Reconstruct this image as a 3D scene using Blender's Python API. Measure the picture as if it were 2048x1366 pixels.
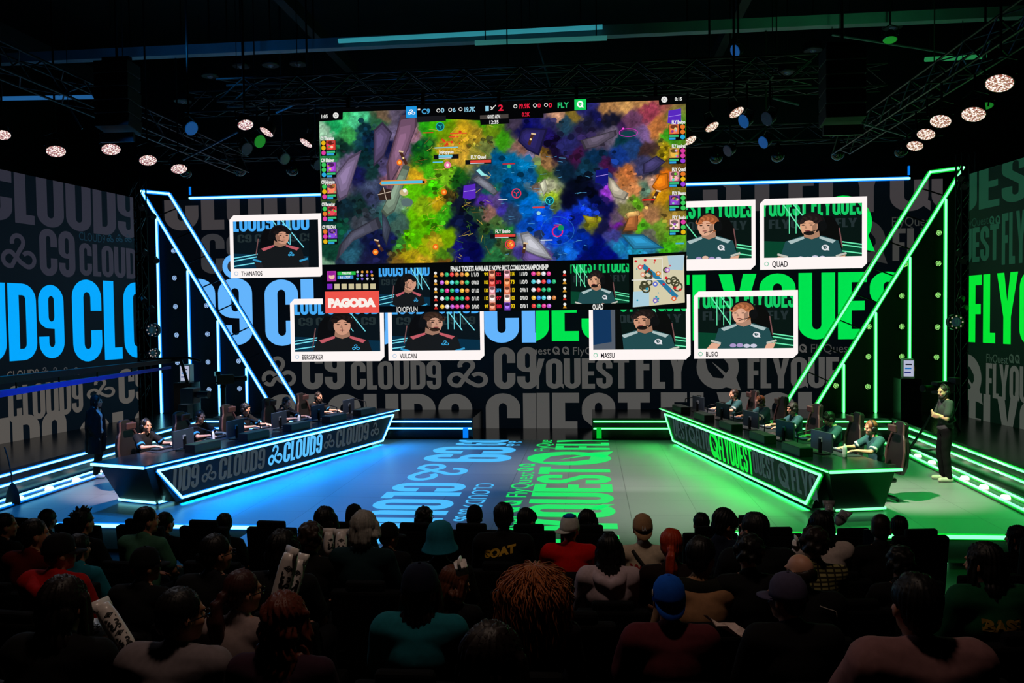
import bpy, bmesh, math, random
import numpy as np
from mathutils import Vector, Matrix, Euler
from mathutils.geometry import tessellate_polygon
from mathutils.bvhtree import BVHTree

for o in list(bpy.data.objects):
    bpy.data.objects.remove(o, do_unlink=True)
SC = bpy.context.scene
COL = SC.collection
random.seed(7)
RNG = np.random.default_rng(7)

# ------------------------------------------------------------------ camera
FPX = 1600.0
CAM = Vector((1.4, 0.0, 3.0))
CR = (Matrix.Rotation(math.radians(5.5), 3, 'Z') @ Matrix.Rotation(math.pi / 2 - math.radians(1.83), 3, 'X')
      @ Matrix.Rotation(-0.0125, 3, 'Z'))
cd = bpy.data.cameras.new('camera')
cam = bpy.data.objects.new('camera', cd)
COL.objects.link(cam)
cd.sensor_fit = 'HORIZONTAL'
cd.sensor_width = 36.0
cd.lens = 36.0 * FPX / 2048.0
cd.clip_start = 0.05
cd.clip_end = 200
cam.matrix_world = Matrix.Translation(CAM) @ CR.to_4x4()
SC.camera = cam


def ray(px, py):
    return CR @ Vector(((px - 1024.0) / FPX, -(py - 683.0) / FPX, -1.0))


def at(px, py, x=None, y=None, z=None):
    d = ray(px, py)
    i, v = (0, x) if x is not None else (1, y) if y is not None else (2, z)
    return CAM + d * ((v - CAM[i]) / d[i])


def on_plane(px, py, P, n):
    d = ray(px, py)
    return CAM + d * ((Vector(P) - CAM).dot(n) / d.dot(n))


# ------------------------------------------------------------------ world and view
wd = bpy.data.worlds.new('hall_dark')
SC.world = wd
wd.use_nodes = True
wd.node_tree.nodes['Background'].inputs[0].default_value = (0.25, 0.35, 0.5, 1)
wd.node_tree.nodes['Background'].inputs[1].default_value = 0.0015
vs = SC.view_settings
vs.view_transform = 'Standard'
vs.look = 'None'
vs.exposure = 0.0
vs.gamma = 1.0
vs.use_curve_mapping = False
cy = SC.cycles
cy.max_bounces = 5
cy.diffuse_bounces = 2
cy.glossy_bounces = 3
cy.transmission_bounces = 3
cy.transparent_max_bounces = 4
cy.sample_clamp_indirect = 3.0
cy.use_denoising = True
cy.caustics_reflective = False
cy.caustics_refractive = False


def lin(c):
    return tuple((v / 255 / 12.92) if v / 255 <= 0.04045 else ((v / 255 + 0.055) / 1.055) ** 2.4 for v in c)


def lamp(name, kind, loc, target, energy, color, size=0.2, spot=60, blend=0.6, size_y=None, parent=None):
    ld = bpy.data.lights.new(name, kind)
    ld.energy = energy
    ld.color = color
    if kind == 'SPOT':
        ld.spot_size = math.radians(spot)
        ld.spot_blend = blend
        ld.shadow_soft_size = size
    elif kind == 'AREA':
        ld.size = size
        if size_y:
            ld.shape = 'RECTANGLE'
            ld.size_y = size_y
    o = bpy.data.objects.new(name, ld)
    COL.objects.link(o)
    o.location = loc
    o.rotation_euler = (Vector(target) - Vector(loc)).to_track_quat('-Z', 'Y').to_euler()
    return o


# stage wash from the rig: blue on the left half, green on the right, neutral in the middle
lamp('wash_blue', 'SPOT', (-6.5, 12.6, 6.9), (-5.6, 13.2, 0), 2200, (0.0, 0.27, 1.0), 0.15, 75, 0.9)
lamp('wash_blue_back', 'SPOT', (-3.4, 17.6, 6.6), (-2.7, 16.4, 0), 2600, (0.0, 0.28, 1.0), 0.15, 60, 0.9)
lamp('wash_blue_front', 'SPOT', (-3.4, 10.6, 6.8), (-3.2, 12.6, 0), 3600, (0.0, 0.27, 1.0), 0.15, 60, 0.9)
lamp('wash_green', 'SPOT', (6.8, 12.6, 6.9), (7.0, 13.4, 0), 2600, (0.02, 1.0, 0.13), 0.15, 70, 0.9)
lamp('wash_green_front', 'SPOT', (4.0, 10.0, 6.8), (4.6, 11.6, 0), 1100, (0.05, 1.0, 0.15), 0.15, 60, 0.9)
lamp('wash_neutral', 'SPOT', (2.2, 12.2, 6.8), (2.3, 12.7, 0), 2000, (1.0, 0.96, 0.84), 0.15, 42, 1.0)
lamp('wash_neutral_back', 'SPOT', (1.9, 14.9, 6.9), (1.9, 15.7, 0), 1800, (1.0, 0.96, 0.84), 0.15, 50, 1.0)
lamp('wash_violet', 'SPOT', (-0.9, 15.0, 6.9), (-0.7, 15.6, 0), 650, (0.80, 0.84, 1.0), 0.15, 50, 1.0)
# key light for the two player desks
for s in (-1, 1):
    for a, b in (((3.5, 11.5, 6.7), (5.95, 13.2, 1.15)), ((4.0, 14.4, 6.8), (5.4, 15.7, 1.15)), ((3.5, 16.3, 6.8), (4.75, 18.1, 1.15))):
        lamp('player_key', 'SPOT', (s * a[0], a[1], a[2]), (s * b[0], b[1], b[2]), 5200, (1.0, 0.80, 0.72), 0.12, 23, 0.8)
lamp('crew_fill', 'SPOT', (4.2, 12.6, 6.7), (7.65, 14.5, 1.45), 3000, (1.0, 0.80, 0.72), 0.12, 17, 0.7)  # added warm spot that brightens the operator's face
# added uplights that tint the roof beams blue and green
lamp('beam_fill_blue', 'SPOT', (-5.5, 13.0, 7.6), (-6.0, 15.6, 9), 50, (0.02, 0.36, 1.0), 0.2, 130, 0.9)
lamp('beam_fill_green', 'SPOT', (6.5, 13.0, 7.6), (6.0, 15.6, 9), 45, (0.1, 1.0, 0.3), 0.2, 130, 0.9)
# house light over the seats, dimmed
lamp('house_dim', 'SPOT', (0.9, 3.3, 8.2), (0.8, 4.3, 1.4), 240, (1.0, 0.74, 0.58), 0.3, 84, 0.9)
lamp('house_dim_side', 'SPOT', (-5.0, 9.5, 6.6), (0.5, 4.4, 1.6), 110, (0.9, 0.9, 1.0), 0.3, 60, 0.8)

# ------------------------------------------------------------------ materials
MATS = {}


def mat(name, rgb=(20, 20, 20), rough=0.6, metal=0.0, emit=None, strength=1.0, noise=0.0, scale=8.0, bump=0.0, spec=0.5, sheen=0.0):
    if name in MATS:
        return MATS[name]
    m = bpy.data.materials.new(name)
    m.use_nodes = True
    nt = m.node_tree
    p = nt.nodes['Principled BSDF']
    c = lin(rgb)
    p.inputs['Base Color'].default_value = (*c, 1)
    p.inputs['Roughness'].default_value = rough
    p.inputs['Metallic'].default_value = metal
    p.inputs['Specular IOR Level'].default_value = spec
    if sheen:
        p.inputs['Sheen Weight'].default_value = sheen
    if emit is not None:
        p.inputs['Emission Color'].default_value = (*lin(emit), 1)
        p.inputs['Emission Strength'].default_value = strength
    if noise or bump:
        tc = nt.nodes.new('ShaderNodeTexCoord')
        nz = nt.nodes.new('ShaderNodeTexNoise')
        nz.inputs['Scale'].default_value = scale
        nz.inputs['Detail'].default_value = 4
        nt.links.new(tc.outputs['Object'], nz.inputs['Vector'])
        if noise:
            mx = nt.nodes.new('ShaderNodeMix')
            mx.data_type = 'RGBA'
            mx.inputs[6].default_value = (*[v * (1 - noise) for v in c], 1)
            mx.inputs[7].default_value = (*[min(1, v * (1 + noise)) for v in c], 1)
            nt.links.new(nz.outputs['Fac'], mx.inputs[0])
            nt.links.new(mx.outputs[2], p.inputs['Base Color'])
        if bump:
            b = nt.nodes.new('ShaderNodeBump')
            b.inputs['Strength'].default_value = bump
            b.inputs['Distance'].default_value = 0.02
            nt.links.new(nz.outputs['Fac'], b.inputs['Height'])
            nt.links.new(b.outputs['Normal'], p.inputs['Normal'])
    MATS[name] = m
    return m


def led_mat(name, strength=1.0, base=(6, 7, 9), rough=0.5):
    m = mat(name, base, rough)
    nt = m.node_tree
    p = nt.nodes['Principled BSDF']
    a = nt.nodes.new('ShaderNodeAttribute')
    a.attribute_name = 'col'
    nt.links.new(a.outputs['Color'], p.inputs['Emission Color'])
    p.inputs['Emission Strength'].default_value = strength
    return m


M_BLACK = mat('black_paint', (9, 9, 10), 0.7, noise=0.25)
M_BLACKGLOSS = mat('black_gloss', (8, 9, 12), 0.16, noise=0.15)
M_METAL = mat('black_metal', (16, 17, 19), 0.4, 0.6, noise=0.2)
M_STEEL = mat('bright_steel', (130, 135, 140), 0.35, 0.9, noise=0.1)
M_PLASTIC = mat('black_plastic', (14, 14, 15), 0.45, noise=0.2)
M_FABRIC = mat('black_fabric', (12, 12, 13), 0.9, noise=0.3, scale=60)
M_LED = led_mat('led_pixels', 1.0, (4, 5, 6), 0.6)
M_LED.node_tree.nodes['Principled BSDF'].inputs['Specular IOR Level'].default_value = 0.2
M_LEDFLOOR = led_mat('led_floor_pixels', 1.0)
M_BLUECORE = mat('blue_neon_core', (200, 240, 255), 0.4, emit=(150, 255, 255), strength=2.2)
M_BLUEHALO = mat('blue_neon_glow', (40, 90, 160), 0.4, emit=(0, 120, 235), strength=1.0)
M_GREENCORE = mat('green_neon_core', (200, 255, 210), 0.4, emit=(120, 255, 165), strength=2.0)
M_GREENHALO = mat('green_neon_glow', (20, 120, 40), 0.4, emit=(0, 200, 50), strength=0.8)


# ------------------------------------------------------------------ object helpers
def thing(name, label, cat, loc=(0, 0, 0), rotz=0.0, group=None):
    o = bpy.data.objects.new(name, None)
    o.empty_display_size = 0.1
    COL.objects.link(o)
    o.location = loc
    o.rotation_euler = (0, 0, rotz)
    tag(o, label, cat, group)
    return o


def tag(o, label, cat, group=None):
    o['label'] = label
    o['category'] = cat
    if group:
        o['group'] = group
    return o


def link(name, me, parent=None, material=None):
    o = bpy.data.objects.new(name, me)
    COL.objects.link(o)
    if parent is not None:
        o.parent = parent
    if material is not None:
        if not me.materials:
            me.materials.append(material)
        else:
            o.material_slots[0].link = 'OBJECT'
            o.material_slots[0].material = material
    return o


def struct(name, mb, m, kind='structure'):
    o = mb.build(name, m)
    o['kind'] = kind
    return o


def copy_tree(o, parent=None):
    c = o.copy()
    COL.objects.link(c)
    c.parent = parent
    for ch in o.children:
        copy_tree(ch, c)
    return c


class MB:
    """collects vertices and faces of one mesh"""

    def __init__(s):
        s.v, s.f = [], []

    def add(s, vs_, fs_):
        b = len(s.v)
        s.v += [tuple(p) for p in vs_]
        s.f += [tuple(i + b for i in f) for f in fs_]
        return s

    def box(s, c, d, rot=None):
        hx, hy, hz = d[0] / 2, d[1] / 2, d[2] / 2
        ps = [Vector((x, y, z)) for x in (-hx, hx) for y in (-hy, hy) for z in (-hz, hz)]
        if rot is not None:
            R = rot if isinstance(rot, Matrix) else Euler(rot).to_matrix()
            ps = [R @ p for p in ps]
        c = Vector(c)
        return s.add([p + c for p in ps], [(0, 1, 3, 2), (4, 6, 7, 5), (0, 4, 5, 1), (2, 3, 7, 6), (0, 2, 6, 4), (1, 5, 7, 3)])

    def hexa(s, p):
        # eight corners: four of the bottom in order, four of the top in order
        return s.add(p, [(3, 2, 1, 0), (4, 5, 6, 7), (0, 1, 5, 4), (1, 2, 6, 5), (2, 3, 7, 6), (3, 0, 4, 7)])

    def tube(s, pts, r, n=8, r2=None, caps=True):
        pts = [Vector(p) for p in pts]
        m = len(pts)
        rs = r if isinstance(r, (list, tuple)) else [r] * m
        if r2 is not None:
            rs = [r + (r2 - r) * i / (m - 1) for i in range(m)]
        up = None
        vs_, fs_ = [], []
        for i, p in enumerate(pts):
            t = (pts[min(i + 1, m - 1)] - pts[max(i - 1, 0)])
            t = t.normalized() if t.length > 1e-9 else Vector((0, 0, 1))
            if up is None:
                up = Vector((0, 0, 1)) if abs(t.z) < 0.9 else Vector((1, 0, 0))
            a = t.cross(up)
            if a.length < 1e-6:
                a = t.orthogonal()
            a.normalize()
            b = a.cross(t).normalized()
            up = b
            for k in range(n):
                w = 2 * math.pi * (k + 0.5) / n
                vs_.append(p + (a * math.cos(w) + b * math.sin(w)) * rs[i])
        for i in range(m - 1):
            for k in range(n):
                fs_.append((i * n + k, i * n + (k + 1) % n, (i + 1) * n + (k + 1) % n, (i + 1) * n + k))
        if caps:
            fs_.append(tuple(range(n - 1, -1, -1)))
            fs_.append(tuple((m - 1) * n + k for k in range(n)))
        return s.add(vs_, fs_)

    def lathe(s, prof, n=20, M=None):
        # profile of (r, z) turned about z
        vs_, fs_ = [], []
        for r, z in prof:
            for k in range(n):
                w = 2 * math.pi * k / n
                vs_.append(Vector((r * math.cos(w), r * math.sin(w), z)))
        m = len(prof)
        for i in range(m - 1):
            for k in range(n):
                fs_.append((i * n + k, i * n + (k + 1) % n, (i + 1) * n + (k + 1) % n, (i + 1) * n + k))
        if prof[0][0] > 1e-5:
            fs_.append(tuple(range(n - 1, -1, -1)))
        if prof[-1][0] > 1e-5:
            fs_.append(tuple((m - 1) * n + k for k in range(n)))
        if M is not None:
            vs_ = [M @ p for p in vs_]
        return s.add(vs_, fs_)

    def ell(s, c, r, n=12, m=8, R=None):
        c = Vector(c)
        r = (r, r, r) if not isinstance(r, (tuple, list)) else r
        vs_, fs_ = [], []
        for i in range(m + 1):
            t = math.pi * i / m
            for k in range(n):
                w = 2 * math.pi * k / n
                p = Vector((r[0] * math.sin(t) * math.cos(w), r[1] * math.sin(t) * math.sin(w), r[2] * math.cos(t)))
                vs_.append((R @ p if R is not None else p) + c)
        for i in range(m):
            for k in range(n):
                fs_.append(((i + 1) * n + k, (i + 1) * n + (k + 1) % n, i * n + (k + 1) % n, i * n + k))
        return s.add(vs_, fs_)

    def cap(s, a, b, ra, rb=None, n=10):
        a, b = Vector(a), Vector(b)
        rb = ra if rb is None else rb
        s.ell(a, ra, n, 7)
        s.ell(b, rb, n, 7)
        if (b - a).length > 1e-4:
            s.tube([a, b], [ra, rb], n)
        return s

    def prism(s, poly, depth, M):
        # flat outline (x, y) pushed from z=0 to z=depth, then placed by M
        n = len(poly)
        vs_ = [M @ Vector((x, y, 0)) for x, y in poly] + [M @ Vector((x, y, depth)) for x, y in poly]
        fs_ = [tuple(range(n - 1, -1, -1)), tuple(range(n, 2 * n))]
        fs_ += [(k, (k + 1) % n, n + (k + 1) % n, n + k) for k in range(n)]
        return s.add(vs_, fs_)

    def mesh(s, name, smooth=False):
        me = bpy.data.meshes.new(name)
        me.from_pydata(s.v, [], s.f)
        bm = bmesh.new()
        bm.from_mesh(me)
        bmesh.ops.remove_doubles(bm, verts=bm.verts, dist=1e-5)
        bmesh.ops.recalc_face_normals(bm, faces=bm.faces)
        bm.to_mesh(me)
        bm.free()
        if smooth:
            me.polygons.foreach_set('use_smooth', [True] * len(me.polygons))
        me.update()
        return me

    def build(s, name, m, parent=None, smooth=False, bevel=0.0):
        me = s.mesh(name, smooth)
        o = link(name, me, parent, m)
        if bevel:
            b = o.modifiers.new('bevel', 'BEVEL')
            b.width = bevel
            b.segments = 2
            b.limit_method = 'ANGLE'
        return o


# ------------------------------------------------------------------ heavy condensed lettering
def arc(cx, cy_, rx, ry, a0, a1, n=7):
    return [(cx + rx * math.cos(math.radians(a0 + (a1 - a0) * i / n)), cy_ + ry * math.sin(math.radians(a0 + (a1 - a0) * i / n))) for i in range(n + 1)]


def glyph(ch):
    """loops (outer, holes...) in a box of height 1, and the width"""
    W = {'C': .54, 'L': .36, 'O': .54, 'U': .55, 'D': .54, '9': .53, 'F': .40, 'Y': .58, 'Q': .55, 'E': .43, 'S': .53, 'T': .50, 'I': .22}[ch]
    t, h = .205, .15
    w, R, q = W, (W / 2, .22), (W - 2 * t) / 2
    sl, sr = t, W - t
    top = lambda: arc(sr - q, 1 - h - q, q, q, 0, 180, 6)
    bot = lambda: arc(sl + q, h + q, q, q, 180, 360, 6)
    TL, TR = arc(R[0], 1 - R[1], *R, 90, 180), arc(w - R[0], 1 - R[1], *R, 0, 90)
    BL, BR = arc(R[0], R[1], *R, 180, 270), arc(w - R[0], R[1], *R, 270, 360)
    slot = top() + bot()
    if ch == 'O':
        return [[TR + TL + BL + BR, slot]], w
    if ch == 'Q':
        return [[TR + TL + BL + BR, slot], [[(sr - .03, .2), (w + .03, .0), (w + .03, .14), (sr, .3)]]], w
    if ch == 'C':
        return [[[(w, .62)] + TR + TL + BL + BR + [(w, .38), (sr, .38)] + bot()[::-1] + top()[::-1] + [(sr, .62)]]], w
    if ch == 'U':
        return [[[(w, 1), (sr, 1)] + bot()[::-1] + [(sl, 1), (0, 1)] + BL + BR]], w
    if ch == 'D':
        return [[TR + [(0, 1), (0, 0)] + BR, [(sr, 1 - h - q)] + arc(sr - q, 1 - h - q, q, q, 0, 90, 4) + [(sl, 1 - h), (sl, h)] + arc(sr - q, h + q, q, q, 270, 360, 4)]], w
    if ch == '9':
        body = TR + TL + arc(R[0], .40 + .16, R[0], .16, 180, 250) + [(sr, .40)] + bot()[::-1] + [(sl, .30), (0, .30)] + BL + BR
        return [[body, top() + arc(sl + q, .50 + q, q, q, 180, 360, 6)]], w
    if ch == 'S':
        return [[[(w, .66)] + TR + TL + [(0, .68), (.03, .60), (sr, .36)] + bot()[::-1] + [(sl, .34), (0, .34)] + BL + BR + [(w, .34), (w - .03, .42), (sl, .66)] + top()[::-1] + [(sr, .66)]]], w
    if ch == 'L':
        return [[[(0, 0), (w, 0), (w, h), (t, h), (t, 1), (0, 1)]]], w
    if ch == 'I':
        return [[[(0, 0), (w, 0), (w, 1), (0, 1)]]], w
    if ch == 'F':
        return [[[(0, 0), (t, 0), (t, .42), (w - .03, .42), (w - .03, .57), (t, .57), (t, 1 - h), (w, 1 - h), (w, 1), (0, 1)]]], w
    if ch == 'E':
        return [[[(0, 0), (w, 0), (w, h), (t, h), (t, .43), (w - .03, .43), (w - .03, .57), (t, .57), (t, 1 - h), (w, 1 - h), (w, 1), (0, 1)]]], w
    if ch == 'T':
        return [[[(w / 2 - t / 2, 0), (w / 2 + t / 2, 0), (w / 2 + t / 2, 1 - h), (w, 1 - h), (w, 1), (0, 1), (0, 1 - h), (w / 2 - t / 2, 1 - h)]]], w
    if ch == 'Y':
        return [[[(w / 2 - t / 2, 0), (w / 2 + t / 2, 0), (w / 2 + t / 2, .38), (w, 1), (w - t, 1), (w / 2, .60), (t, 1), (0, 1), (w / 2 - t / 2, .38)]]], w


def thick(path, r, n=1):
    """outline of a stroke of half width r along an open path"""
    L, Rr = [], []
    for i, p in enumerate(path):
        a, b = path[max(i - 1, 0)], path[min(i + 1, len(path) - 1)]
        dx, dy = b[0] - a[0], b[1] - a[1]
        l = math.hypot(dx, dy) or 1
        L.append((p[0] - dy / l * r, p[1] + dx / l * r))
        Rr.append((p[0] + dy / l * r, p[1] - dx / l * r))
    return L, Rr


def cloud_mark():
    """three looped hooks meeting in the middle, box of height 1, as quads"""
    P1 = arc(.27, .30, .19, .19, -60, -290, 16) + [(.60, .22)] + arc(.83, .30, .19, .19, 250, 500, 16)
    P2 = arc(.52, .76, .17, .17, 200, -30, 14) + [(.56, .52), (.44, .30), (.34, .13), (.26, .11)]
    quads = []
    for P in (P1, P2):
        L, R_ = thick(P, .062)
        quads += [[[L[i], R_[i], R_[i + 1], L[i + 1]]] for i in range(len(P) - 1)]
    return quads, 1.08


def quest_mark():
    """thick ring with a leaf cut and a pointed tail, box of height 1"""
    ring = [arc(.5, .5, .5, .5, 0, 360, 36)[:-1], [(.62, .24), (.40, .26), (.27, .42), (.22, .62), (.22, .80), (.40, .78), (.62, .72), (.75, .56), (.76, .44), (.70, .36)][::-1]]
    tail = [[(.52, .08), (1.05, -.04), (.92, .30), (.80, .36)]]
    leaf = [[(.36, .62), (.74, .20), (.84, .24), (.50, .52)]]
    return [ring, tail, leaf], 1.05


FONT_CACHE = {}


def font_tris(s, bold=0.0):
    """triangles of a line of text in the built-in face, height of capitals = 1"""
    k = (s, bold)
    if k not in FONT_CACHE:
        cu = bpy.data.curves.new('t', 'FONT')
        cu.body = s
        cu.size = 1.0
        cu.offset = bold
        cu.resolution_u = 3
        cu.fill_mode = 'FRONT'
        ob = bpy.data.objects.new('t', cu)
        COL.objects.link(ob)
        dg = bpy.context.evaluated_depsgraph_get()
        me = bpy.data.meshes.new_from_object(ob.evaluated_get(dg))
        me.calc_loop_triangles()
        V = [(v.co.x / .73, v.co.y / .73) for v in me.vertices]
        T = [[V[i] for i in t.vertices] for t in me.loop_triangles]
        xs = [v[0] for v in V] or [0, 1]
        T = [[(x - min(xs), y) for x, y in t] for t in T]
        FONT_CACHE[k] = (T, max(xs) - min(xs))
        bpy.data.objects.remove(ob, do_unlink=True)
        bpy.data.curves.remove(cu)
        bpy.data.meshes.remove(me)
    return FONT_CACHE[k]


def word_tris(s, bold=None):
    """triangles and width of a word in the condensed lettering, '@' and '%' are the two team marks"""
    if bold is not None:
        return font_tris(s, bold)
    T, u = [], 0.0
    for ch in s:
        if ch == ' ':
            u += .2
            continue
        polys, w = cloud_mark() if ch == '@' else quest_mark() if ch == '%' else glyph(ch)
        for loops in polys:
            flat = [p for l in loops for p in l]
            for tri in tessellate_polygon([[Vector((x, y, 0)) for x, y in l] for l in loops]):
                T.append([(flat[i][0] + u, flat[i][1]) for i in tri])
        u += w + .045
    return T, u - .045


def clip_tri(poly, rect):
    u0, v0, u1, v1 = rect
    for ax, lim, sg in ((0, u0, 1), (0, u1, -1), (1, v0, 1), (1, v1, -1)):
        out = []
        for i in range(len(poly)):
            a, b = poly[i], poly[(i + 1) % len(poly)]
            da, db = (a[ax] - lim) * sg, (b[ax] - lim) * sg
            if da >= 0:
                out.append(a)
            if (da < 0) != (db < 0):
                k = da / (da - db)
                out.append((a[0] + (b[0] - a[0]) * k, a[1] + (b[1] - a[1]) * k))
        poly = out
        if len(poly) < 3:
            return None
    return poly


class Panel:
    """a flat light-emitting picture: coloured polygons laid on a plane O + u*U + v*V, layers stacked along N"""

    def __init__(s, O, U, V, rect, step=0.0015):
        s.O, s.U, s.V = Vector(O), Vector(U).normalized(), Vector(V).normalized()
        s.N = s.U.cross(s.V)
        s.rect, s.step = rect, step
        s.v, s.f, s.c = [], [], []
        s.layer = 0

    def uv(s, px, py):
        p = on_plane(px, py, s.O, s.N) - s.O
        return p.dot(s.U), p.dot(s.V)

    def tri(s, poly, col, layer, rect=None):
        poly = clip_tri(poly, rect or s.rect)
        if not poly:
            return
        b = len(s.v)
        s.v += [s.O + s.U * x + s.V * y + s.N * (s.step * layer) for x, y in poly]
        s.f.append(tuple(range(b, b + len(poly))))
        s.c.append([(*col, 1)] * len(poly))

    def poly(s, pts, rgb, layer=1, rect=None, k=1.0):
        col = tuple(v * k for v in lin(rgb))
        for t in tessellate_polygon([[Vector((x, y, 0)) for x, y in pts]]):
            s.tri([pts[i] for i in t], col, layer, rect)

    def box(s, u0, v0, u1, v1, rgb, layer=1, rect=None):
        s.tri([(u0, v0), (u1, v0), (u1, v1), (u0, v1)], lin(rgb), layer, rect)

    def disc(s, u, v, r, rgb, layer=1, ry=None, n=20, rect=None):
        s.poly([(u + r * math.cos(2 * math.pi * i / n), v + (ry or r) * math.sin(2 * math.pi * i / n)) for i in range(n)], rgb, layer, rect)

    def ring(s, u, v, r, w, rgb, layer=1, n=28):
        pts = [(u + r * math.cos(2 * math.pi * i / n), v + r * math.sin(2 * math.pi * i / n)) for i in range(n + 1)]
        s.line(pts, w, rgb, layer)

    def line(s, pts, w, rgb, layer=1, rect=None):
        L, R_ = thick(pts, w / 2)
        for i in range(len(pts) - 1):
            s.tri([L[i], R_[i], R_[i + 1], L[i + 1]], lin(rgb), layer, rect)

    def word(s, txt, u0, u1, v0, v1, rgb, layer=1, bold=None, rect=None, fit=True):
        T, w = word_tris(txt, bold)
        k = (u1 - u0) / w
        for t in T:
            s.tri([(u0 + x * k, v0 + y * (v1 - v0)) for x, y in t], lin(rgb), layer, rect)

    def px_word(s, txt, x0, x1, ytop, ybot, rgb, layer=1, bold=None, rect=None):
        # the box the word fills, read off at its left and right ends
        ym = (ytop + ybot) / 2
        u0, u1 = s.uv(x0, ym)[0], s.uv(x1, ym)[0]
        xm = (x0 + x1) / 2
        s.word(txt, u0, u1, s.uv(xm, ybot)[1], s.uv(xm, ytop)[1], rgb, layer, bold, rect)

    def build(s, name, m, parent=None):
        me = bpy.data.meshes.new(name)
        me.from_pydata([tuple(p) for p in s.v], [], s.f)
        a = me.color_attributes.new('col', 'FLOAT_COLOR', 'CORNER')
        flat = [x for f in s.c for c in f for x in c]
        a.data.foreach_set('color', flat)
        me.update()
        o = link(name, me, None, m)
        if parent is not None:
            o.parent = parent
            o.matrix_parent_inverse = parent_inv(parent)
        return o


def parent_inv(p):
    M = Matrix.Translation(p.location) @ p.rotation_euler.to_matrix().to_4x4()
    q = p.parent
    while q is not None:
        M = Matrix.Translation(q.location) @ q.rotation_euler.to_matrix().to_4x4() @ M
        q = q.parent
    return M.inverted()


def adopt(o, p):
    """parent an object that was built in world coordinates"""
    o.parent = p
    o.matrix_parent_inverse = parent_inv(p)
    return o


def neon(parts, parent, name='neon_tube', blue=True, w=0.05, halo=0.11, nrm=(0, -1, 0), core=None):
    """light tubes along polylines: a bright core before a wider strip that imitates its bloom"""
    n = Vector(nrm).normalized()
    for pts in parts:
        pts = [Vector(p) for p in pts]
        hb, cb = MB(), MB()
        for a, b in zip(pts[:-1], pts[1:]):
            t = (b - a).normalized()
            sd = t.cross(n).normalized()
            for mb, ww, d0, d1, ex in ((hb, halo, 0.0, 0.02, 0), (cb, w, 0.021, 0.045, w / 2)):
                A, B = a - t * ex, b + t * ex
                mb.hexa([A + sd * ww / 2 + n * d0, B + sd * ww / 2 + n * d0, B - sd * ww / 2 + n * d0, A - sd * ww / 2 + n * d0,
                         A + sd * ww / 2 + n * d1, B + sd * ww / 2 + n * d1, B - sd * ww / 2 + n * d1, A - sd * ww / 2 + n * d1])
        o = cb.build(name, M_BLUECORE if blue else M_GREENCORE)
        h = hb.build('glow_halo', M_BLUEHALO if blue else M_GREENHALO)  # bloom around the tube, built as a wider emissive strip
        if parent is not None:
            adopt(o, parent)
        h.parent = o
        o_inv = Matrix.Identity(4)
        h.matrix_parent_inverse = o_inv if parent is None else parent_inv_of(o)


def parent_inv_of(o):
    # world matrix of a part built in world coordinates under its thing is the identity
    return Matrix.Identity(4)

# ================================================================== the setting
struct('wall_back', MB().box((0, 23.0, 4.5), (30, 0.2, 13)), M_BLACK)
struct('wall_left', MB().box((-14.6, 8, 4.5), (0.2, 30, 13)), M_BLACK)
struct('wall_right', MB().box((14.6, 8, 4.5), (0.2, 30, 13)), M_BLACK)
struct('wall_rear', MB().box((0, -6.6, 4.5), (30, 0.2, 13)), M_BLACK)
struct('ceiling', MB().box((0, 8, 11.0), (30, 30, 0.2)), M_BLACK)
struct('floor', MB().box((0, 8, -0.55), (30, 30, 0.2)), mat('pit_floor', (10, 10, 11), 0.35, noise=0.2))

# stage deck: grey LED tiles with fine seams
m_stage = mat('stage_tiles', (118, 119, 122), 0.33, spec=0.4)
nt = m_stage.node_tree
tc = nt.nodes.new('ShaderNodeTexCoord')
bk = nt.nodes.new('ShaderNodeTexBrick')
bk.inputs['Color1'].default_value = (*lin((120, 121, 124)), 1)
bk.inputs['Color2'].default_value = (*lin((114, 115, 119)), 1)
bk.inputs['Mortar'].default_value = (*lin((84, 85, 88)), 1)
bk.inputs['Scale'].default_value = 1.0
bk.inputs['Mortar Size'].default_value = 0.006
bk.inputs['Brick Width'].default_value = 1.0
bk.inputs['Row Height'].default_value = 1.0
bk.offset = 0.0
nt.links.new(tc.outputs['Object'], bk.inputs['Vector'])
nt.links.new(bk.outputs['Color'], nt.nodes['Principled BSDF'].inputs['Base Color'])
struct('stage_floor', MB().box((0, 15.2, -0.2), (17.4, 8.0, 0.4)).box((-.25, 10.65, -0.2), (6.3, 1.1, 0.4)), m_stage)
struct('upstage_floor', MB().box((0, 20.3, -0.2), (3.2, 2.2, 0.4)), M_BLACKGLOSS)
# raised walkways that wrap the stage
for s, nm in ((-1, 'walkway_floor_left'), (1, 'walkway_floor_right')):
    xi = [8.45, 8.45 if s < 0 else 8.17]
    mb = MB()
    for z0, z1 in ((-0.45, 0.5),):
        mb.hexa([(s * 1.46, 19.4, z0), (s * 14, 19.4, z0), (s * 14, 22.9, z0), (s * 1.46, 22.9, z0),
                 (s * 1.46, 19.4, z1), (s * 14, 19.4, z1), (s * 14, 22.9, z1), (s * 1.46, 22.9, z1)])
        mb.hexa([(s * xi[1], 8.0, z0), (s * 14, 8.0, z0), (s * 14, 19.4, z0), (s * xi[0], 19.4, z0),
                 (s * xi[1], 8.0, z1), (s * 14, 8.0, z1), (s * 14, 19.4, z1), (s * xi[0], 19.4, z1)])
    struct(nm, mb, mat('walkway_gloss', (15, 15, 17), 0.22, noise=0.2, scale=3))
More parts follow.
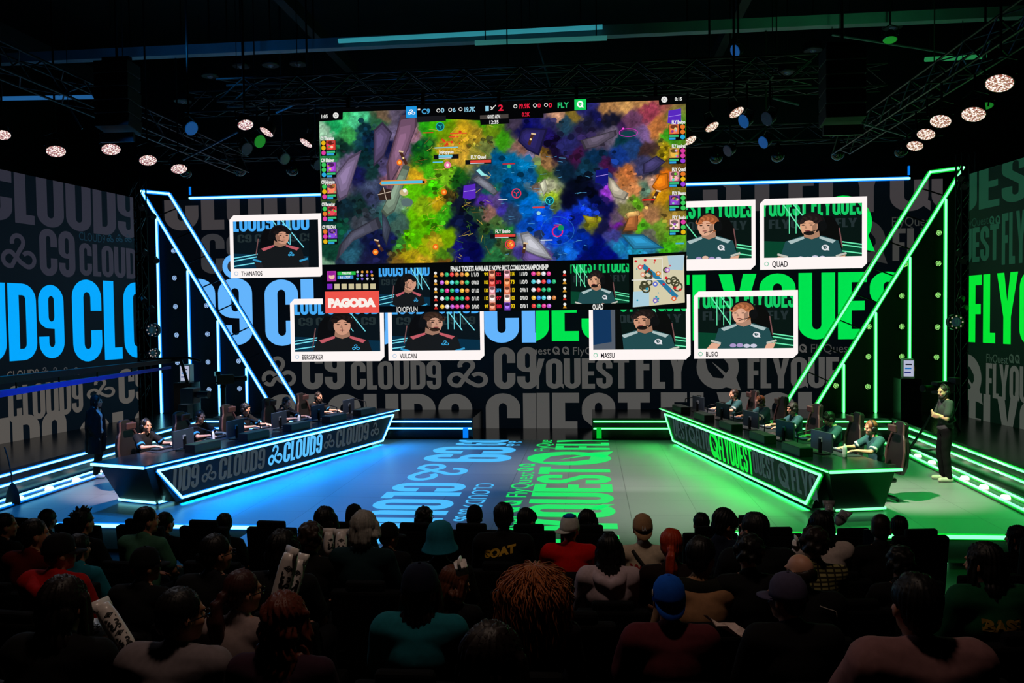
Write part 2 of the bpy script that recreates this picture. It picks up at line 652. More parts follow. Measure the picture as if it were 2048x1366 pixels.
# seating tiers
ROWY = dict(A=7.3, B=6.4, C=5.5, D=4.65, E=3.8, F=3.0, G=2.25)
ROWZ = dict(A=0.05, B=0.17, C=0.30, D=0.43, E=0.55, F=0.72, G=0.84)
M_TIER = mat('tier_carpet', (9, 9, 10), 0.9, noise=0.3, scale=30)
ks = list('ABCDEFG')
for i, k in enumerate(ks):
    y1 = ROWY[k] + 0.6
    y0 = (ROWY[ks[i + 1]] + 0.6) if i < 6 else -1.6
    struct('floor_tier', MB().box((0, (y0 + y1) / 2, (ROWZ[k] - 0.45) / 2), (26, y1 - y0, ROWZ[k] + 0.45)), M_TIER)

# light lines along the step fronts and the stage edge
def light_line(label, pts, blue, nrm, w=0.026, halo=0.055):
    c = Vector(pts[0])
    t = thing('step_light', label, 'light', c)
    neon([pts], t, 'light_bar', blue, w, halo, nrm)
    return t

for s, blue, nm in ((-1, True, 'blue'), (1, False, 'green')):
    xf = 8.45 if s < 0 else 8.17
    for z, hl in ((0.42, 'upper'), (0.25, 'lower')):
        light_line(f'{hl} {nm} light line along the back step of the stage', [(s * 1.5, 19.4, z), (s * 8.4, 19.4, z)], blue, (0, -1, 0))
        sd = Vector((-s, 0, 0))
        light_line(f'{hl} {nm} light line along the side walkway of the stage', [(s * (8.45 + (xf - 8.45) * 0.02) - s * 0.0, 19.2, z), (s * xf, 8.2, z)], blue, sd)
    if s < 0:
        light_line('blue light line along the front edge of the stage', [(-8.3, 11.195, -0.04), (-3.45, 11.195, -0.04)], True, (0, -1, 0), 0.045, 0.08)
    else:
        light_line('green light line along the front edge of the stage', [(2.95, 11.195, -0.04), (6.95, 11.195, -0.04)], False, (0, -1, 0), 0.045, 0.08)
    # channel with spot lenses in the floor beside the walkway
    ch = thing('floor_light_channel', f'long floor channel with white spots and {nm} edge lines beside the walkway', 'light', (s * 8.2, 15, 0))
    xa = [8.36, 8.36 if s < 0 else 7.98]
    mb = MB()
    y0, y1 = 9.0, 19.0
    for d in (0,):
        mb.hexa([(s * (xa[1] - .42), y0, 0), (s * xa[1], y0, 0), (s * xa[0], y1, 0), (s * (xa[0] - .42), y1, 0),
                 (s * (xa[1] - .42), y0, .02), (s * xa[1], y0, .02), (s * xa[0], y1, .02), (s * (xa[0] - .42), y1, .02)])
    adopt(mb.build('tray', mat('tray_metal', (70, 72, 75), 0.35, 0.5, noise=0.2)), ch)
    for off in (0.06, 0.36):
        neon([[(s * (xa[0] - off), y1, 0.021), (s * (xa[1] - off), y0, 0.021)]], ch, 'edge_line', blue, 0.035, 0.075, (0, 0, 1))
    lens = None
    for k in range(13):
        y = y0 + 0.5 + k * 0.75
        f = (y - y0) / (y1 - y0)
        x = s * (xa[1] + (xa[0] - xa[1]) * f - 0.21)
        o = MB().lathe([(0, .05), (.055, .05), (.07, .03), (.075, .0)], 12, Matrix.Translation((x, y, 0.02))).build('lens', mat('spot_lens', (255, 240, 230), 0.3, emit=(255, 225, 215), strength=2.5))
        adopt(o, ch)
    # blue or green lamp housing glow at the ends of the back steps
    o = thing('step_end_light', f'small {nm} glowing post at the end of the back step', 'light', (s * 1.62, 19.25, 0))
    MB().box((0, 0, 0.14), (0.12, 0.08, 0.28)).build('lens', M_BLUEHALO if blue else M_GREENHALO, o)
    MB().box((0, 0.03, 0.02), (0.18, 0.16, 0.04)).build('base', M_METAL, o)

# emissive green patch on the pit floor in front of the stage
t = thing('floor_green_patch', 'slanted glowing green patch on the dark floor before the stage', 'light', (5.1, 9.8, -0.45))
pa, pb, pc, pd = [at(*q, z=-0.39) for q in ((1838, 1096), (1866, 1096), (1885, 1118), (1838, 1118))]
mb = MB().hexa([p + Vector((0, 0, -0.06)) for p in (pd, pc, pb, pa)] + [pd, pc, pb, pa])
adopt(mb.build('lens', mat('green_patch', (20, 120, 40), 0.4, emit=(40, 225, 90), strength=0.8)), t)
mb = MB().hexa([p + Vector((0, 0, -0.06)) for p in (pc, pc + Vector((.07, 0, 0)), pb + Vector((.07, 0, 0)), pb)] + [pc + Vector((0, 0, .01)), pc + Vector((.07, 0, .01)), pb + Vector((.07, 0, .01)), pb + Vector((0, 0, .01))])
adopt(mb.build('edge_line', M_GREENCORE), t)

# ================================================================== LED walls
BLUE, GREEN, GREY = (100, 180, 252), (0, 226, 78), (78, 77, 75)
WB = dict(O=(0, 21.2, 0), U=(1, 0, 0), V=(0, 0, 1))


def led_wall(name, label, O, U, V, rect, bg, cab=0.16):
    t = thing(name, label, 'led wall', O)
    P = Panel(O, U, V, rect)
    P.box(*rect, bg, 0)
    u0, v0, u1, v1 = rect
    mb = MB()
    q = [P.O + P.U * u + P.V * v for u, v in ((u0, v0), (u1, v0), (u1, v1), (u0, v1))]
    mb.hexa([p - P.N * cab for p in q] + [p - P.N * 0.003 for p in q])
    adopt(mb.build('cabinet', M_BLACK), t)
    return t, P


# --- back wall, blue lettering left of the middle and green lettering right of it
top = at(1073, 380, y=21.2).z
tB, P = led_wall('led_wall', 'wide back led wall with blue lettering left and green lettering right', (0, 21.2, 0), (1, 0, 0), (0, 0, 1), (-10.3, 0.0, 10.3, top), (3, 6, 11))
L_, R_ = (-10.3, 0, 0.0, top), (0.0, 0, 10.3, top)
D9 = (52, 52, 55)
P.px_word('CLOUD9', 328, 750, 325, 457, (62, 58, 60), 1, rect=L_)
P.px_word('CLOUD9', 766, 1180, 312, 447, (62, 58, 60), 1, rect=L_)
P.px_word('FLYQUEST', 970, 1560, 297, 428, (62, 58, 60), 1, rect=R_)
P.px_word('FLYQUEST', 1577, 2170, 287, 421, (62, 58, 60), 1, rect=R_)
P.px_word('C9', 402, 500, 467, 547, D9, 1, rect=L_)
P.px_word('CLOUD9', 505, 690, 490, 547, D9, 1, rect=L_)
P.px_word('@', 443, 530, 468, 560, BLUE, 2, rect=L_)
P.px_word('CLOUD9', 92, 505, 559, 692, BLUE, 1, rect=L_)
P.px_word('CLOUD9', 530, 945, 556, 690, BLUE, 1, rect=L_)
P.px_word('CLOUD9', 968, 1400, 552, 684, BLUE, 1, rect=L_)
P.px_word('FLYQUEST', 775, 1300, 552, 683, GREEN, 1, rect=R_)
P.px_word('FLYQUEST', 1328, 1885, 546, 679, GREEN, 1, rect=R_)
P.px_word('%', 1628, 1750, 391, 500, GREEN, 1, rect=R_)
P.px_word('%', 1690, 1775, 440, 525, (46, 46, 46), 0.6, rect=R_)
P.px_word('FLYQUE', 1785, 1990, 455, 520, (60, 60, 58), 1, rect=R_)
P.px_word('FlyQuest', 1784, 1868, 432, 452, (50, 52, 50), 1, 0.0, rect=R_)
P.px_word('@', 522, 592, 712, 776, GREY, 1, rect=L_)
P.px_word('C9', 604, 690, 695, 779, GREY, 1, rect=L_)
P.px_word('CLOUD9', 702, 883, 722, 779, GREY, 1, rect=L_)
P.px_word('@', 893, 976, 716, 778, GREY, 1, rect=L_)
P.px_word('C9', 988, 1076, 694, 778, GREY, 1, rect=L_)
P.px_word('FLYQUEST', 1004, 1258, 717, 777, GREY, 1, rect=R_)
P.px_word('FLY', 1272, 1376, 690, 777, GREY, 1, rect=R_)
P.px_word('%', 1393, 1482, 690, 778, GREY, 1, rect=R_)
P.px_word('FLYQUEST', 1495, 1745, 714, 776, GREY, 1, rect=R_)
P.px_word('FlyQuest', 1024, 1101, 693, 709, GREY, 1, 0.0, rect=R_)
for x in (1105, 1124):
    P.px_word('%', x, x + 15, 693, 709, GREY, 1, rect=R_)
P.px_word('FlyQuest', 1146, 1225, 693, 709, GREY, 1, 0.0, rect=R_)
P.px_word('%', 1598, 1614, 688, 705, GREY, 1, rect=R_)
P.px_word('FlyQuest', 1622, 1704, 687, 705, (58, 58, 57), 1, 0.0, rect=R_)
P.px_word('CLOUD9', 102, 512, 790, 920, GREY, 1, rect=L_)
P.px_word('CLOUD9', 534, 945, 788, 919, GREY, 1, rect=L_)
P.px_word('CLOUD9', 972, 1400, 786, 917, GREY, 1, rect=L_)
P.px_word('FLYQUEST', 780, 1300, 786, 917, GREY, 1, rect=R_)
P.px_word('FLYQUEST', 1322, 1890, 784, 915, GREY, 1, rect=R_)
adopt(P.build('display', M_LED), tB)

# --- side walls
LU = Vector((-10.18 + 10.8, 19.56 - 14.0, 0)).normalized()
GL, GL2 = (44, 44, 56), (84, 80, 76)
BL2 = (0, 166, 252)
OL = Vector((-10.18, 19.56, 0))
tL, P = led_wall('led_wall', 'left side led wall with large blue lettering', OL, LU, (0, 0, 1), (-7.0, 0.5, 0.0, 6.15), (4, 10, 18))
v_top = P.uv(278, 400)[1]
P.px_word('CLOUD9', -40, 275, 340, 457, GL, 1)
P.px_word('@', 0, 72, 466, 541, GL, 1)
P.px_word('C9', 79, 150, 460, 553, GL, 1)
P.px_word('CLOUD9', 158, 210, 466, 483, (16, 40, 54), 1, 0.0)
for i in range(4):
    P.px_word('@', 213 + i * 18, 227 + i * 18, 469, 485, (16, 44, 60), 1)
P.px_word('CLOUD9', 159, 295, 493, 555, GL, 1)
P.px_word('CLOUD9', -270, 128, 562, 729, BL2, 1)
P.px_word('CLOUD9', 145, 430, 566, 714, BL2, 1)
P.px_word('CLOUD9', 14, 77, 739, 759, GL2, 1, 0.0)
for i in range(4):
    P.px_word('@', 81 + i * 21, 98 + i * 21, 734, 751, (60, 62, 66), 1)
P.px_word('CLOUD9', 16, 166, 765, 836, GL2, 1)
P.px_word('@', 172, 230, 756, 799, GL2, 1)
P.px_word('C9', 237, 300, 736, 805, GL2, 1)
P.px_word('CLOUD9', -250, 135, 846, 990, GL2, 1)
P.px_word('CLOUD9', 158, 460, 811, 940, GL2, 1)
adopt(P.build('display', M_LED), tL)

RU = Vector((0.62, -5.56, 0)).normalized()
OR = Vector((10.2, 19.55, 0))
tR, P = led_wall('led_wall', 'right side led wall with large green lettering', OR, RU, (0, 0, 1), (0.0, 0.5, 7.0, 6.15), (3, 14, 9))
GR, GR2 = (20, 62, 44), (70, 74, 68)
P.px_word('QUEST', 1860, 2125, 318, 412, GR, 1)
P.px_word('QUEST', 1908, 1998, 455, 524, GR, 1)
P.px_word('FlyQuest', 1930, 1977, 434, 452, (16, 46, 34), 1, 0.0)
P.px_word('%', 1979, 1989, 432, 449, GR, 1)
P.px_word('%', 1991, 2001, 431, 448, GR, 1)
P.px_word('FLYQUEST', 2004, 2160, 412, 522, GR, 1)
P.px_word('FLYQUEST', 1938, 2300, 536, 694, (0, 226, 50), 1)
P.px_word('%', 1905, 1966, 708, 800, GR2, 1)
P.px_word('FlyQuest', 1973, 2016, 708, 726, (42, 60, 48), 1, 0.0)
P.px_word('%', 2018, 2028, 708, 726, (42, 60, 48), 1)
P.px_word('%', 2030, 2040, 709, 727, (42, 60, 48), 1)
P.px_word('FLYQUEST', 1972, 2120, 733, 806, GR2, 1)
P.px_word('FLYQUEST', 1938, 2300, 812, 950, GR2, 1)
adopt(P.build('display', M_LED), tR)

# --- lettering shown on the LED stage floor
t = thing('floor_display', 'blue lettering and cloud marks lit up in the stage floor', 'floor display', (-1.4, 15, 0))
FB = (70, 185, 250)
P = Panel((0, 0, 0.003), (0, -1, 0), (1, 0, 0), (-19.15, -2.4, -10.15, -0.1), 0.001)
P.word('CLOUD9', -21.0, -18.35, -1.75, -.55, FB)
P.word('C9', -18.15, -16.25, -2.12, -.25, FB)
P.word('@', -16.05, -14.35, -2.08, -.95, FB)
P.word('CLOUD9', -14.15, -9.9, -2.08, -.78, FB)
P.word('CLOUD9', -14.15, -12.35, -.62, -.28, FB, bold=0.0)
for k in range(2):
    P.word('@', -12.25 + k * .42, -11.92 + k * .42, -.64, -.3, FB)
    P.word('@', -19.0 + k * .42, -18.68 + k * .42, -.1 - .45, -.1 - .1, FB)
adopt(P.build('display', M_LEDFLOOR), t)
t = thing('floor_display', 'green lettering and ring marks lit up in the stage floor', 'floor display', (1.0, 15, 0))
FG = (16, 226, 100)
P = Panel((0, 0, 0.003), (0, 1, 0), (-1, 0, 0), (10.15, -1.9, 19.15, 0.1), 0.001)
P.word('FLYQUEST', 9.7, 15.75, -1.78, -.42, FG)
P.word('%', 15.95, 17.6, -1.84, -.08, FG)
P.word('FLYQUEST', 17.8, 23, -1.84, -.62, FG)
P.word('FlyQuest', 13.1, 15.2, -.34, .02, FG, bold=0.0)
P.word('%', 15.3, 15.66, -.30, .02, FG)
P.word('%', 15.74, 16.1, -.30, .02, FG)
P.word('%', 12.5, 12.86, -.30, .02, FG)
P.word('%', 12.05, 12.41, -.30, .02, FG)
P.word('FlyQuest', 9.8, 11.9, -.34, .02, FG, bold=0.0)
P.word('FlyQuest', 17.6, 19.6, -.5, -.14, FG, bold=0.0)
adopt(P.build('display', M_LEDFLOOR), t)


# ================================================================== the player pictures on the back wall
def portrait(P, rect, team, who, L0=3):
    """a broadcast picture of a seated player, in shares of the picture's width and height"""
    u0, v0, u1, v1 = rect
    W_, H_ = u1 - u0, v1 - v0
    f = lambda x, y: (u0 + x * W_, v0 + y * H_)
    pl = lambda pts, rgb, l: P.poly([f(*p) for p in pts], rgb, l, rect)
    ov = lambda x, y, rx, ry, rgb, l, n=18: pl([(x + rx * math.cos(2 * math.pi * i / n), y + ry * math.sin(2 * math.pi * i / n)) for i in range(n)], rgb, l)
    rng = random.Random(who['seed'])
    blue = team == 'blue'
    neon_c, lit = ((120, 225, 240), (70, 170, 245)) if blue else ((110, 240, 180), (20, 200, 100))
    P.box(u0, v0, u1, v1, (9, 18, 24) if blue else (8, 20, 18), L0, rect)
    pl([(0, 0), (1, 0), (1, .22), (0, .32)], (8, 44, 66) if blue else (8, 66, 44), L0 + .2)
    a, b = f(-.1, .78), f(1.1, 1.18)
    P.word('CLOUD9 CLOUD9' if blue else 'LYQUEST FLYQUEST', a[0], b[0], a[1], b[1], lit, L0 + .4, rect=rect)
    a, b = f(.05, .55), f(.95, .72)
    P.word('C9 CLOUD9 C9' if blue else 'FLYQUEST FLY', a[0], b[0], a[1], b[1], (34, 46, 48), L0 + .4, rect=rect)
    ln = lambda pts, w, l=L0 + .6: P.line([f(*p) for p in pts], w * H_, neon_c, l, rect)
    dx = who.get('beam', .55)
    ln([(dx, 1.05), (dx + .28, .42)], .02)
    ln([(dx - .1, 1.05), (dx + .14, .42)], .02)
    for k in range(3):
        ln([(dx - .02 + k * .07, 1.0 if k else .95), (dx - .02 + k * .07, .45)], .014)
    for y0, y1 in ((.22, .33), (.16, .28), (.05, .15)):
        ln([(0, y0), (.4, y1)], .022) if blue else ln([(1, y0), (.55, y1 + .02)], .022)
    x, y, s = who['x'], who['y'], who['s']
    tx = x - who['turn'] * .03
    sk, hr = who['skin'], who['hair']
    shirt = (22, 24, 26) if blue else (34, 74, 78)
    cs = -1 if blue else 1
    # chair back behind the head
    pl([(x + cs * .20 * s - .14 * s, y - .55 * s), (x + cs * .17 * s - .13 * s, y + .02 * s), (x + cs * .16 * s - .06 * s, y + .22 * s), (x + cs * .16 * s + .10 * s, y + .22 * s), (x + cs * .2 * s + .15 * s, y - .05 * s), (x + cs * .22 * s + .16 * s, y - .6 * s)], (10, 9, 10), L0 + .8)
    P.line([f(x + cs * .2 * s + cs * .14 * s, y - .05 * s), f(x + cs * .22 * s + cs * .16 * s, y - .5 * s)], .022 * H_, (120, 80, 80), L0 + .9, rect)
    # torso, sleeves, arms
    pl([(x - .13 * s, y - .22 * s), (x + .13 * s, y - .22 * s), (x + .33 * s, y - .34 * s), (x + .38 * s, y - .62 * s), (x + .36 * s, y - 1.2), (x - .36 * s, y - 1.2), (x - .38 * s, y - .62 * s), (x - .33 * s, y - .34 * s)], shirt, L0 + 1.2)
    cuff = (50, 150, 200) if blue else (190, 190, 180)
    for sg in (-1, 1):
        P.line([f(x + sg * .30 * s, y - .70 * s), f(x + sg * .43 * s, y - .63 * s)], .04 * H_, cuff, L0 + 1.5, rect)
        pl([(x + sg * .30 * s, y - .72 * s), (x + sg * .42 * s, y - .68 * s), (x + sg * .46 * s + cs * -.12 * s, y - 1.02 * s), (x + sg * .34 * s + cs * -.12 * s, y - 1.05 * s)], sk if not blue else (32, 32, 36), L0 + 1.4)
        pl([(x + sg * .1 * s, y - .23 * s), (x + sg * .30 * s, y - .33 * s), (x + sg * .26 * s, y - .40 * s), (x + sg * .09 * s, y - .28 * s)], (190, 90, 100) if blue else (170, 190, 190), L0 + 1.3)
    a, b = f(x + .12 * s, y - .56 * s), f(x + .22 * s, y - .43 * s)
    P.word('@' if blue else '%', a[0], b[0], a[1], b[1], (60, 170, 225) if blue else (225, 225, 230), L0 + 1.4, rect=rect)
    if not blue:
        for q in range(4):
            ov(x - .14 * s + q * .09 * s, y - .74 * s + rng.uniform(-.02, .02), .045 * s, .05 * s, rng.choice([(170, 150, 200), (220, 180, 160), (200, 200, 220)]), L0 + 1.5, 8)
    # neck, face, hair, headset
    pl([(x - .09 * s, y - .1 * s), (x + .09 * s, y - .1 * s), (x + .10 * s, y - .24 * s), (x, y - .30 * s), (x - .10 * s, y - .24 * s)], tuple(int(v * .78) for v in sk), L0 + 1.6)
    asp = H_ / W_
    ov(x, y + .07 * s, .155 * s * asp * 1.65, .27 * s * .86, hr, L0 + 1.7)
    fx = tx
    ov(fx, y + .0 * s, .125 * s * asp * 1.6, .20 * s, sk, L0 + 1.8)
    ov(fx + who['turn'] * -.01, y - .1 * s, .09 * s * asp * 1.6, .11 * s, sk, L0 + 1.85)
    for q in range(9):
        a_ = math.radians(18 + q * 18)
        ov(fx + .105 * s * math.cos(a_), y + .075 * s + .115 * s * math.sin(a_), .048 * s, .055 * s, hr if q % 2 else tuple(min(255, int(v * 1.25) + 4) for v in hr), L0 + 1.9 + q * .004, 10)
    pl([(fx + who['turn'] * .10 * s, y + .10 * s), (fx + who['turn'] * .04 * s, y + .0 * s), (fx + who['turn'] * .05 * s, y - .16 * s), (fx + who['turn'] * .10 * s, y - .08 * s)], tuple(int(v * .72) for v in sk), L0 + 1.88) if who['turn'] else None
    for sg in (-1, 1):
        ov(fx + sg * .05 * s - who['turn'] * .02 * s, y + .03 * s, .022 * s, .014 * s, (30, 20, 18), L0 + 1.95, 8)
        P.line([f(fx + sg * .05 * s - .03 * s - who['turn'] * .02 * s, y + .075 * s), f(fx + sg * .05 * s + .03 * s - who['turn'] * .02 * s, y + .075 * s)], .012 * H_, hr, L0 + 1.95, rect)
    pl([(fx - .01 * s - who['turn'] * .03 * s, y + .03 * s), (fx + .012 * s - who['turn'] * .03 * s, y - .05 * s), (fx - .025 * s - who['turn'] * .03 * s, y - .05 * s)], tuple(int(v * .8) for v in sk), L0 + 1.95)
    ov(fx - who['turn'] * .02 * s, y - .10 * s, .035 * s, .012 * s, (130, 60, 60), L0 + 1.95, 8)
    if who.get('beard'):
        ov(fx, y - .155 * s, .07 * s, .05 * s, hr, L0 + 1.92, 12)
    ex = x + who['turn'] * .13 * s
    for sg in ((-1, 1) if not who['turn'] else (0,)):
        ov(ex + sg * .15 * s, y + .0 * s, (.06 if not sg else .035) * s, .12 * s, (14, 14, 16), L0 + 2.0)
    P.line([f(x + .16 * s * math.cos(math.radians(q)) * 1.0, y + .06 * s + .25 * s * math.sin(math.radians(q))) for q in range(10, 171, 16)], .03 * H_, (20, 20, 22), L0 + 2.0, rect)
    P.line([f(ex, y - .06 * s), f(fx - who['turn'] * .03 * s, y - .15 * s)], .012 * H_, (10, 10, 10), L0 + 2.0, rect)
    if who.get('monitor'):
        pl([(0, 0), (.26, 0), (.24, 1), (0, 1)], (84, 92, 104), L0 + 2.1)
        pl([(0, .1), (.2, .16), (.19, 1), (0, 1)], (18, 52, 92), L0 + 2.15)
        pl([(.24, 0), (.33, 0), (.28, 1), (.24, 1)], (8, 9, 10), L0 + 2.2)
    if who.get('edge'):
        pl([(.88, 0), (1, 0), (1, 1), (.9, 1)], (8, 14, 18), L0 + 2.2)


SK = (214, 160, 130)
PICS = [
    ('white framed player picture on the wall nearest the left neon truss', 'blue', (460, 431, 648, 553), (467, 441, 637, 536), 'THANATOS', dict(seed=1, x=.55, y=.66, s=.75, turn=-1, skin=(206, 150, 124), hair=(18, 14, 14), edge=1)),
    ('white framed player picture below the red sponsor box of the big screen', 'blue', (581, 598, 768, 722), (589, 608, 760, 703), 'BERSERKER', dict(seed=2, x=.56, y=.54, s=.92, turn=0, skin=(206, 150, 124), hair=(22, 14, 12))),
    ('white framed player picture under the screen, right of the red box one', 'blue', (776, 597, 968, 720), (784, 607, 960, 701), 'VULCAN', dict(seed=3, x=.46, y=.58, s=.85, turn=-1, skin=(200, 150, 126), hair=(50, 34, 26), beard=1, beam=.66)),
    ('white framed fair player in teal jersey, half behind the big screen', 'green', (1318, 404, 1511, 539), (1326, 414, 1503, 518), '', dict(seed=4, x=.52, y=.62, s=.82, turn=1, skin=(224, 170, 140), hair=(150, 84, 48), beam=.1)),
    ('white framed player picture on the back wall in front of the green disc', 'green', (1520, 398, 1734, 536), (1528, 408, 1724, 514), 'QUAD', dict(seed=5, x=.49, y=.58, s=.82, turn=1, skin=(220, 164, 130), hair=(30, 22, 22), beard=1, beam=.28)),
    ('white framed picture with a grey monitor beside the player, below the screen minimap', 'green', (1178, 592, 1381, 719), (1186, 602, 1372, 699), 'MASSU', dict(seed=6, x=.56, y=.58, s=.85, turn=1, skin=(206, 150, 120), hair=(30, 22, 20), beard=1, monitor=1)),
    ('white framed player picture below the wall letters, nearest the right desk', 'green', (1388, 583, 1596, 716), (1396, 593, 1587, 697), 'BUSIO', dict(seed=7, x=.48, y=.66, s=.80, turn=1, skin=(226, 172, 144), hair=(150, 90, 56), beam=.22)),
]
M_FRAME = mat('picture_case', (200, 200, 200), 0.5, noise=0.05)
for lab, team, (x0, y0, x1, y1), (a0, b0, a1, b1), nm, who in PICS:
    t = thing('player_picture', lab, 'screen', at((x0 + x1) / 2, y1, y=21.14), 0, 'player pictures on the back wall')
    P = Panel((0, 21.12, 0), (1, 0, 0), (0, 0, 1), (-99, -99, 99, 99), 0.0012)
    (u0, v1), (u1, v0) = P.uv(x0, (y0 + y0) / 2), P.uv(x1, y1)
    ym = (y0 + y1) / 2
    u0, u1 = P.uv(x0, ym)[0], P.uv(x1, ym)[0]
    c = .12
    out = [(u0, v0), (u1 - c, v0), (u1, v0 + c), (u1, v1), (u0 + c, v1), (u0, v1 - c)]
    P.poly(out, (255, 246, 244), 0)
    ym = (b0 + b1) / 2
    r = (P.uv(a0, ym)[0], P.uv((a0 + a1) / 2, b1)[1], P.uv(a1, ym)[0], P.uv((a0 + a1) / 2, b0)[1])
    portrait(P, r, team, who, 1)
    if nm:
        h = (r[1] - v0)
        w = font_tris(nm, .02)[1]
        P.word(nm, r[0] + .2, r[0] + .2 + w * h * .52 * .62, v0 + h * .22, v0 + h * .72, (24, 20, 26), 1, 0.02)
        P.ring(r[0] + .06, v0 + h * .48, .05, .016, (90, 190, 150) if team == 'green' else (160, 190, 220), 1, 8)
    adopt(P.build('display', M_LED), t)
    mb = MB()
    q = [Vector((u, 21.122, v)) for u, v in out]
    n = len(q)
    mb.add(q + [p + Vector((0, .075, 0)) for p in q], [tuple(range(n)), tuple(range(2 * n - 1, n - 1, -1))] + [(k, (k + 1) % n, n + (k + 1) % n, n + k) for k in range(n)])
    adopt(mb.build('frame', M_FRAME), t)

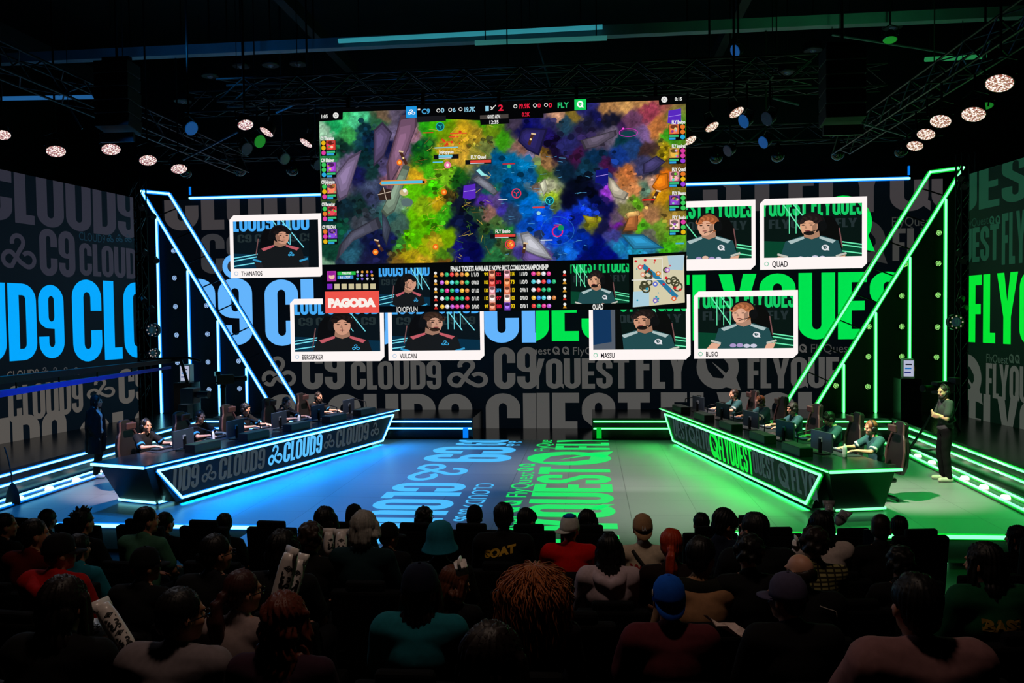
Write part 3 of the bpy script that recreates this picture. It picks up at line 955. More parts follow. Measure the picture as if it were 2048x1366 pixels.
# ================================================================== the hanging game screen
SY = 14.0
tS = thing('hanging_screen', 'huge hanging screen showing a fantasy battle game with score bars and player insets', 'screen', (-0.13, SY, 3.1))
P = Panel((0, SY, 0), (1, 0, 0), (0, 0, 1), (-99, -99, 99, 99), 0.0012)
cTL, cTR, cBR, cBL = P.uv(639, 213), P.uv(1373, 196), P.uv(1372, 618), P.uv(645, 626)
su0, su1 = (cTL[0] + cBL[0]) / 2, (cTR[0] + cBR[0]) / 2
sv0, sv1 = (cBL[1] + cBR[1]) / 2, (cTL[1] + cTR[1]) / 2
P.rect = (su0, sv0, su1, sv1)
P.box(su0, sv0, su1, sv1, (2, 2, 4), 0)
GAME = """650 245 150 190 160,670 230 30 160 90,690 215 60 190 110,720 220 80 200 140,760 225 40 90 60,735 240 10 40 50,700 255 60 160 80,660 290 40 130 70,690 275 15 45 40,720 260 20 60 70,745 270 10 35 60,770 215 110 90 70,800 215 90 80 100,820 230 20 25 60,790 250 100 90 120,830 255 150 110 130,810 285 100 80 110,790 280 15 20 60,825 245 130 100 110,700 310 110 95 130,680 350 120 110 120,665 370 60 80 40,715 330 20 20 70,730 300 10 40 45,750 330 20 50 50,690 400 15 35 45,660 420 10 40 40,720 395 20 45 45,745 355 70 80 110,770 320 80 70 110,785 350 120 80 100,800 330 150 110 110,770 370 50 60 90,790 390 110 140 120,740 375 50 55 85,850 300 20 90 20,845 280 10 70 30,860 240 40 150 20,880 230 60 170 10,900 250 110 150 10,930 260 190 150 30,960 260 170 140 40,990 250 100 130 20,900 290 200 160 40,880 310 100 160 10,930 300 190 150 50,960 300 150 140 50,980 290 110 120 60,985 240 60 160 10,1010 270 60 150 20,840 340 190 150 30,860 330 70 170 20,830 365 90 180 10,870 370 60 180 10,900 345 110 170 30,880 395 180 150 20,855 400 130 170 20,840 430 100 180 0,870 440 70 170 0,895 420 60 160 20,800 440 60 90 80,830 470 80 170 0,850 490 150 170 10,875 480 180 160 30,820 500 170 150 20,800 515 120 90 30,850 515 200 160 40,890 500 70 120 20,900 470 120 170 0,800 480 50 120 40,780 420 40 90 90,905 380 60 50 20,920 350 20 80 20,930 400 15 20 40,915 430 10 15 50,940 380 10 15 45,950 450 5 10 50,920 480 20 20 110,950 500 5 5 70,935 520 15 15 90,890 525 90 60 20,740 460 15 20 55,760 490 10 15 60,720 440 60 65 75,700 470 30 70 90,690 500 40 90 110,670 450 15 70 50,660 490 15 60 45,740 510 25 25 60,780 470 20 25 70,680 515 30 40 60,650 520 120 160 130,1000 310 0 80 130,1030 320 0 100 150,1060 320 0 120 180,1000 340 10 80 120,1030 350 0 90 150,1070 350 10 90 150,985 330 20 60 90,1015 380 0 60 110,1045 380 0 70 110,1075 390 0 110 180,1060 410 0 100 190,1100 420 10 80 200,1130 430 20 50 200,1090 450 10 60 200,1130 470 10 60 190,1160 430 10 30 150,1150 500 20 100 210,1170 480 5 40 150,1190 500 0 10 100,1120 510 20 80 160,1060 450 10 70 170,1030 420 40 60 90,960 370 40 40 80,975 350 60 70 90,990 370 20 90 80,1000 390 90 70 130,1010 410 60 50 150,975 390 80 40 160,960 420 30 60 40,985 420 140 100 90,1000 440 70 100 50,970 450 40 70 30,985 470 20 60 60,1010 460 30 110 50,1020 490 60 80 40,1000 510 40 110 60,1030 520 60 100 60,1060 480 150 150 160,1075 500 130 130 145,1100 515 90 60 120,1050 500 60 50 130,1040 240 60 50 70,1060 250 10 10 80,1080 240 20 20 90,1110 240 40 40 90,1140 245 30 60 80,1120 230 200 150 120,1150 225 120 100 40,1200 230 20 20 70,1180 250 30 30 60,1230 240 20 20 40,1270 240 100 60 90,1300 225 150 60 80,1220 215 180 130 80,1260 210 200 150 90,1290 205 180 130 80,1180 210 40 40 110,1250 260 60 35 80,1180 270 40 30 70,1100 270 30 20 90,1070 270 50 40 90,1050 290 140 100 90,1070 300 120 110 140,1090 300 110 80 30,1100 320 150 110 70,1120 300 20 10 40,1110 280 20 10 50,1140 290 40 40 100,1200 285 70 60 80,1230 270 100 90 110,1250 275 10 50 60,1290 270 120 90 140,1270 295 30 60 110,1200 310 10 40 70,1160 310 60 20 60,1240 310 20 50 120,1300 300 60 40 40,1320 260 180 110 60,1340 270 60 150 30,1330 310 150 130 20,1290 330 60 60 100,1310 340 40 40 60,1220 330 60 20 60,1350 330 110 80 30,1140 340 10 30 50,1180 330 15 50 70,1210 350 30 50 90,1160 370 5 8 25,1190 380 3 4 20,1150 400 5 5 30,1200 400 5 10 60,1170 410 20 60 200,1190 430 20 60 200,1160 420 15 50 170,1215 420 10 10 70,1210 370 20 20 80,1220 380 150 60 200,1095 340 80 110 40,1085 350 60 110 30,1100 370 170 170 140,1105 390 150 180 40,1110 410 90 110 60,1080 370 110 90 80,1235 380 170 160 140,1250 390 180 170 150,1260 350 190 110 60,1270 380 200 130 80,1250 360 180 110 60,1290 380 90 120 100,1310 370 180 140 120,1330 360 220 110 20,1320 390 200 140 20,1300 400 120 90 60,1280 410 90 150 30,1350 400 120 110 30,1260 420 110 110 60,1240 440 90 80 90,1300 430 170 120 80,1340 440 150 120 50,1320 460 100 140 40,1350 480 90 160 30,1340 500 60 160 20,1280 440 200 130 70,1265 440 150 100 60,1240 445 110 30 150,1290 450 80 170 30,1250 460 60 50 40,1300 470 90 90 80,1260 480 20 90 150,1240 490 30 130 180,1280 490 30 140 170,1300 500 40 120 160,1230 470 60 60 130,1210 450 20 20 60,1190 440 120 120 20,1200 480 5 10 100,1220 510 5 10 110,1170 520 5 10 90,1350 515 60 60 120"""
G = np.array([[float(x) for x in q.split()] for q in GAME.split(',')])
NX, NY = 360, 170
gx = np.linspace(639, 1373, NX + 1)
gy = np.linspace(196, 528, NY + 1)
X, Y = np.meshgrid(gx, gy)
wob = sum(np.sin(X * fx + Y * fy + ph) * am for fx, fy, ph, am in ((.11, .05, 1, 2.6), (.05, -.13, 2, 2.6), (.31, .22, .5, 1.4), (-.27, .36, 3, 1.2), (.62, -.5, 1.1, .7)))
wob2 = sum(np.sin(X * fx + Y * fy + ph) * am for fx, fy, ph, am in ((.09, .12, 4, 2.6), (.15, -.04, 2.2, 2.2), (-.34, .27, .9, 1.4), (.41, .33, 5, 1.0), (-.55, .6, 2.1, .7)))
num = np.zeros(X.shape + (3,))
den = np.zeros(X.shape)
for px, py, r, g, b in G:
    d2 = (X + wob - px) ** 2 + (Y + wob2 - py) ** 2 + 8
    w = d2 ** -3.0
    num += w[..., None] * np.array((r, g, b))
    den += w
img = num / den[..., None]
def vnoise(cell, seed):
    r_ = np.random.default_rng(seed)
    nx, ny = int(760 / cell) + 3, int(340 / cell) + 3
    a = r_.normal(0, 1, (ny, nx))
    u, v = (X - 630) / cell, (Y - 190) / cell
    i, j = np.clip(u.astype(int), 0, nx - 2), np.clip(v.astype(int), 0, ny - 2)
    fu, fv = u - i, v - j
    fu, fv = fu * fu * (3 - 2 * fu), fv * fv * (3 - 2 * fv)
    return (a[j, i] * (1 - fu) + a[j, i + 1] * fu) * (1 - fv) + (a[j + 1, i] * (1 - fu) + a[j + 1, i + 1] * fu) * fv


tex = (1 + .09 * vnoise(9, 1) + .07 * vnoise(4, 2) + .04 * RNG.normal(0, 1, X.shape))[..., None]
rid = 1 + .10 * np.sin(X * .55 + Y * .4 + wob * 1.3)[..., None] * np.sin(Y * .5 - X * .22 + wob2)[..., None]
lum = img.mean(axis=2, keepdims=True)
img = np.clip((img + (img - lum) * .06) * tex * rid * .96, 0, 255) / 255
srgb = img.copy()
img = np.where(img <= .04045, img / 12.92, ((img + .055) / 1.055) ** 2.4)


def suv(px, py):
    f = (px - 639) / 734
    t_ = 213 - 17 * f
    b_ = 626 - 8 * f
    return su0 + (su1 - su0) * f, sv1 - (sv1 - sv0) * (py - t_) / (b_ - t_)


UU = su0 + (su1 - su0) * (X - 639) / 734
VT = 213 - 17 * (X - 639) / 734
VV = sv1 - (sv1 - sv0) * (Y + 9 - 9 * ((X - 639) / 367 - 1) * 0 - VT - 8 * (X - 639) / 734 * 0) / 413
VV = sv1 - (sv1 - sv0) * (Y - 196) / 421.5
base = len(P.v)
for j in range(NY + 1):
    for i in range(NX + 1):
        P.v.append(P.O + P.U * float(UU[j, i]) + P.V * float(VV[j, i]) + P.N * 0.001)
for j in range(NY):
    for i in range(NX):
        a = base + j * (NX + 1) + i
        P.f.append((a + NX + 1, a + NX + 2, a + 1, a))
        P.c.append([(*img[j + 1, i], 1), (*img[j + 1, i + 1], 1), (*img[j, i + 1], 1), (*img[j, i], 1)])
# the grid keeps the screen's own straight edges: its picture rows run parallel to the top rail
def sb(x0, y0, x1, y1, rgb, l=2):
    a, b = suv(x0, (y0 + y1) / 2), suv(x1, (y0 + y1) / 2)
    xm = (x0 + x1) / 2
    P.box(a[0], suv(xm, y1)[1], b[0], suv(xm, y0)[1], rgb, l)


def sw(txt, x0, x1, y0, y1, rgb, l=4, bold=0.03):
    xm = (x0 + x1) / 2
    P.word(txt, suv(x0, y0)[0], suv(x1, y0)[0], suv(xm, y1)[1], suv(xm, y0)[1], rgb, l, bold)


def sp(pts, rgb, l=2):
    P.poly([suv(*p) for p in pts], rgb, l)


def sd(x, y, r, rgb, l=3, ry=None):
    sp([(x + r * math.cos(2 * math.pi * i / 16), y + (ry or r) * math.sin(2 * math.pi * i / 16)) for i in range(16)], rgb, l)


def sl(pts, w, rgb, l=3):
    P.line([suv(*p) for p in pts], w * 0.0088, rgb, l)


def sring(x, y, r, w, rgb, l=3, ry=None):
    sl([(x + r * math.cos(2 * math.pi * i / 24), y + (ry or r) * math.sin(2 * math.pi * i / 24)) for i in range(25)], w, rgb, l)


# foliage, stones and strokes scattered over the scenery
rs = random.Random(21)
FOL = [((10, 40, 44), (16, 60, 56), (8, 28, 40)), ((20, 90, 20), (60, 150, 20), (14, 60, 24)), ((40, 60, 90), (90, 90, 120), (24, 26, 50)), ((150, 130, 40), (200, 160, 50), (90, 110, 20)), ((10, 60, 130), (20, 100, 180), (6, 40, 100)), ((16, 14, 40), (40, 30, 70), (6, 8, 26))]
for (x0, y0, x1, y1, n_, fam, r0, r1) in ((655, 285, 700, 300, 14, 0, 4, 9), (715, 235, 770, 330, 50, 0, 4, 10), (650, 385, 760, 470, 60, 0, 4, 11), (800, 240, 830, 290, 14, 2, 3, 7), (840, 280, 870, 320, 20, 1, 4, 9), (905, 330, 925, 400, 20, 1, 3, 7), (780, 460, 830, 510, 20, 1, 4, 9), (850, 430, 900, 480, 16, 3, 5, 12), (865, 330, 900, 400, 14, 3, 4, 10),
                                         (925, 270, 1000, 300, 18, 3, 3, 9), (1000, 440, 1040, 520, 26, 1, 3, 8), (960, 400, 990, 470, 18, 2, 3, 7), (1060, 240, 1240, 330, 60, 5, 5, 13), (1150, 340, 1230, 400, 30, 5, 5, 12), (1085, 335, 1120, 420, 30, 1, 2.5, 6), (1320, 280, 1345, 330, 24, 1, 3, 7), (1250, 430, 1350, 520, 40, 1, 3, 8), (1240, 340, 1310, 420, 30, 3, 3, 8), (1000, 310, 1075, 400, 16, 4, 6, 14), (1060, 420, 1180, 520, 24, 4, 7, 16), (1160, 405, 1215, 445, 14, 4, 4, 10), (900, 400, 960, 525, 26, 5, 6, 14), (740, 455, 790, 520, 18, 5, 6, 12)):
    for _ in range(n_):
        x, y, r = rs.uniform(x0, x1), rs.uniform(y0, y1), rs.uniform(r0, r1) * .8
        n2 = rs.randint(5, 8)
        c_ = tuple(255 * v for v in srgb[min(NY, max(0, int((y - 196) / 332 * NY))), min(NX, max(0, int((x - 639) / 734 * NX)))])
        f_ = rs.choice((.55, .7, .82, 1.2, 1.4))
        q = [(x + r * rs.uniform(.6, 1.15) * math.cos(2 * math.pi * i / n2), y + r * .8 * rs.uniform(.6, 1.15) * math.sin(2 * math.pi * i / n2)) for i in range(n2)]
        sp(q, tuple(min(255, v * f_) for v in c_), 1.3)
for _ in range(90):
    x, y = rs.uniform(820, 1000), rs.uniform(250, 520)
    sl([(x, y), (x + rs.uniform(-14, 14), y + rs.uniform(-10, 10)), (x + rs.uniform(-20, 20), y + rs.uniform(-14, 14))], .7, rs.choice([(120, 90, 30), (60, 110, 10), (210, 180, 70)]), 1.35)
for _ in range(50):
    x, y = rs.uniform(1000, 1180), rs.uniform(310, 520)
    sl([(x, y), (x + rs.uniform(4, 14), y + rs.uniform(-3, 3))], .6, (90, 170, 220), 1.35)
# rocks, walls and banners of the scenery
for pts, rgb in ([[(726, 296), (700, 310), (664, 352), (676, 400), (694, 390), (708, 350)], (122, 104, 138)], [[(752, 256), (770, 240), (790, 262), (772, 310), (750, 330)], (84, 70, 104)],
                 [[(808, 228), (842, 222), (840, 250), (820, 300), (800, 340), (780, 372), (776, 330)], (120, 86, 112)], [[(812, 326), (826, 330), (792, 420), (774, 432), (764, 420)], (120, 140, 120)],
                 [[(758, 430), (766, 452), (726, 470), (704, 480), (668, 520), (676, 488), (700, 460)], (72, 72, 88)], [[(766, 420), (774, 428), (784, 455), (774, 490), (766, 470)], (58, 64, 80)],
                 [[(1046, 466), (1062, 462), (1092, 490), (1112, 520), (1080, 512), (1054, 500)], (168, 168, 176)], [[(1054, 500), (1080, 510), (1120, 526), (1060, 528), (1048, 516)], (96, 74, 138)],
                 [[(950, 356), (962, 348), (992, 368), (1004, 384), (996, 390), (970, 372)], (110, 112, 124)], [[(1086, 366), (1098, 356), (1102, 380), (1094, 392)], (186, 186, 160)],
                 [[(1104, 258), (1060, 256), (1050, 262), (1044, 282), (1062, 300), (1086, 312)], (40, 34, 92)], [[(1168, 282), (1238, 262), (1240, 272), (1200, 296), (1176, 300)], (88, 78, 96)],
                 [[(1222, 354), (1232, 360), (1244, 378), (1262, 388), (1254, 402), (1232, 396), (1222, 376)], (176, 166, 146)], [[(1290, 330), (1316, 314), (1334, 326), (1310, 346), (1290, 350)], (62, 56, 100)],
                 [[(1170, 430), (1200, 436), (1200, 446), (1180, 448)], (150, 140, 30)], [[(1262, 430), (1280, 428), (1278, 462), (1250, 464)], (160, 96, 50)], [[(1254, 428), (1282, 422), (1284, 432), (1258, 438)], (220, 170, 100)],
                 [[(1322, 350), (1338, 348), (1340, 378), (1318, 386), (1306, 376)], (226, 120, 20)], [[(1246, 470), (1290, 470), (1330, 498), (1270, 500)], (40, 130, 175)]):
    sp(pts, tuple(v * .62 for v in rgb), 1.45)
    cx_, cy_ = sum(p[0] for p in pts) / len(pts), sum(p[1] for p in pts) / len(pts)
    for q_, k_ in enumerate((.86, .62, .36)):
        sp([(cx_ + (x - cx_) * k_ - 1.5 * q_, cy_ + (y - cy_) * k_ - 1.5 * q_) for x, y in pts], tuple(min(255, v * (.9 + .16 * q_)) for v in rgb), 1.5 + .05 * q_)
for x, y, a in ((946, 380, 0), (1352, 236, .5), (1210, 352, 0)):
    sp([(x - 12, y - 10), (x + 12, y - 14), (x + 12, y + 14), (x, y + 18), (x - 14, y + 14)], (88, 40, 190) if a != 0 or x == 946 else (20, 20, 120), 2)
    sl([(x - 12, y + 2), (x + 12, y - 2)], .9, (180, 150, 240))
for x, y, dx, dy in ((806, 300, 12, 26), (1074, 268, -8, 22), (1318, 384, -12, 24), (752, 478, 14, 22), (1056, 486, -3, 20)):
    sl([(x, y), (x + dx, y + dy)], 6, (70, 40, 30), 2)
    sl([(x - 3, y - 1), (x + 6, y + 1)], 3, (220, 190, 150), 3)
    sd(x + dx * .5, y + dy * .5, 2, (250, 220, 150), 3)
for x, y, r in ((804, 322, 6), (894, 382, 6), (751, 502, 6), (875, 492, 6), (1028, 488, 8)):
    sd(x, y, r, (240, 110, 20), 2)
    sd(x, y, r * .5, (255, 190, 90), 2.2)
sp([(768, 372), (784, 376), (786, 396), (762, 398), (758, 386)], (52, 36, 30), 2)
sl([(758, 386), (786, 380)], 1.2, (210, 190, 170), 3)
sl([(770, 372), (776, 398)], 1.2, (210, 190, 170), 3)
sd(818, 402, 12, (90, 110, 110), 2, 9)
sd(812, 382, 9, (200, 180, 130), 2.2, 7)
sd(814, 378, 4, (240, 240, 230), 2.4)
for (x0, y0, x1, y1, a, b) in ((852, 262, 874, 264, (220, 40, 40), 0), (908, 264, 942, 266, (230, 60, 40), 0), (905, 271, 925, 273, (230, 60, 40), 0), (886, 281, 912, 283, (230, 60, 40), 0), (876, 292, 924, 294, (120, 200, 220), 0), (872, 321, 893, 323, (90, 200, 240), 0),
                              (1013, 326, 1038, 328, (200, 30, 30), 0), (1004, 397, 1022, 399, (200, 210, 220), 0), (1072, 413, 1096, 416, (220, 60, 60), 0), (1087, 479, 1111, 481, (210, 230, 240), 0), (1114, 449, 1130, 451, (220, 40, 60), 0), (1288, 400, 1312, 403, (220, 40, 30), 0), (1352, 487, 1368, 490, (60, 170, 220), 0)):
    sb(x0, y0, x1, y1, a, 3)
for i in range(12):
    x, y = 880 + RNG.uniform(0, 60), 262 + RNG.uniform(0, 34)
    sd(x, y, RNG.uniform(1.5, 3), (220, 60, 30) if i % 3 else (240, 170, 60), 3)
for x0, y0, x1, rgb, nm in ((875, 307, 924, (110, 200, 225), 'Jojopyun'), (939, 318, 990, (225, 70, 60), 'FLY Quad'), (987, 467, 1037, (225, 70, 60), 'FLY Busio')):
    sb(x0 - 1, y0, x1 + 1, y0 + 9, (14, 14, 18), 3)
    sb(x0 + 9, y0 + 1, x1 - 12 if rgb[0] < 200 else x1, y0 + 6, rgb, 3.3)
    sb(x0 + 9, y0 + 6.5, x1 - 14, y0 + 8, (210, 225, 235), 3.3)
    sw(nm, (x0 + x1) / 2 - 15, (x0 + x1) / 2 + 15, y0 - 9, y0 - 2, (240, 240, 235), 3.3)
sp([(762, 364), (766, 358), (856, 355), (860, 360), (856, 365), (766, 368)], (220, 140, 40), 3)
sb(766, 359, 850, 365, (80, 190, 225), 3.3)
sb(850, 359, 855, 364, (20, 16, 20), 3.4)
sd(902, 328, 7, (240, 120, 160), 3)
sd(902, 328, 3, (255, 230, 230), 3.2)
sp([(960, 340), (966, 336), (976, 346), (984, 350), (970, 350)], (150, 235, 235), 3)
for x, y, rgb in ((888, 251, (30, 190, 190)), (1106, 401, (40, 210, 220))):
    sd(x, y, 8, (10, 80, 90), 2.6)
    sring(x, y, 8, 1.2, rgb)
    sl([(x - 4, y - 3), (x, y), (x + 4, y - 3)], 1.4, rgb)
    sl([(x, y), (x, y + 5)], 1.4, rgb)
for x, y in ((1040, 386), (1026, 488)):
    sring(x, y, 9, 1.8, (235, 50, 80))
    sl([(x - 5, y - 3), (x, y), (x + 5, y - 3)], 1.6, (235, 50, 80))
    sl([(x, y), (x, y + 6)], 1.6, (235, 50, 80))
sring(1121, 461, 33, .8, (40, 110, 190), 2.6, 28)
sring(1121, 463, 10, 2.4, (225, 30, 120))
sd(1128, 456, 6, (20, 140, 90), 3.2)
sd(1084, 426, 4, (150, 210, 220), 3)
sd(1026, 332, 4, (60, 190, 110), 3)
sd(1252, 260, 2, (250, 80, 220), 3)
sring(1262, 268, 18, 1.0, (210, 40, 190), 2.6, 8)
sd(1262, 272, 15, (20, 60, 70), 2.4, 8)
# head bar
sp([(639, 205), (690, 203), (688, 235), (639, 238)], (3, 3, 4), 2)
sb(639, 195, 1373, 212.5, (3, 3, 4), 1.2)
sp([(818, 205), (1182, 196), (1182, 222), (1096, 228), (1096, 236), (970, 240), (840, 233), (818, 234)], (3, 3, 4), 2)
sp([(840, 231), (900, 229), (900, 240), (842, 242)], (24, 24, 28), 2.2)
sp([(968, 229), (1028, 226), (1028, 247), (970, 249)], (6, 6, 8), 2.4)
sp([(969, 230), (1026, 228), (1026, 236), (969, 238)], (70, 64, 60), 2.5)
sb(819, 210, 841, 233, (30, 150, 225), 2.6)
sw('@', 822, 838, 216, 227, (255, 255, 255), 3, None)
sb(1157, 199, 1180, 222, (20, 205, 90), 2.6)
sw('%', 1162, 1175, 204, 217, (255, 255, 255), 3, None)
sw('C9', 851, 868, 215, 225, (70, 160, 210))
sw('FLY', 1124, 1146, 206, 217, (40, 190, 110))
sb(843, 215, 848, 218, (240, 220, 210), 3)
CY, RD, WH = (140, 200, 225), (225, 30, 60), (230, 230, 226)
sw('0', 890, 897, 214, 223, CY), sw('6', 914, 920, 214, 222, CY), sw('19.7K', 938, 960, 213, 222, CY)
sw('1', 980, 987, 211, 221, CY), sw('2', 1006, 1016, 209, 221, RD)
sw('19.9K', 1047, 1070, 208, 217, RD), sw('0', 1084, 1091, 208, 216, RD), sw('0', 1106, 1113, 207, 216, RD)
sw('0.2K', 1053, 1069, 225, 233, RD)
for x, y in ((885, 219), (909, 218), (930, 217), (1040, 213), (1079, 212), (1101, 211)):
    sring(x, y, 3.2, 1.2, WH)
sl([(991, 219), (1001, 210)], 1.6, WH)
sl([(991, 213), (995, 218)], 1.6, WH)
sw('GOLD ADV.', 984, 1010, 229, 236, WH), sw('12:35', 988, 1006, 240, 247, WH)
sw('1:05', 644, 657, 224, 231, WH), sw('0:15', 1352, 1366, 200, 206, WH)
sd(674, 226, 6, WH), sring(674, 226, 2.5, 1, (3, 3, 4))
sp([(1320, 194), (1373, 192), (1373, 213), (1322, 215)], (3, 3, 4), 2)
sd(1332, 204, 6, WH), sring(1332, 204, 2.5, 1, (3, 3, 4))
# player tiles down both sides: plain coloured stand-ins for the portraits
HU = ((200, 60, 50), (150, 60, 190), (210, 110, 80), (190, 60, 70), (110, 60, 180), (220, 110, 60), (190, 150, 60), (220, 140, 150), (120, 60, 170), (240, 190, 180))
NM = ('C9 Thanatos', 'C9 Blaber', 'C9 Jojopyun', 'C9 Berserker', 'C9 VULCAN', 'FLY Bwipo', 'FLY Inspired', 'FLY Quad', 'FLY Massu', 'FLY Busio')
rg = random.Random(5)
for k in range(10):
    lf = k < 5
    y = (276, 320, 364, 409, 455)[k] if lf else (253, 300, 346, 393, 441)[k - 5]
    x = 641 if lf else 1340
    sb(x, y, x + 32, y + 31, (10, 10, 14), 3)
    px_ = x + 12 if lf else x + 1
    sb(px_, y, px_ + 19, y + 19, HU[k], 3.2)
    sd(px_ + 9, y + 11, 7, tuple(min(255, int(v * 1.25)) for v in HU[k]), 3.3)
    sd(px_ + 9, y + 5, 7, tuple(int(v * .5) for v in HU[k]), 3.35, 4)
    for q in range(5):
        sd(px_ + rg.uniform(2, 17), y + rg.uniform(2, 17), rg.uniform(1.2, 3), (rg.randint(60, 255), rg.randint(40, 220), rg.randint(40, 220)), 3.4)
    ix = x + 1 if lf else x + 22
    for q in range(3):
        c_ = rg.choice([(230, 180, 20), (220, 60, 160), (230, 120, 40), (60, 200, 90), (150, 60, 220), (40, 170, 220)])
        sd(ix + 5, y + 5 + q * 10, 4.6, c_, 3.3)
    bx = x + 12 if lf else x + 1
    sb(bx, y + 21, bx + 18, y + 25, (60, 190, 120), 3.3)
    sb(bx, y + 26, bx + rg.randint(10, 16), y + 30, (50, 160, 220), 3.3)
    sw(NM[k], x + (0 if lf else 6), x + (28 if lf else 32), y - 8, y - 1, WH, 3.4, 0.05)
# lower third
sp([(639, 527), (1260, 519), (1260, 510), (1373, 505), (1373, 630), (639, 630)], (3, 3, 4), 2)
sb(649, 540, 668, 561, (170, 50, 160), 3)
sd(659, 551, 6, (240, 190, 170), 3.3), sd(658, 545, 8, (150, 30, 150), 3.4, 4)
sb(671, 541, 709, 548, (40, 190, 70), 3), sb(671, 549, 704, 556, (60, 140, 210), 3)
sw('780/780', 680, 700, 542, 547, WH), sw('661/707', 676, 698, 550, 555, WH)
for q in range(12):
    sd(713 + (q // 3) * 10 + rg.uniform(-1, 1), 542 + (q % 3) * 7, 2.6, rg.choice([(220, 150, 60), (200, 200, 200), (110, 80, 200), (60, 170, 190)]), 3)
for q in range(7):
    sb(649 + q * 15, 566, 660 + q * 15, 577, rg.choice([(120, 40, 190), (90, 90, 90), (170, 60, 210), (200, 190, 150)]), 3)
sb(644, 581, 757, 626, (236, 84, 72), 3)
sw('PAGODA', 650, 750, 596, 612, (250, 240, 232), 3.6, 0.09)
sw('FINALS TICKETS AVAILABLE NOW: RIOT.COM/LCSCHAMPIONSHIP', 905, 1102, 530, 540, WH, 3, 0.04)
ICO = [(220, 60, 60), (40, 170, 110), (230, 180, 60), (60, 120, 220), (200, 120, 60), (180, 90, 200), (210, 210, 220), (220, 60, 140), (80, 190, 200)]
KD = ('1/1/0', '0/0/0', '0/1/0', '0/1/0', '0/0/0', '1/1/0', '1/0/0', '0/0/1', '0/0/0', '0/0/1')
for r in range(5):
    y = 548 + r * 16.2
    sp([(870, y + 5), (874, y - 3), (878, y + 5)], rg.choice([(190, 40, 30), (40, 120, 170), (200, 140, 40)]), 3), sd(874, y - 3, 3, WH, 3.2)
    sp([(1130, y + 4), (1134, y - 4), (1138, y + 4)], rg.choice([(190, 40, 30), (200, 140, 40)]), 3), sd(1134, y - 4, 3, WH, 3.2)
    for q in range(6):
        x = 887 + q * 10.2
        c_ = rg.choice(ICO)
        sd(x, y, 4.4, c_, 3), sd(x + 1, y - 1, 2, tuple(min(255, v + 50) for v in c_), 3.2)
        x = 1072 + q * 10.2
        if q < 4 + r % 2:
            c_ = rg.choice(ICO)
            sd(x, y - 1, 4.4, c_, 3), sd(x + 1, y - 2, 2, tuple(min(255, v + 50) for v in c_), 3.2)
    sw(KD[r], 947, 962, y - 4, y + 4, WH, 3, 0.02), sw(KD[5 + r], 1045, 1060, y - 5, y + 3, WH, 3, 0.02)
    sw(('99', '102', '130', '113', '97')[r], 973, 981, y - 4, y + 3, (235, 200, 20), 3), sw(('114', '73', '113', '100', '93')[r], 1026, 1034, y - 5, y + 3, (235, 200, 20), 3)
    for x in (983, 1013):
        c_ = rg.choice(HU)
        sb(x, y - 8, x + 12, y + 8, c_, 3), sd(x + 6, y, 4.5, tuple(min(255, v + 70) for v in c_), 3.2), sd(x + 6, y - 4, 5, tuple(v // 2 for v in c_), 3.3, 3)
    sw(('222', '373', '374', '97', '583')[r], 997, 1007, y - 4, y + 3, (60, 160, 220) if r == 2 else RD, 3)
for x in (989, 1019):
    sd(x, 622, 6, (3, 3, 4), 2.4)
# two camera insets
a, b = suv(757, 612), suv(862, 533.5)
portrait(P, (a[0], a[1], b[0], b[1]), 'blue', dict(seed=11, x=.58, y=.58, s=.85, turn=-1, skin=(206, 150, 124), hair=(18, 14, 14), beam=.72), 4)
a, b = suv(1146, 608), suv(1261, 528)
portrait(P, (a[0], a[1], b[0], b[1]), 'green', dict(seed=12, x=.44, y=.58, s=.85, turn=1, skin=(220, 164, 130), hair=(30, 22, 22), beard=1, beam=.12), 4)
sw('JOJOPYUN', 792, 836, 612, 624, WH, 4, 0.0), sw('QUAD', 1189, 1210, 608, 619, WH, 4)
# small map
sp([(1270, 516), (1368, 511), (1369, 606), (1270, 615)], (212, 204, 170), 3)
sp([(1336, 513), (1369, 511), (1366, 542), (1340, 540)], (170, 200, 214), 3.2)
sp([(1269, 584), (1300, 582), (1300, 612), (1268, 615)], (170, 205, 220), 3.2)
sl([(1288, 532), (1316, 556), (1346, 588), (1354, 596)], 9, (40, 120, 160), 3.3)
for q in range(16):
    x, y = rg.uniform(1280, 1358), rg.uniform(524, 600)
    if (x < 1302 and y > 580) or (x > 1336 and y < 545):
        continue
    sring(x, y, rg.uniform(4, 9), 3, (66, 66, 44), 3.4)
for q in range(26):
    x, y = rg.uniform(1274, 1366), rg.uniform(518, 608)
    sd(x, y, rg.uniform(1.2, 3), (210, 30, 40) if x + (608 - y) > 1366 - 10 else (30, 150, 180), 3.6)
for x, y, c_ in ((1283, 535, (220, 90, 90)), (1288, 550, (220, 150, 120)), (1318, 548, (220, 130, 40)), (1336, 541, (180, 120, 200)), (1312, 569, (90, 110, 210)), (1312, 602, (130, 110, 190)), (1348, 598, (220, 100, 50))):
    sd(x, y, 5, c_, 3.7), sd(x, y, 2.5, (240, 220, 210), 3.8)
sl([(1272, 519), (1326, 517), (1326, 561)], 1.2, (240, 240, 240), 3.9)
sl([(1266, 561), (1326, 560)], 1.2, (240, 240, 240), 3.9)
adopt(P.build('display', led_mat('led_screen_pixels', 1.0, (3, 3, 4), 0.7)), tS)
mb = MB().box(((su0 + su1) / 2, SY + 0.09, (sv0 + sv1) / 2), (su1 - su0, 0.17, sv1 - sv0))
adopt(mb.build('cabinet', M_BLACK), tS)
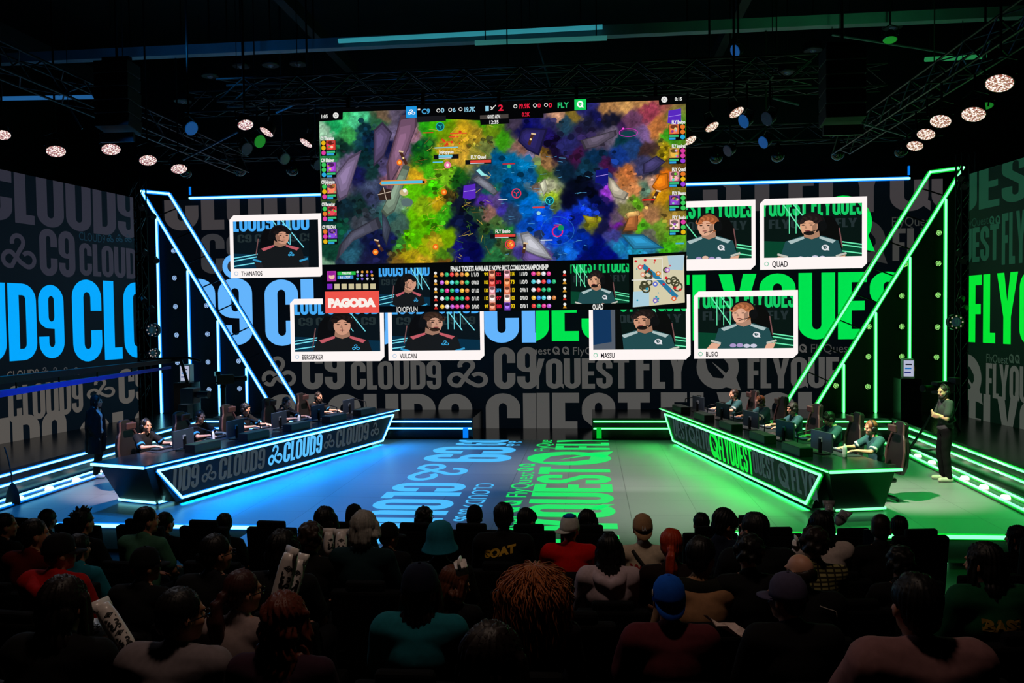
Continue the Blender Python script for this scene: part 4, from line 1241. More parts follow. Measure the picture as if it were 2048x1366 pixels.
for q in range(5):
    x = su0 + .5 + q * (su1 - su0 - 1) / 4
    adopt(MB().box((x, SY + .12, (sv1 + 6.93) / 2), (.06, .06, 6.93 - sv1)).build('hanger', M_METAL), tS)

# ================================================================== neon wings
def wing(s, blue):
    nm = 'blue' if blue else 'green'
    yw = 20.45
    t = thing('neon_wing', f'{nm} neon outlined slanting truss with upright light lines and round pixel lamps', 'light frame', (s * 8.4, yw, 0.5))
    A, B_, C_, D_ = Vector((s * 10.45, yw, 6.45)), Vector((s * 9.68, yw, 6.36)), Vector((s * 6.2, yw, 0.62)), Vector((s * 6.96, yw, 0.62))
    # dark sheet behind the upright lines, under the slope
    mb = MB()
    q = [Vector((s * 10.45, yw + .12, .5)), Vector((s * 10.45, yw + .12, 6.3)), Vector((s * 7.05, yw + .12, .62)), Vector((s * 7.05, yw + .12, .5))]
    mb.add(q + [p + Vector((0, .06, 0)) for p in q], [(0, 1, 2, 3), (7, 6, 5, 4), (0, 4, 5, 1), (1, 5, 6, 2), (2, 6, 7, 3), (3, 7, 4, 0)])
    adopt(mb.build('back_panel', M_BLACK), t)
    mb = MB()
    for a, b in ((A, D_), (B_, C_), (A, B_)):
        mb.tube([a + Vector((0, .06, 0)), b + Vector((0, .06, 0))], .05, 4)
    for k in range(1, 9):
        f = k / 9
        a, b = A.lerp(D_, f), B_.lerp(C_, f - .05)
        mb.tube([a + Vector((0, .09, 0)), b + Vector((0, .09, 0))], .02, 4)
    adopt(mb.build('frame', M_METAL), t)
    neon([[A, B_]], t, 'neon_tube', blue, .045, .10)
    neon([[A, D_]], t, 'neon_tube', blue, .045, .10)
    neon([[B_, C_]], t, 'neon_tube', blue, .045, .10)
    xs = (10.05, 9.22, 8.42, 7.66)
    for x in xs:
        f = (10.45 - x) / (10.45 - 6.96)
        zt = 6.45 + (0.62 - 6.45) * f - .1
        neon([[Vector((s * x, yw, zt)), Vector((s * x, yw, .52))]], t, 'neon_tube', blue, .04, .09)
    m_dot = mat('pixel_lamp_' + nm, (255, 255, 255), 0.4, emit=(170, 205, 255) if blue else (170, 255, 130), strength=1.6)
    px = ((348, 502), (350, 556), (352, 613), (354, 670), (414, 611), (416, 668), (417, 724), (419, 779), (478, 722), (480, 777), (356, 725)) if s < 0 else \
        ((1877, 466), (1876, 527), (1875, 590), (1874, 654), (1872, 714), (1803, 592), (1803, 653), (1803, 713), (1809, 529), (1737, 653), (1736, 713), (1735, 773), (1671, 771), (1872, 778))
    for p in px:
        c = at(*p, y=yw + .1)
        M = Matrix.Translation(c) @ Matrix.Rotation(math.pi / 2, 4, 'X')
        o = MB().lathe([(0, .03), (.075, .03), (.085, .0)], 14, M).build('pixel_lamp', M_PLASTIC)
        adopt(o, t)
        mb = MB()
        for ring, n in ((0, 1), (.028, 6), (.056, 11)):
            for k in range(n):
                w = 2 * math.pi * k / n
                mb.ell(c + Vector((ring * math.cos(w), -.03, ring * math.sin(w))), (.0095, .006, .0095), 6, 4)
        d = mb.build('lamp_dots', m_dot)
        d.parent = o


wing(-1, True)
wing(1, False)
# light lines on top of the back wall
for x0, x1, lab in ((-9.45, -5.0, 'light line over the blue end of the back led wall'), (3.0, 9.45, 'light line over the green end of the back led wall')):
    t = thing('wall_top_light', 'pale blue ' + lab, 'light', ((x0 + x1) / 2, 21.1, top))
    neon([[(x0, 21.12, top + .02), (x1, 21.12, top + .02)]], t, 'light_bar', True, .045, .09)
    e = x0 if x0 < -6 else x1
    adopt(MB().box((e, 21.12, top + .22), (.04, .05, .22)).build('bracket', M_BLUEHALO), t)

BEAMS = [(-99, 99, 15.9, 16.1, 8.45)] + [(x - .17, x + .17, 5.5, 20.5, 9.25) for x in (-11.4, -4.6, 4.6, 11.4)] + \
    [(-7.65, -7.15, 9.4, 19.9, 6.74), (7.15, 7.65, 9.4, 19.9, 6.74), (-5.4, 5.4, 14.05, 14.6, 6.96), (-7.7, 7.7, 17.3, 17.9, 7.66), (-9.9, 9.9, 19.95, 20.45, 7.14)]


def hang_z(x, y, z):
    # the first beam, truss or ceiling above a point
    return min([q[4] for q in BEAMS if q[0] <= x <= q[1] and q[2] <= y <= q[3] and q[4] > z] + [10.9]) + .004


# ================================================================== the rig overhead
def truss(name, label, a, b, w=0.4, r=0.022, bays=None):
    a, b = Vector(a), Vector(b)
    t = thing(name, label, 'truss', (a + b) / 2)
    d = (b - a).normalized()
    sx = d.cross(Vector((0, 0, 1))).normalized() * w / 2
    sz = Vector((0, 0, w / 2))
    for i, j in ((-1, -1), (1, -1), (1, 1), (-1, 1)):
        adopt(MB().tube([a + sx * i + sz * j, b + sx * i + sz * j], r, 6).build('chord', mat('truss_tube', (34, 37, 42), 0.35, 0.6, noise=0.2)), t)
    n = bays or max(2, int((b - a).length / .5))
    mb = MB()
    for k in range(n):
        p, q = a.lerp(b, k / n), a.lerp(b, (k + 1) / n)
        for i in (-1, 1):
            up, dn = (1, -1) if k % 2 else (-1, 1)
            mb.tube([p + sx * i + sz * up, q + sx * i + sz * dn], r * .6, 5)
            u2 = -1 if k % 2 else 1
            mb.tube([p + sx * u2 + sz * i, q - sx * u2 + sz * i], r * .6, 5)
    adopt(mb.build('lacing', MATS['truss_tube']), t)
    if a.z > 3:
        for f in (.06, .5, .94):
            p = a.lerp(b, f) + sz
            adopt(MB().tube([p, Vector((p.x, p.y, hang_z(p.x, p.y, p.z + .3)))], .012, 5).build('hanger', M_METAL), t)
    return t


truss('truss', 'box truss right above the big hanging screen', (-5.3, 14.32, 7.17), (5.3, 14.32, 7.17))
truss('truss', 'upper box truss behind the screen truss, under the roof beam', (-7.6, 17.6, 7.9), (7.6, 17.6, 7.9), .45)
truss('truss', 'low dark box truss above the back led wall with hanging lamps', (-9.8, 20.2, 7.35), (9.8, 20.2, 7.35), .4)
for s, nm in ((-1, 'left'), (1, 'right')):
    truss('truss', f'{nm} side truss running from the seats to the back wall above the warm par lamps', (s * 7.4, 9.5, 6.95), (s * 7.4, 19.8, 6.95), .4)
    False and truss('truss', f'{nm} slanted bracing truss between screen truss and side truss', (s * 5.75, 13.0, 7.6), (s * 6.7, 17.0, 7.9), .3)
    truss('upright_truss', f'{nm} upright dark truss between side led wall and neon wing', (s * 10.25, 19.95, .5), (s * 10.25, 19.951, 6.6), .34) if False else None
M_BEAM = mat('beam_paint', (120, 132, 146), 0.5, 0.2, noise=0.3, scale=2)
struct('trim_beam', MB().box((0, 16.0, 8.55), (26, .2, .2)), M_BEAM)
for x in (-11.4, -4.6, 4.6, 11.4):
    struct('trim_joist', MB().box((x, 13, 9.4), (.2, 15, .3)), M_BLACK)

# dim light tubes under the roof
for a, b, y, rgb, lab in (((677, 82), (1205, 54), 15.7, (42, 128, 140), 'long dim blue to teal light tube under the roof beam'), ((950, 86), (1214, 76), 15.2, (40, 100, 96), 'shorter dim teal light tube below the long one'),
                          ((0, 197), (245, 193), 17, (30, 86, 140), 'dim blue light tube high at the left above the par lamps'), ((1850, 119), (1972, 113), 17, (32, 120, 66), 'dim green light tube high at the right above the par lamps'),
                          ((1400, 30), (1405, 28), 15.7, (30, 90, 60), '')):
    if not lab:
        continue
    p, q = at(*a, y=y), at(*b, y=y)
    t = thing('light_tube', lab, 'light', (p + q) / 2)
    adopt(MB().tube([p, q], .045, 8).build('tube', mat('dim_tube_%d_%d' % rgb[:2], (60, 70, 75), 0.4, emit=rgb, strength=1.0)), t)
    for f in (.08, .92):
        c = p.lerp(q, f)
        adopt(MB().tube([c, Vector((c.x, c.y, hang_z(c.x, c.y, c.z + .1)))], .012, 5).build('hanger', M_METAL), t)

# round pixel face for the warm par lamps
m_par = mat('par_lens', (255, 230, 220), 0.4, emit=(255, 200, 180), strength=1.0)
nt = m_par.node_tree
tc = nt.nodes.new('ShaderNodeTexCoord')
vo = nt.nodes.new('ShaderNodeTexVoronoi')
vo.inputs['Scale'].default_value = 36
rp = nt.nodes.new('ShaderNodeValToRGB')
rp.color_ramp.elements[0].position = .25
rp.color_ramp.elements[0].color = (*lin((255, 236, 225)), 1)
rp.color_ramp.elements[1].position = .62
rp.color_ramp.elements[1].color = (*lin((120, 50, 40)), 1)
nt.links.new(tc.outputs['Object'], vo.inputs['Vector'])
nt.links.new(vo.outputs['Distance'], rp.inputs['Fac'])
nt.links.new(rp.outputs['Color'], nt.nodes['Principled BSDF'].inputs['Emission Color'])
nt.nodes['Principled BSDF'].inputs['Emission Strength'].default_value = 1.5


def par(name, label, cat, px, z, aim, rad, lens, hang, group=None, grow=1.0, look=None):
    """a can lamp on a yoke: face disc towards the aim point, dropped from the rig on a pole"""
    c = at(*px, z=z)
    t = thing(name, label, cat, c, 0, group)
    d = Vector(aim).normalized()
    M = d.to_track_quat('Z', 'Y').to_matrix().to_4x4()
    o = MB().lathe([(rad * .55, -rad * 1.5), (rad * .8, -rad * 1.2), (rad * 1.04, -.02), (rad * 1.08, .0), (rad * 1.0, .0)], 18, M).build('housing', M_METAL, t)
    l = MB().lathe([(0, .012), (rad * .9, .012), (rad, .0)], 22, M).build('lens', lens, t)
    side = d.cross(Vector((0, 0, 1))).normalized()
    h = Vector((0, 0, rad * 1.7)) - d * rad * .7
    k = -d * rad * .7
    MB().tube([k + side * rad * 1.12, k + side * rad * 1.2 + h * .5, h, k - side * rad * 1.2 + h * .5, k - side * rad * 1.12], .014, 6).build('yoke', M_METAL, t)
    if hang > c.z + .3:
        MB().tube([h, Vector((h.x, h.y, hang_z(c.x + h.x, c.y + h.y, c.z + h.z) - c.z))], .02, 6).build('drop_pole', M_METAL, t)
        hz = hang_z(c.x + h.x, c.y + h.y, c.z + h.z) - c.z
        if hz + c.z < 8:
            MB().box((h.x, h.y, hz), (.5, .035, .02)).box((h.x, h.y, hz), (.035, .5, .02)).build('hook_clamp', M_BLACK, t)
    return t


WARM = [((112, 303), 6.05, 'nearest'), ((222, 299), 6.1, 'second'), ((296, 321), 6.1, 'third'), ((358, 338), 6.15, 'fourth')]
for p, z, w in WARM:
    par('par_lamp', f'lit warm pixel par lamp on the left, {w} from the side', 'stage lamp', p, z, (.36, -.42, -1), .155, m_par, 10.9, 'lit warm par lamps')
for p, w in (((5, 270), 'cut by the left edge of the photo'), ((491, 250), 'in the left cluster beside the big screen, upper one'), ((533, 264), 'in the left cluster, tilted away to the right'), ((612, 286), 'just left of the big screen')):
    par('par_lamp', f'lit pink white par lamp {w}', 'stage lamp', p, 6.4, (.36, -.42, -1) if p[0] < 500 else (-.5, -.42, -1), .13, m_par, 10.9, 'lit warm par lamps')
for p, w, r in (((1999, 167), 'highest and largest on the right', .17), ((1947, 229), 'second down on the right', .17), ((1881, 243), 'third down on the right', .155), ((1852, 269), 'fourth down on the right', .145), ((1830, 292), 'lowest on the right, over the neon wing', .14)):
    par('par_lamp', f'lit warm pixel par lamp, {w}', 'stage lamp', p, 6.1, (-.36, -.45, -1), r, m_par, 10.9, 'lit warm par lamps')
for p, w in (((1473, 225), 'in the right cluster, upper one'), ((1424, 254), 'in the right cluster, thin and tilted'), ((1380, 281), 'touching the right edge of the big screen')):
    par('par_lamp', f'lit pink white par lamp {w}', 'stage lamp', p, 6.4, (.45, -.42, -1), .13, m_par, 10.9, 'lit warm par lamps')
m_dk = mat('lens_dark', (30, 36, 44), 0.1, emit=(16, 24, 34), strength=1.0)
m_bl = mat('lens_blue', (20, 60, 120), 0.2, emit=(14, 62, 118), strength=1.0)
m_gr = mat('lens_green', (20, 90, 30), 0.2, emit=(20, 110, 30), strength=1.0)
for p, m_, w in (((383, 257), m_bl, 'dim blue lens left of the speaker stack'), ((520, 283), m_gr, 'dim green lens below the left cluster'), ((570, 318), m_dk, 'grey lens below the left cluster'), ((494, 298), m_dk, 'dark lens below the left cluster'),
                 ((637, 330), m_dk, 'grey lens behind the left edge of the big screen'), ((1487, 243), m_bl, 'blue lens in the right cluster'), ((1533, 238), m_dk, 'dark lens right of the right cluster'), ((1526, 285), m_bl, 'dim blue lens left of the right speaker stack'),
                 ((1455, 302), m_dk, 'dark lens low in the right cluster'), ((1780, 80), m_gr, 'dim green lens high on the right'), ((1970, 212), m_gr, 'wide dim green lens behind the right par lamps'), ((1470, 102), m_bl, 'pale lamp hanging near the right end of the screen truss')):
    par('moving_lamp', f'unlit moving head lamp with {w}', 'stage lamp', p, 6.3 if p[1] > 130 else 8.0, ((.9 if p[0] < 1000 else -.9), -.5, -.5) if p[0] not in (1780, 1970) else (-.1, -.25, -1), .12, m_, 10.9)
# ball lamps in a row over the back wall
for i, (x, y) in enumerate(((372, 350), (480, 346), (585, 345), (1432, 320), (1555, 317), (1675, 313), (1802, 307))):
    c = at(x, y - 8, y=20.2)
    t = thing('ball_lamp', f'dark round lamp hanging over the back wall, {("first", "second", "third")[i] + " from the left" if i < 3 else ("first", "second", "third", "fourth")[i - 3] + " right of the big screen"}', 'stage lamp', c, 0, 'round lamps over the back wall')
    MB().ell((0, 0, 0), (.19, .19, .19), 16, 10).build('globe', mat('globe_gloss', (12, 14, 18), 0.12, noise=.1), t, True)
    MB().tube([(0, 0, .17), (0, 0, hang_z(c.x, c.y, c.z) - c.z)], .02, 6).build('drop_pole', M_METAL, t)
    MB().lathe([(.10, .14), (.10, .2), (.05, .24)], 12).build('collar', M_METAL, t)
# small round lamps along the upper trusses
for i, (x, y) in enumerate(((262, 168), (365, 200), (420, 150), (482, 130), (541, 128), (596, 126), (1575, 142), (1626, 98), (1785, 52))):
    c = at(x, y, y=17.2)
    t = thing('scoop_lamp', f'dark round scoop lamp on the rig, number {i + 1} from the left along the upper truss' if False else 'dark round scoop lamp hanging from the upper rig ' + ('far left', 'left of the speaker stack', 'over the left speaker stack', 'first in the group of three', 'middle of the group of three', 'last in the group of three', 'right of the right speaker stack', 'above the right speaker stack', 'high near the right end')[i], 'stage lamp', c)
    MB().lathe([(.05, .2), (.17, .12), (.2, -.02), (.185, -.04)], 16).build('shade', M_METAL, t)
    MB().ell((0, 0, 0), (.08, .08, .08), 10, 6).build('bulb', m_dk, t, True)
    MB().tube([(0, 0, .2), (0, 0, hang_z(c.x, c.y, c.z + .2) - c.z)], .018, 6).build('drop_pole', M_METAL, t)
# line array speakers
for s, p, lab in ((-1, (310, 232), 'left hanging stack of black speakers in front of the rig'), (1, (1641, 215), 'right hanging stack of black speakers in front of the rig')):
    c = at(*p, y=14.6)
    t = thing('speaker_stack', lab, 'speaker', c)
    c.y = t.location.y = 13.4
    for k in range(5):
        o = MB().box((0, 0, .5 - k * .235), (.62, .42, .22), (math.radians(-2 - k * 2), 0, 0)).build('speaker_box', mat('speaker_black', (13, 14, 16), 0.6, noise=.2), t, bevel=.01)
    MB().box((0, 0, .68), (.5, .1, .08)).build('bumper', M_METAL, t)
    MB().tube([(0, 0, .7), (0, 0, 10.9 - c.z)], .025, 6).build('chain', M_METAL, t)
    MB().box((0, -.05, -.68), (.62, .06, .16)).build('front_panel', mat('speaker_trim', (34, 40, 46), .5), t)
# loose rigging struts that catch blue and green light
for p, q, y, lab in (((366, 320), (476, 264), 15.5, 'thin blue lit strut slanting right of the left speaker stack'), ((118, 190), (242, 146), 16, 'thin dark strut slanting up over the left light tube'), ((1545, 196), (1598, 210), 15, 'short green lit strut left of the right speaker stack'),
                     ((1678, 234), (1812, 272), 15.5, 'thin green lit strut slanting down right of the right speaker stack'), ((1664, 70), (1905, 108), 16, 'long green lit strut high on the right'), ((1925, 115), (1948, 155), 16, 'short green lit strut beside the right light tube'),
                     ((1075, 86), (1102, 178), 16.5, 'slanting grey pole behind the middle of the screen truss'), ((552, 226), (596, 206), 15.5, 'short blue strut under the left end of the screen truss'), ((136, 210), (164, 258), 15.5, 'thin strut above the left par lamps')):
    a, b = at(*p, y=y), at(*q, y=y)
    o = thing('strut', lab, 'strut', a)
    MB().tube([(0, 0, 0), b - a], .02, 6).build('tube', mat('strut_metal', (90, 110, 120), .3, .6, noise=.2), o)
    hi = a if a.z > b.z else b
    MB().tube([hi - a, Vector((hi.x, hi.y, hang_z(hi.x, hi.y, hi.z))) - a], .008, 5).build('hanger', M_METAL, o)
# moving wash lamps on the uprights between the side walls and the wings
for s, lst in ((-1, ((307, 660, .17), (309, 706, .12))), (1, ((1910, 644, .18),))):
    nm = 'left' if s < 0 else 'right'
    x = s * 10.3
    t = thing('upright_truss', f'dark upright truss between the {nm} led wall and the neon wing', 'truss', (x, 19.97, .5))
    for i, j in ((-1, -1), (1, -1), (1, 1), (-1, 1)):
        MB().tube([(i * .15, j * .15, 0), (i * .15, j * .15, 6.2)], .022, 6).build('chord', MATS['truss_tube'], t)
    mb = MB()
    for k in range(14):
        z = k * .44
        for i in (-1, 1):
            mb.tube([(-.15 * (1 if k % 2 else -1), i * .15, z), (.15 * (1 if k % 2 else -1), i * .15, z + .44)], .012, 5)
            mb.tube([(i * .15, -.15 * (1 if k % 2 else -1), z), (i * .15, .15 * (1 if k % 2 else -1), z + .44)], .012, 5)
    mb.build('lacing', MATS['truss_tube'], t)
    for x_, y_, r in lst:
        c = at(x_, y_, y=19.4)
        t = thing('wash_lamp', f'chrome ringed round moving lamp on the {nm} upright truss, {"larger" if r > .15 else "smaller"} one', 'stage lamp', c)
        M = Matrix.Rotation(math.pi / 2, 4, 'X')
        MB().lathe([(r * .6, -.16), (r, -.06), (r, .05), (r * .9, .08), (r * .62, .06)], 20, M).build('housing', mat('lamp_shell', (50, 52, 56), .25, .6, noise=.1), t, True)
        MB().lathe([(0, .075), (r * .4, .075), (r * .6, .06)], 18, M).build('lens', mat('wash_lens', (20, 28, 30), .08, emit=(20, 40, 44) if s < 0 else (24, 50, 90)), t, True)
        for k in range(8):
            w = 2 * math.pi * k / 8
            MB().ell((r * .76 * math.cos(w), -.075, r * .76 * math.sin(w)), (.02, .012, .02), 8, 5).build('bulb', mat('wash_bulb', (230, 220, 210), .2, emit=(150, 130, 116) if s < 0 else (60, 110, 110)), t)
        MB().tube([(0, .12, 0), (x - c.x, 19.84 - c.y, 0)], .03, 6).build('clamp', M_METAL, t)
        MB().box((x - c.x, 19.82 - c.y, 0), (.36, .05, .06)).build('bracket', M_METAL, t)
    for k in range(6):
        p = at((283, 306, 290, 312, 288, 304)[k] if s < 0 else (1922, 1930, 1918, 1928, 1922, 1928)[k], (415, 432, 505, 520, 600, 618)[k] - (60 if s > 0 and k < 2 else 0), y=19.4)
        t = thing('clamp_lamp', f'small dark clamp lamp on the {nm} upright truss, {("top inner", "top outer", "upper inner", "upper outer", "middle inner", "middle outer")[k]}', 'stage lamp', p)
        d = Vector((-s * .6, -.6, -.5)).normalized()
        M = d.to_track_quat('Z', 'Y').to_matrix().to_4x4()
        MB().lathe([(.03, -.14), (.06, -.1), (.075, .06), (.06, .06)], 12, M).build('housing', M_METAL, t)
        MB().lathe([(0, .05), (.058, .05)], 12, M).build('lens', m_bl if s < 0 else m_gr, t)
        MB().tube([(0, 0, 0), (x - p.x, 19.84 - p.y, .0)], .015, 6).build('clamp', M_METAL, t)
        MB().box((x - p.x, 19.82 - p.y, 0), (.36, .05, .05)).build('bracket', M_METAL, t)

# ================================================================== bodies
def remesh(mb, name, voxel, it=2, noise=None):
    me = bpy.data.meshes.new('tmp')
    me.from_pydata(mb.v, [], mb.f)
    ob = bpy.data.objects.new('tmp', me)
    COL.objects.link(ob)
    md = ob.modifiers.new('r', 'REMESH')
    md.mode = 'VOXEL'
    md.voxel_size = voxel
    dg = bpy.context.evaluated_depsgraph_get()
    out = bpy.data.meshes.new_from_object(ob.evaluated_get(dg))
    bpy.data.objects.remove(ob, do_unlink=True)
    bpy.data.meshes.remove(me)
    out.name = name
    bm = bmesh.new()
    bm.from_mesh(out)
    for _ in range(it):
        bmesh.ops.smooth_vert(bm, verts=bm.verts, factor=0.5, use_axis_x=True, use_axis_y=True, use_axis_z=True)
    if noise:
        bm.normal_update()
        for v in bm.verts:
            v.co += v.normal * noise(v.co)
    bmesh.ops.recalc_face_normals(bm, faces=bm.faces)
    bm.to_mesh(out)
    bm.free()
    out.polygons.foreach_set('use_smooth', [True] * len(out.polygons))
    return out


V3 = Vector


def hand(mb, w, f, side, up, curl=.35, k=1.0):
    """palm, four bent fingers of different lengths and a thumb on the palm's side"""
    w, f, side, up = V3(w), V3(f).normalized(), V3(side).normalized(), V3(up).normalized()
    for s in (-1, -.33, .33, 1):
        mb.cap(w + f * .015 + side * s * .016, w + f * .088 * k + side * s * .030, .016, .014, 8)
    for i, L in enumerate((.062, .078, .082, .072)):
        b = w + f * .09 * k + side * (-.032 + i * .0215)
        c1, c2 = curl * .8, curl * 2.0
        m = b + (f * math.cos(c1) - up * math.sin(c1)) * L * .52
        t = m + (f * math.cos(c2) - up * math.sin(c2)) * L * .48
        mb.cap(b, m, .0098, .0092, 8).cap(m, t, .0092, .0078, 8)
    b = w + f * .03 + side * .03
    m = b + (f * .6 + side * .62 - up * .2) * .045
    t = m + (f * .95 + side * .15 - up * .2) * .034
    mb.cap(b, m, .013, .0115, 8).cap(m, t, .0115, .009, 8)


def head_shapes(mb, M, inf=0.0):
    R = M.to_3x3()
    e = lambda c, r: mb.ell(M @ V3(c), tuple(x + inf for x in r), 16, 10, R)
    e((0, -.008, .035), (.073, .092, .088))
    e((0, .012, -.02), (.064, .078, .085))
    e((0, .034, -.068), (.050, .054, .045))
    e((0, .066, -.098), (.024, .022, .018))
    for s in (-1, 1):
        e((s * .034, .068, -.028), (.024, .02, .022))
        e((s * .027, .083, .028), (.026, .012, .010))
        e((s * .076, -.008, -.012), (.010, .020, .032))
    mb.cap(M @ V3((0, .088, .010)), M @ V3((0, .108, -.026)), .0085, .0125, 8)
    e((0, .086, -.058), (.022, .010, .007))
    e((0, .083, -.070), (.019, .011, .008))


def limbs(J, s):
    return J['sh' + s], J['el' + s], J['wr' + s]


def body_mesh(J, voxel=.0115, name='body'):
    mb = MB()
    mb.ell(J['pelvis'], (.16, .12, .12), 16, 10).ell(J['waist'], (.138, .10, .14), 16, 10).ell(J['chest'], (.16, .112, .17), 16, 10)
    mb.cap(J['chest'] + V3((0, 0, -.1)), J['waist'], .11, .105, 12)
    nk = J['neck']
    for s in 'LR':
        sh, el, wr = limbs(J, s)
        mb.cap(J['chest'] + V3((0, .0, .09)), sh, .08, .058, 10).cap(nk + V3((0, 0, -.01)), sh + V3((0, 0, .01)), .05, .045, 10)
        mb.cap(sh, el, .052, .041, 10).cap(el, wr, .041, .027, 10)
        hand(mb, wr, J['hf' + s], J['hs' + s], J['hu' + s], J.get('curl', .35))
        hp, kn, an, to = J['hip' + s], J['kn' + s], J['an' + s], J['to' + s]
        mb.cap(hp, kn, .083, .056, 12).cap(kn, kn.lerp(an, .35), .054, .052, 10).cap(kn.lerp(an, .35), an, .052, .036, 10)
        mb.cap(an + V3((0, 0, -.03)), to, .034, .028, 10)
    mb.cap(nk + V3((0, 0, -.04)), J['H'] @ V3((0, -.012, -.06)), .055, .05, 12)
    head_shapes(mb, J['H'])
    return remesh(mb, name, voxel, 2)


def folds(a, f=1.0):
    return lambda p: a * (math.sin(p.x * 31 * f + p.z * 17 * f + 1.3 * math.sin(p.y * 23)) * .6 + math.sin(p.z * 43 * f + p.x * 9 + p.y * 29) * .4)


def shirt_mesh(J, sleeve, inf=.014, hem=0.0, collar=True, name='shirt'):
    mb = MB()
    i = inf
    mb.ell(J['pelvis'] + V3((0, 0, .02)), (.158 + i, .118 + i, .11), 16, 10).ell(J['waist'], (.142 + i, .104 + i, .14 + i), 16, 10).ell(J['chest'], (.16 + i, .112 + i, .165), 16, 10)
    mb.cap(J['chest'] + V3((0, 0, -.1)), J['waist'], .113 + i, .11 + i, 12)
    for s in 'LR':
        sh, el, wr = limbs(J, s)
        mb.cap(J['chest'] + V3((0, .0, .085)), sh, .08 + i, .058 + i, 10).cap(J['neck'] + V3((0, 0, -.035)), sh + V3((0, 0, .008)), .05 + i * .7, .046 + i, 10)
        if sleeve == 'short':
            mb.cap(sh, sh.lerp(el, .72), .054 + i, .052 + i * 1.4, 10)
        elif sleeve == 'long':
            mb.cap(sh, el, .054 + i, .045 + i, 10).cap(el, wr.lerp(el, .06), .045 + i, .031 + i * .8, 10)
        if hem:
            hp, kn = J['hip' + s], J['kn' + s]
            mb.cap(hp, hp.lerp(kn, hem), .10 + i, .10 + i, 12)
    if collar:
        mb.cap(J['neck'] + V3((0, -.004, -.03)), J['neck'] + V3((0, 0, .018)), .060 + i * .3, .062, 12)
    return remesh(mb, name, .014, 2, folds(.004))


def trousers_mesh(J, name='trousers'):
    mb = MB()
    mb.ell(J['pelvis'], (.168, .128, .115), 16, 10)
    for s in 'LR':
        hp, kn, an = J['hip' + s], J['kn' + s], J['an' + s]
        mb.cap(hp, kn, .095, .070, 12).cap(kn, an, .070, .056, 12)
    return remesh(mb, name, .016, 2, folds(.004))


def shoe_mesh(J, s):
    mb = MB()
    an, to = J['an' + s], J['to' + s]
    mb.cap(V3((an.x, an.y - .035, .045)), V3((to.x, to.y + .02, .042)), .045, .040, 12)
    mb.cap(V3((an.x, an.y - .01, .05)), an + V3((0, 0, .01)), .045, .043, 12)
    return remesh(mb, 'shoe', .012, 2)


def head_at(c, yaw=0.0, pitch=0.0, roll=0.0):
    """head frame: turned left by yaw, nodded down by pitch (degrees), about the top of the neck"""
    R = Matrix.Rotation(math.radians(yaw), 4, 'Z') @ Matrix.Rotation(math.radians(-pitch), 4, 'X') @ Matrix.Rotation(math.radians(roll), 4, 'Y')
    piv = V3(c) + V3((0, -.03, -.10))
    return Matrix.Translation(piv) @ R @ Matrix.Translation(V3((0, .03, .10)))


def pose_seated(yaw=0, pitch=0, arms='lap', lean=0.0, roll=0):
    J = dict(pelvis=V3((0, -.02, .53)), waist=V3((0, -.04 + lean * .3, .70)), chest=V3((0, -.05 + lean * .8, .90)), neck=V3((0, -.035 + lean, 1.085)))
    J['H'] = head_at((0, .0 + lean * 1.15, 1.225), yaw, pitch, roll)
    for s, x in (('L', -1), ('R', 1)):
        J['sh' + s] = V3((x * .175, -.05 + lean, 1.03))
        J['hip' + s], J['kn' + s] = V3((x * .095, .0, .52)), V3((x * .13, .42, .52))
        J['an' + s], J['to' + s] = V3((x * .13, .40, .09)), V3((x * .14, .53, .045))
        if arms == 'lap':
            J['el' + s], J['wr' + s] = V3((x * .222, .06, .76)), V3((x * .11, .26, .66))
            J['hf' + s], J['hs' + s], J['hu' + s] = V3((-x * .5, .8, -.25)), V3((-x * .8, -.5, 0.1)), V3((0, .1, 1))
        elif arms == 'desk':
            J['el' + s] = V3((x * .26, .18 + lean, .86))
            J['wr' + s] = V3((x * .19 - .02, .46, .885))
            J['hf' + s], J['hs' + s], J['hu' + s] = V3((-x * .2, 1, -.05)), V3((-x, -.2, 0)), V3((0, 0, 1))
    if arms == 'hold':
        for s, x in (('L', -1), ('R', 1)):
            J['el' + s], J['wr' + s] = V3((x * .24, .06, .78)), V3((x * .10, .30, .86))
            J['hf' + s], J['hs' + s], J['hu' + s] = V3((-x * .6, .6, .3)), V3((-x * .3, -.3, .9)), V3((x * .6, -.4, .5))
        J['curl'] = .8
    if arms == 'phone':
        J['elL'], J['wrL'] = V3((-.24, .06, .78)), V3((-.12, .30, .74))
        J['hfL'], J['hsL'], J['huL'] = V3((.4, .8, -.2)), V3((.8, -.4, 0)), V3((0, .1, 1))
        J['elR'], J['wrR'] = V3((.25, .05, .76)), V3((.12, .26, .66))
        J['hfR'], J['hsR'], J['huR'] = V3((-.5, .8, -.25)), V3((-.8, -.5, .1)), V3((0, .1, 1))
    return J


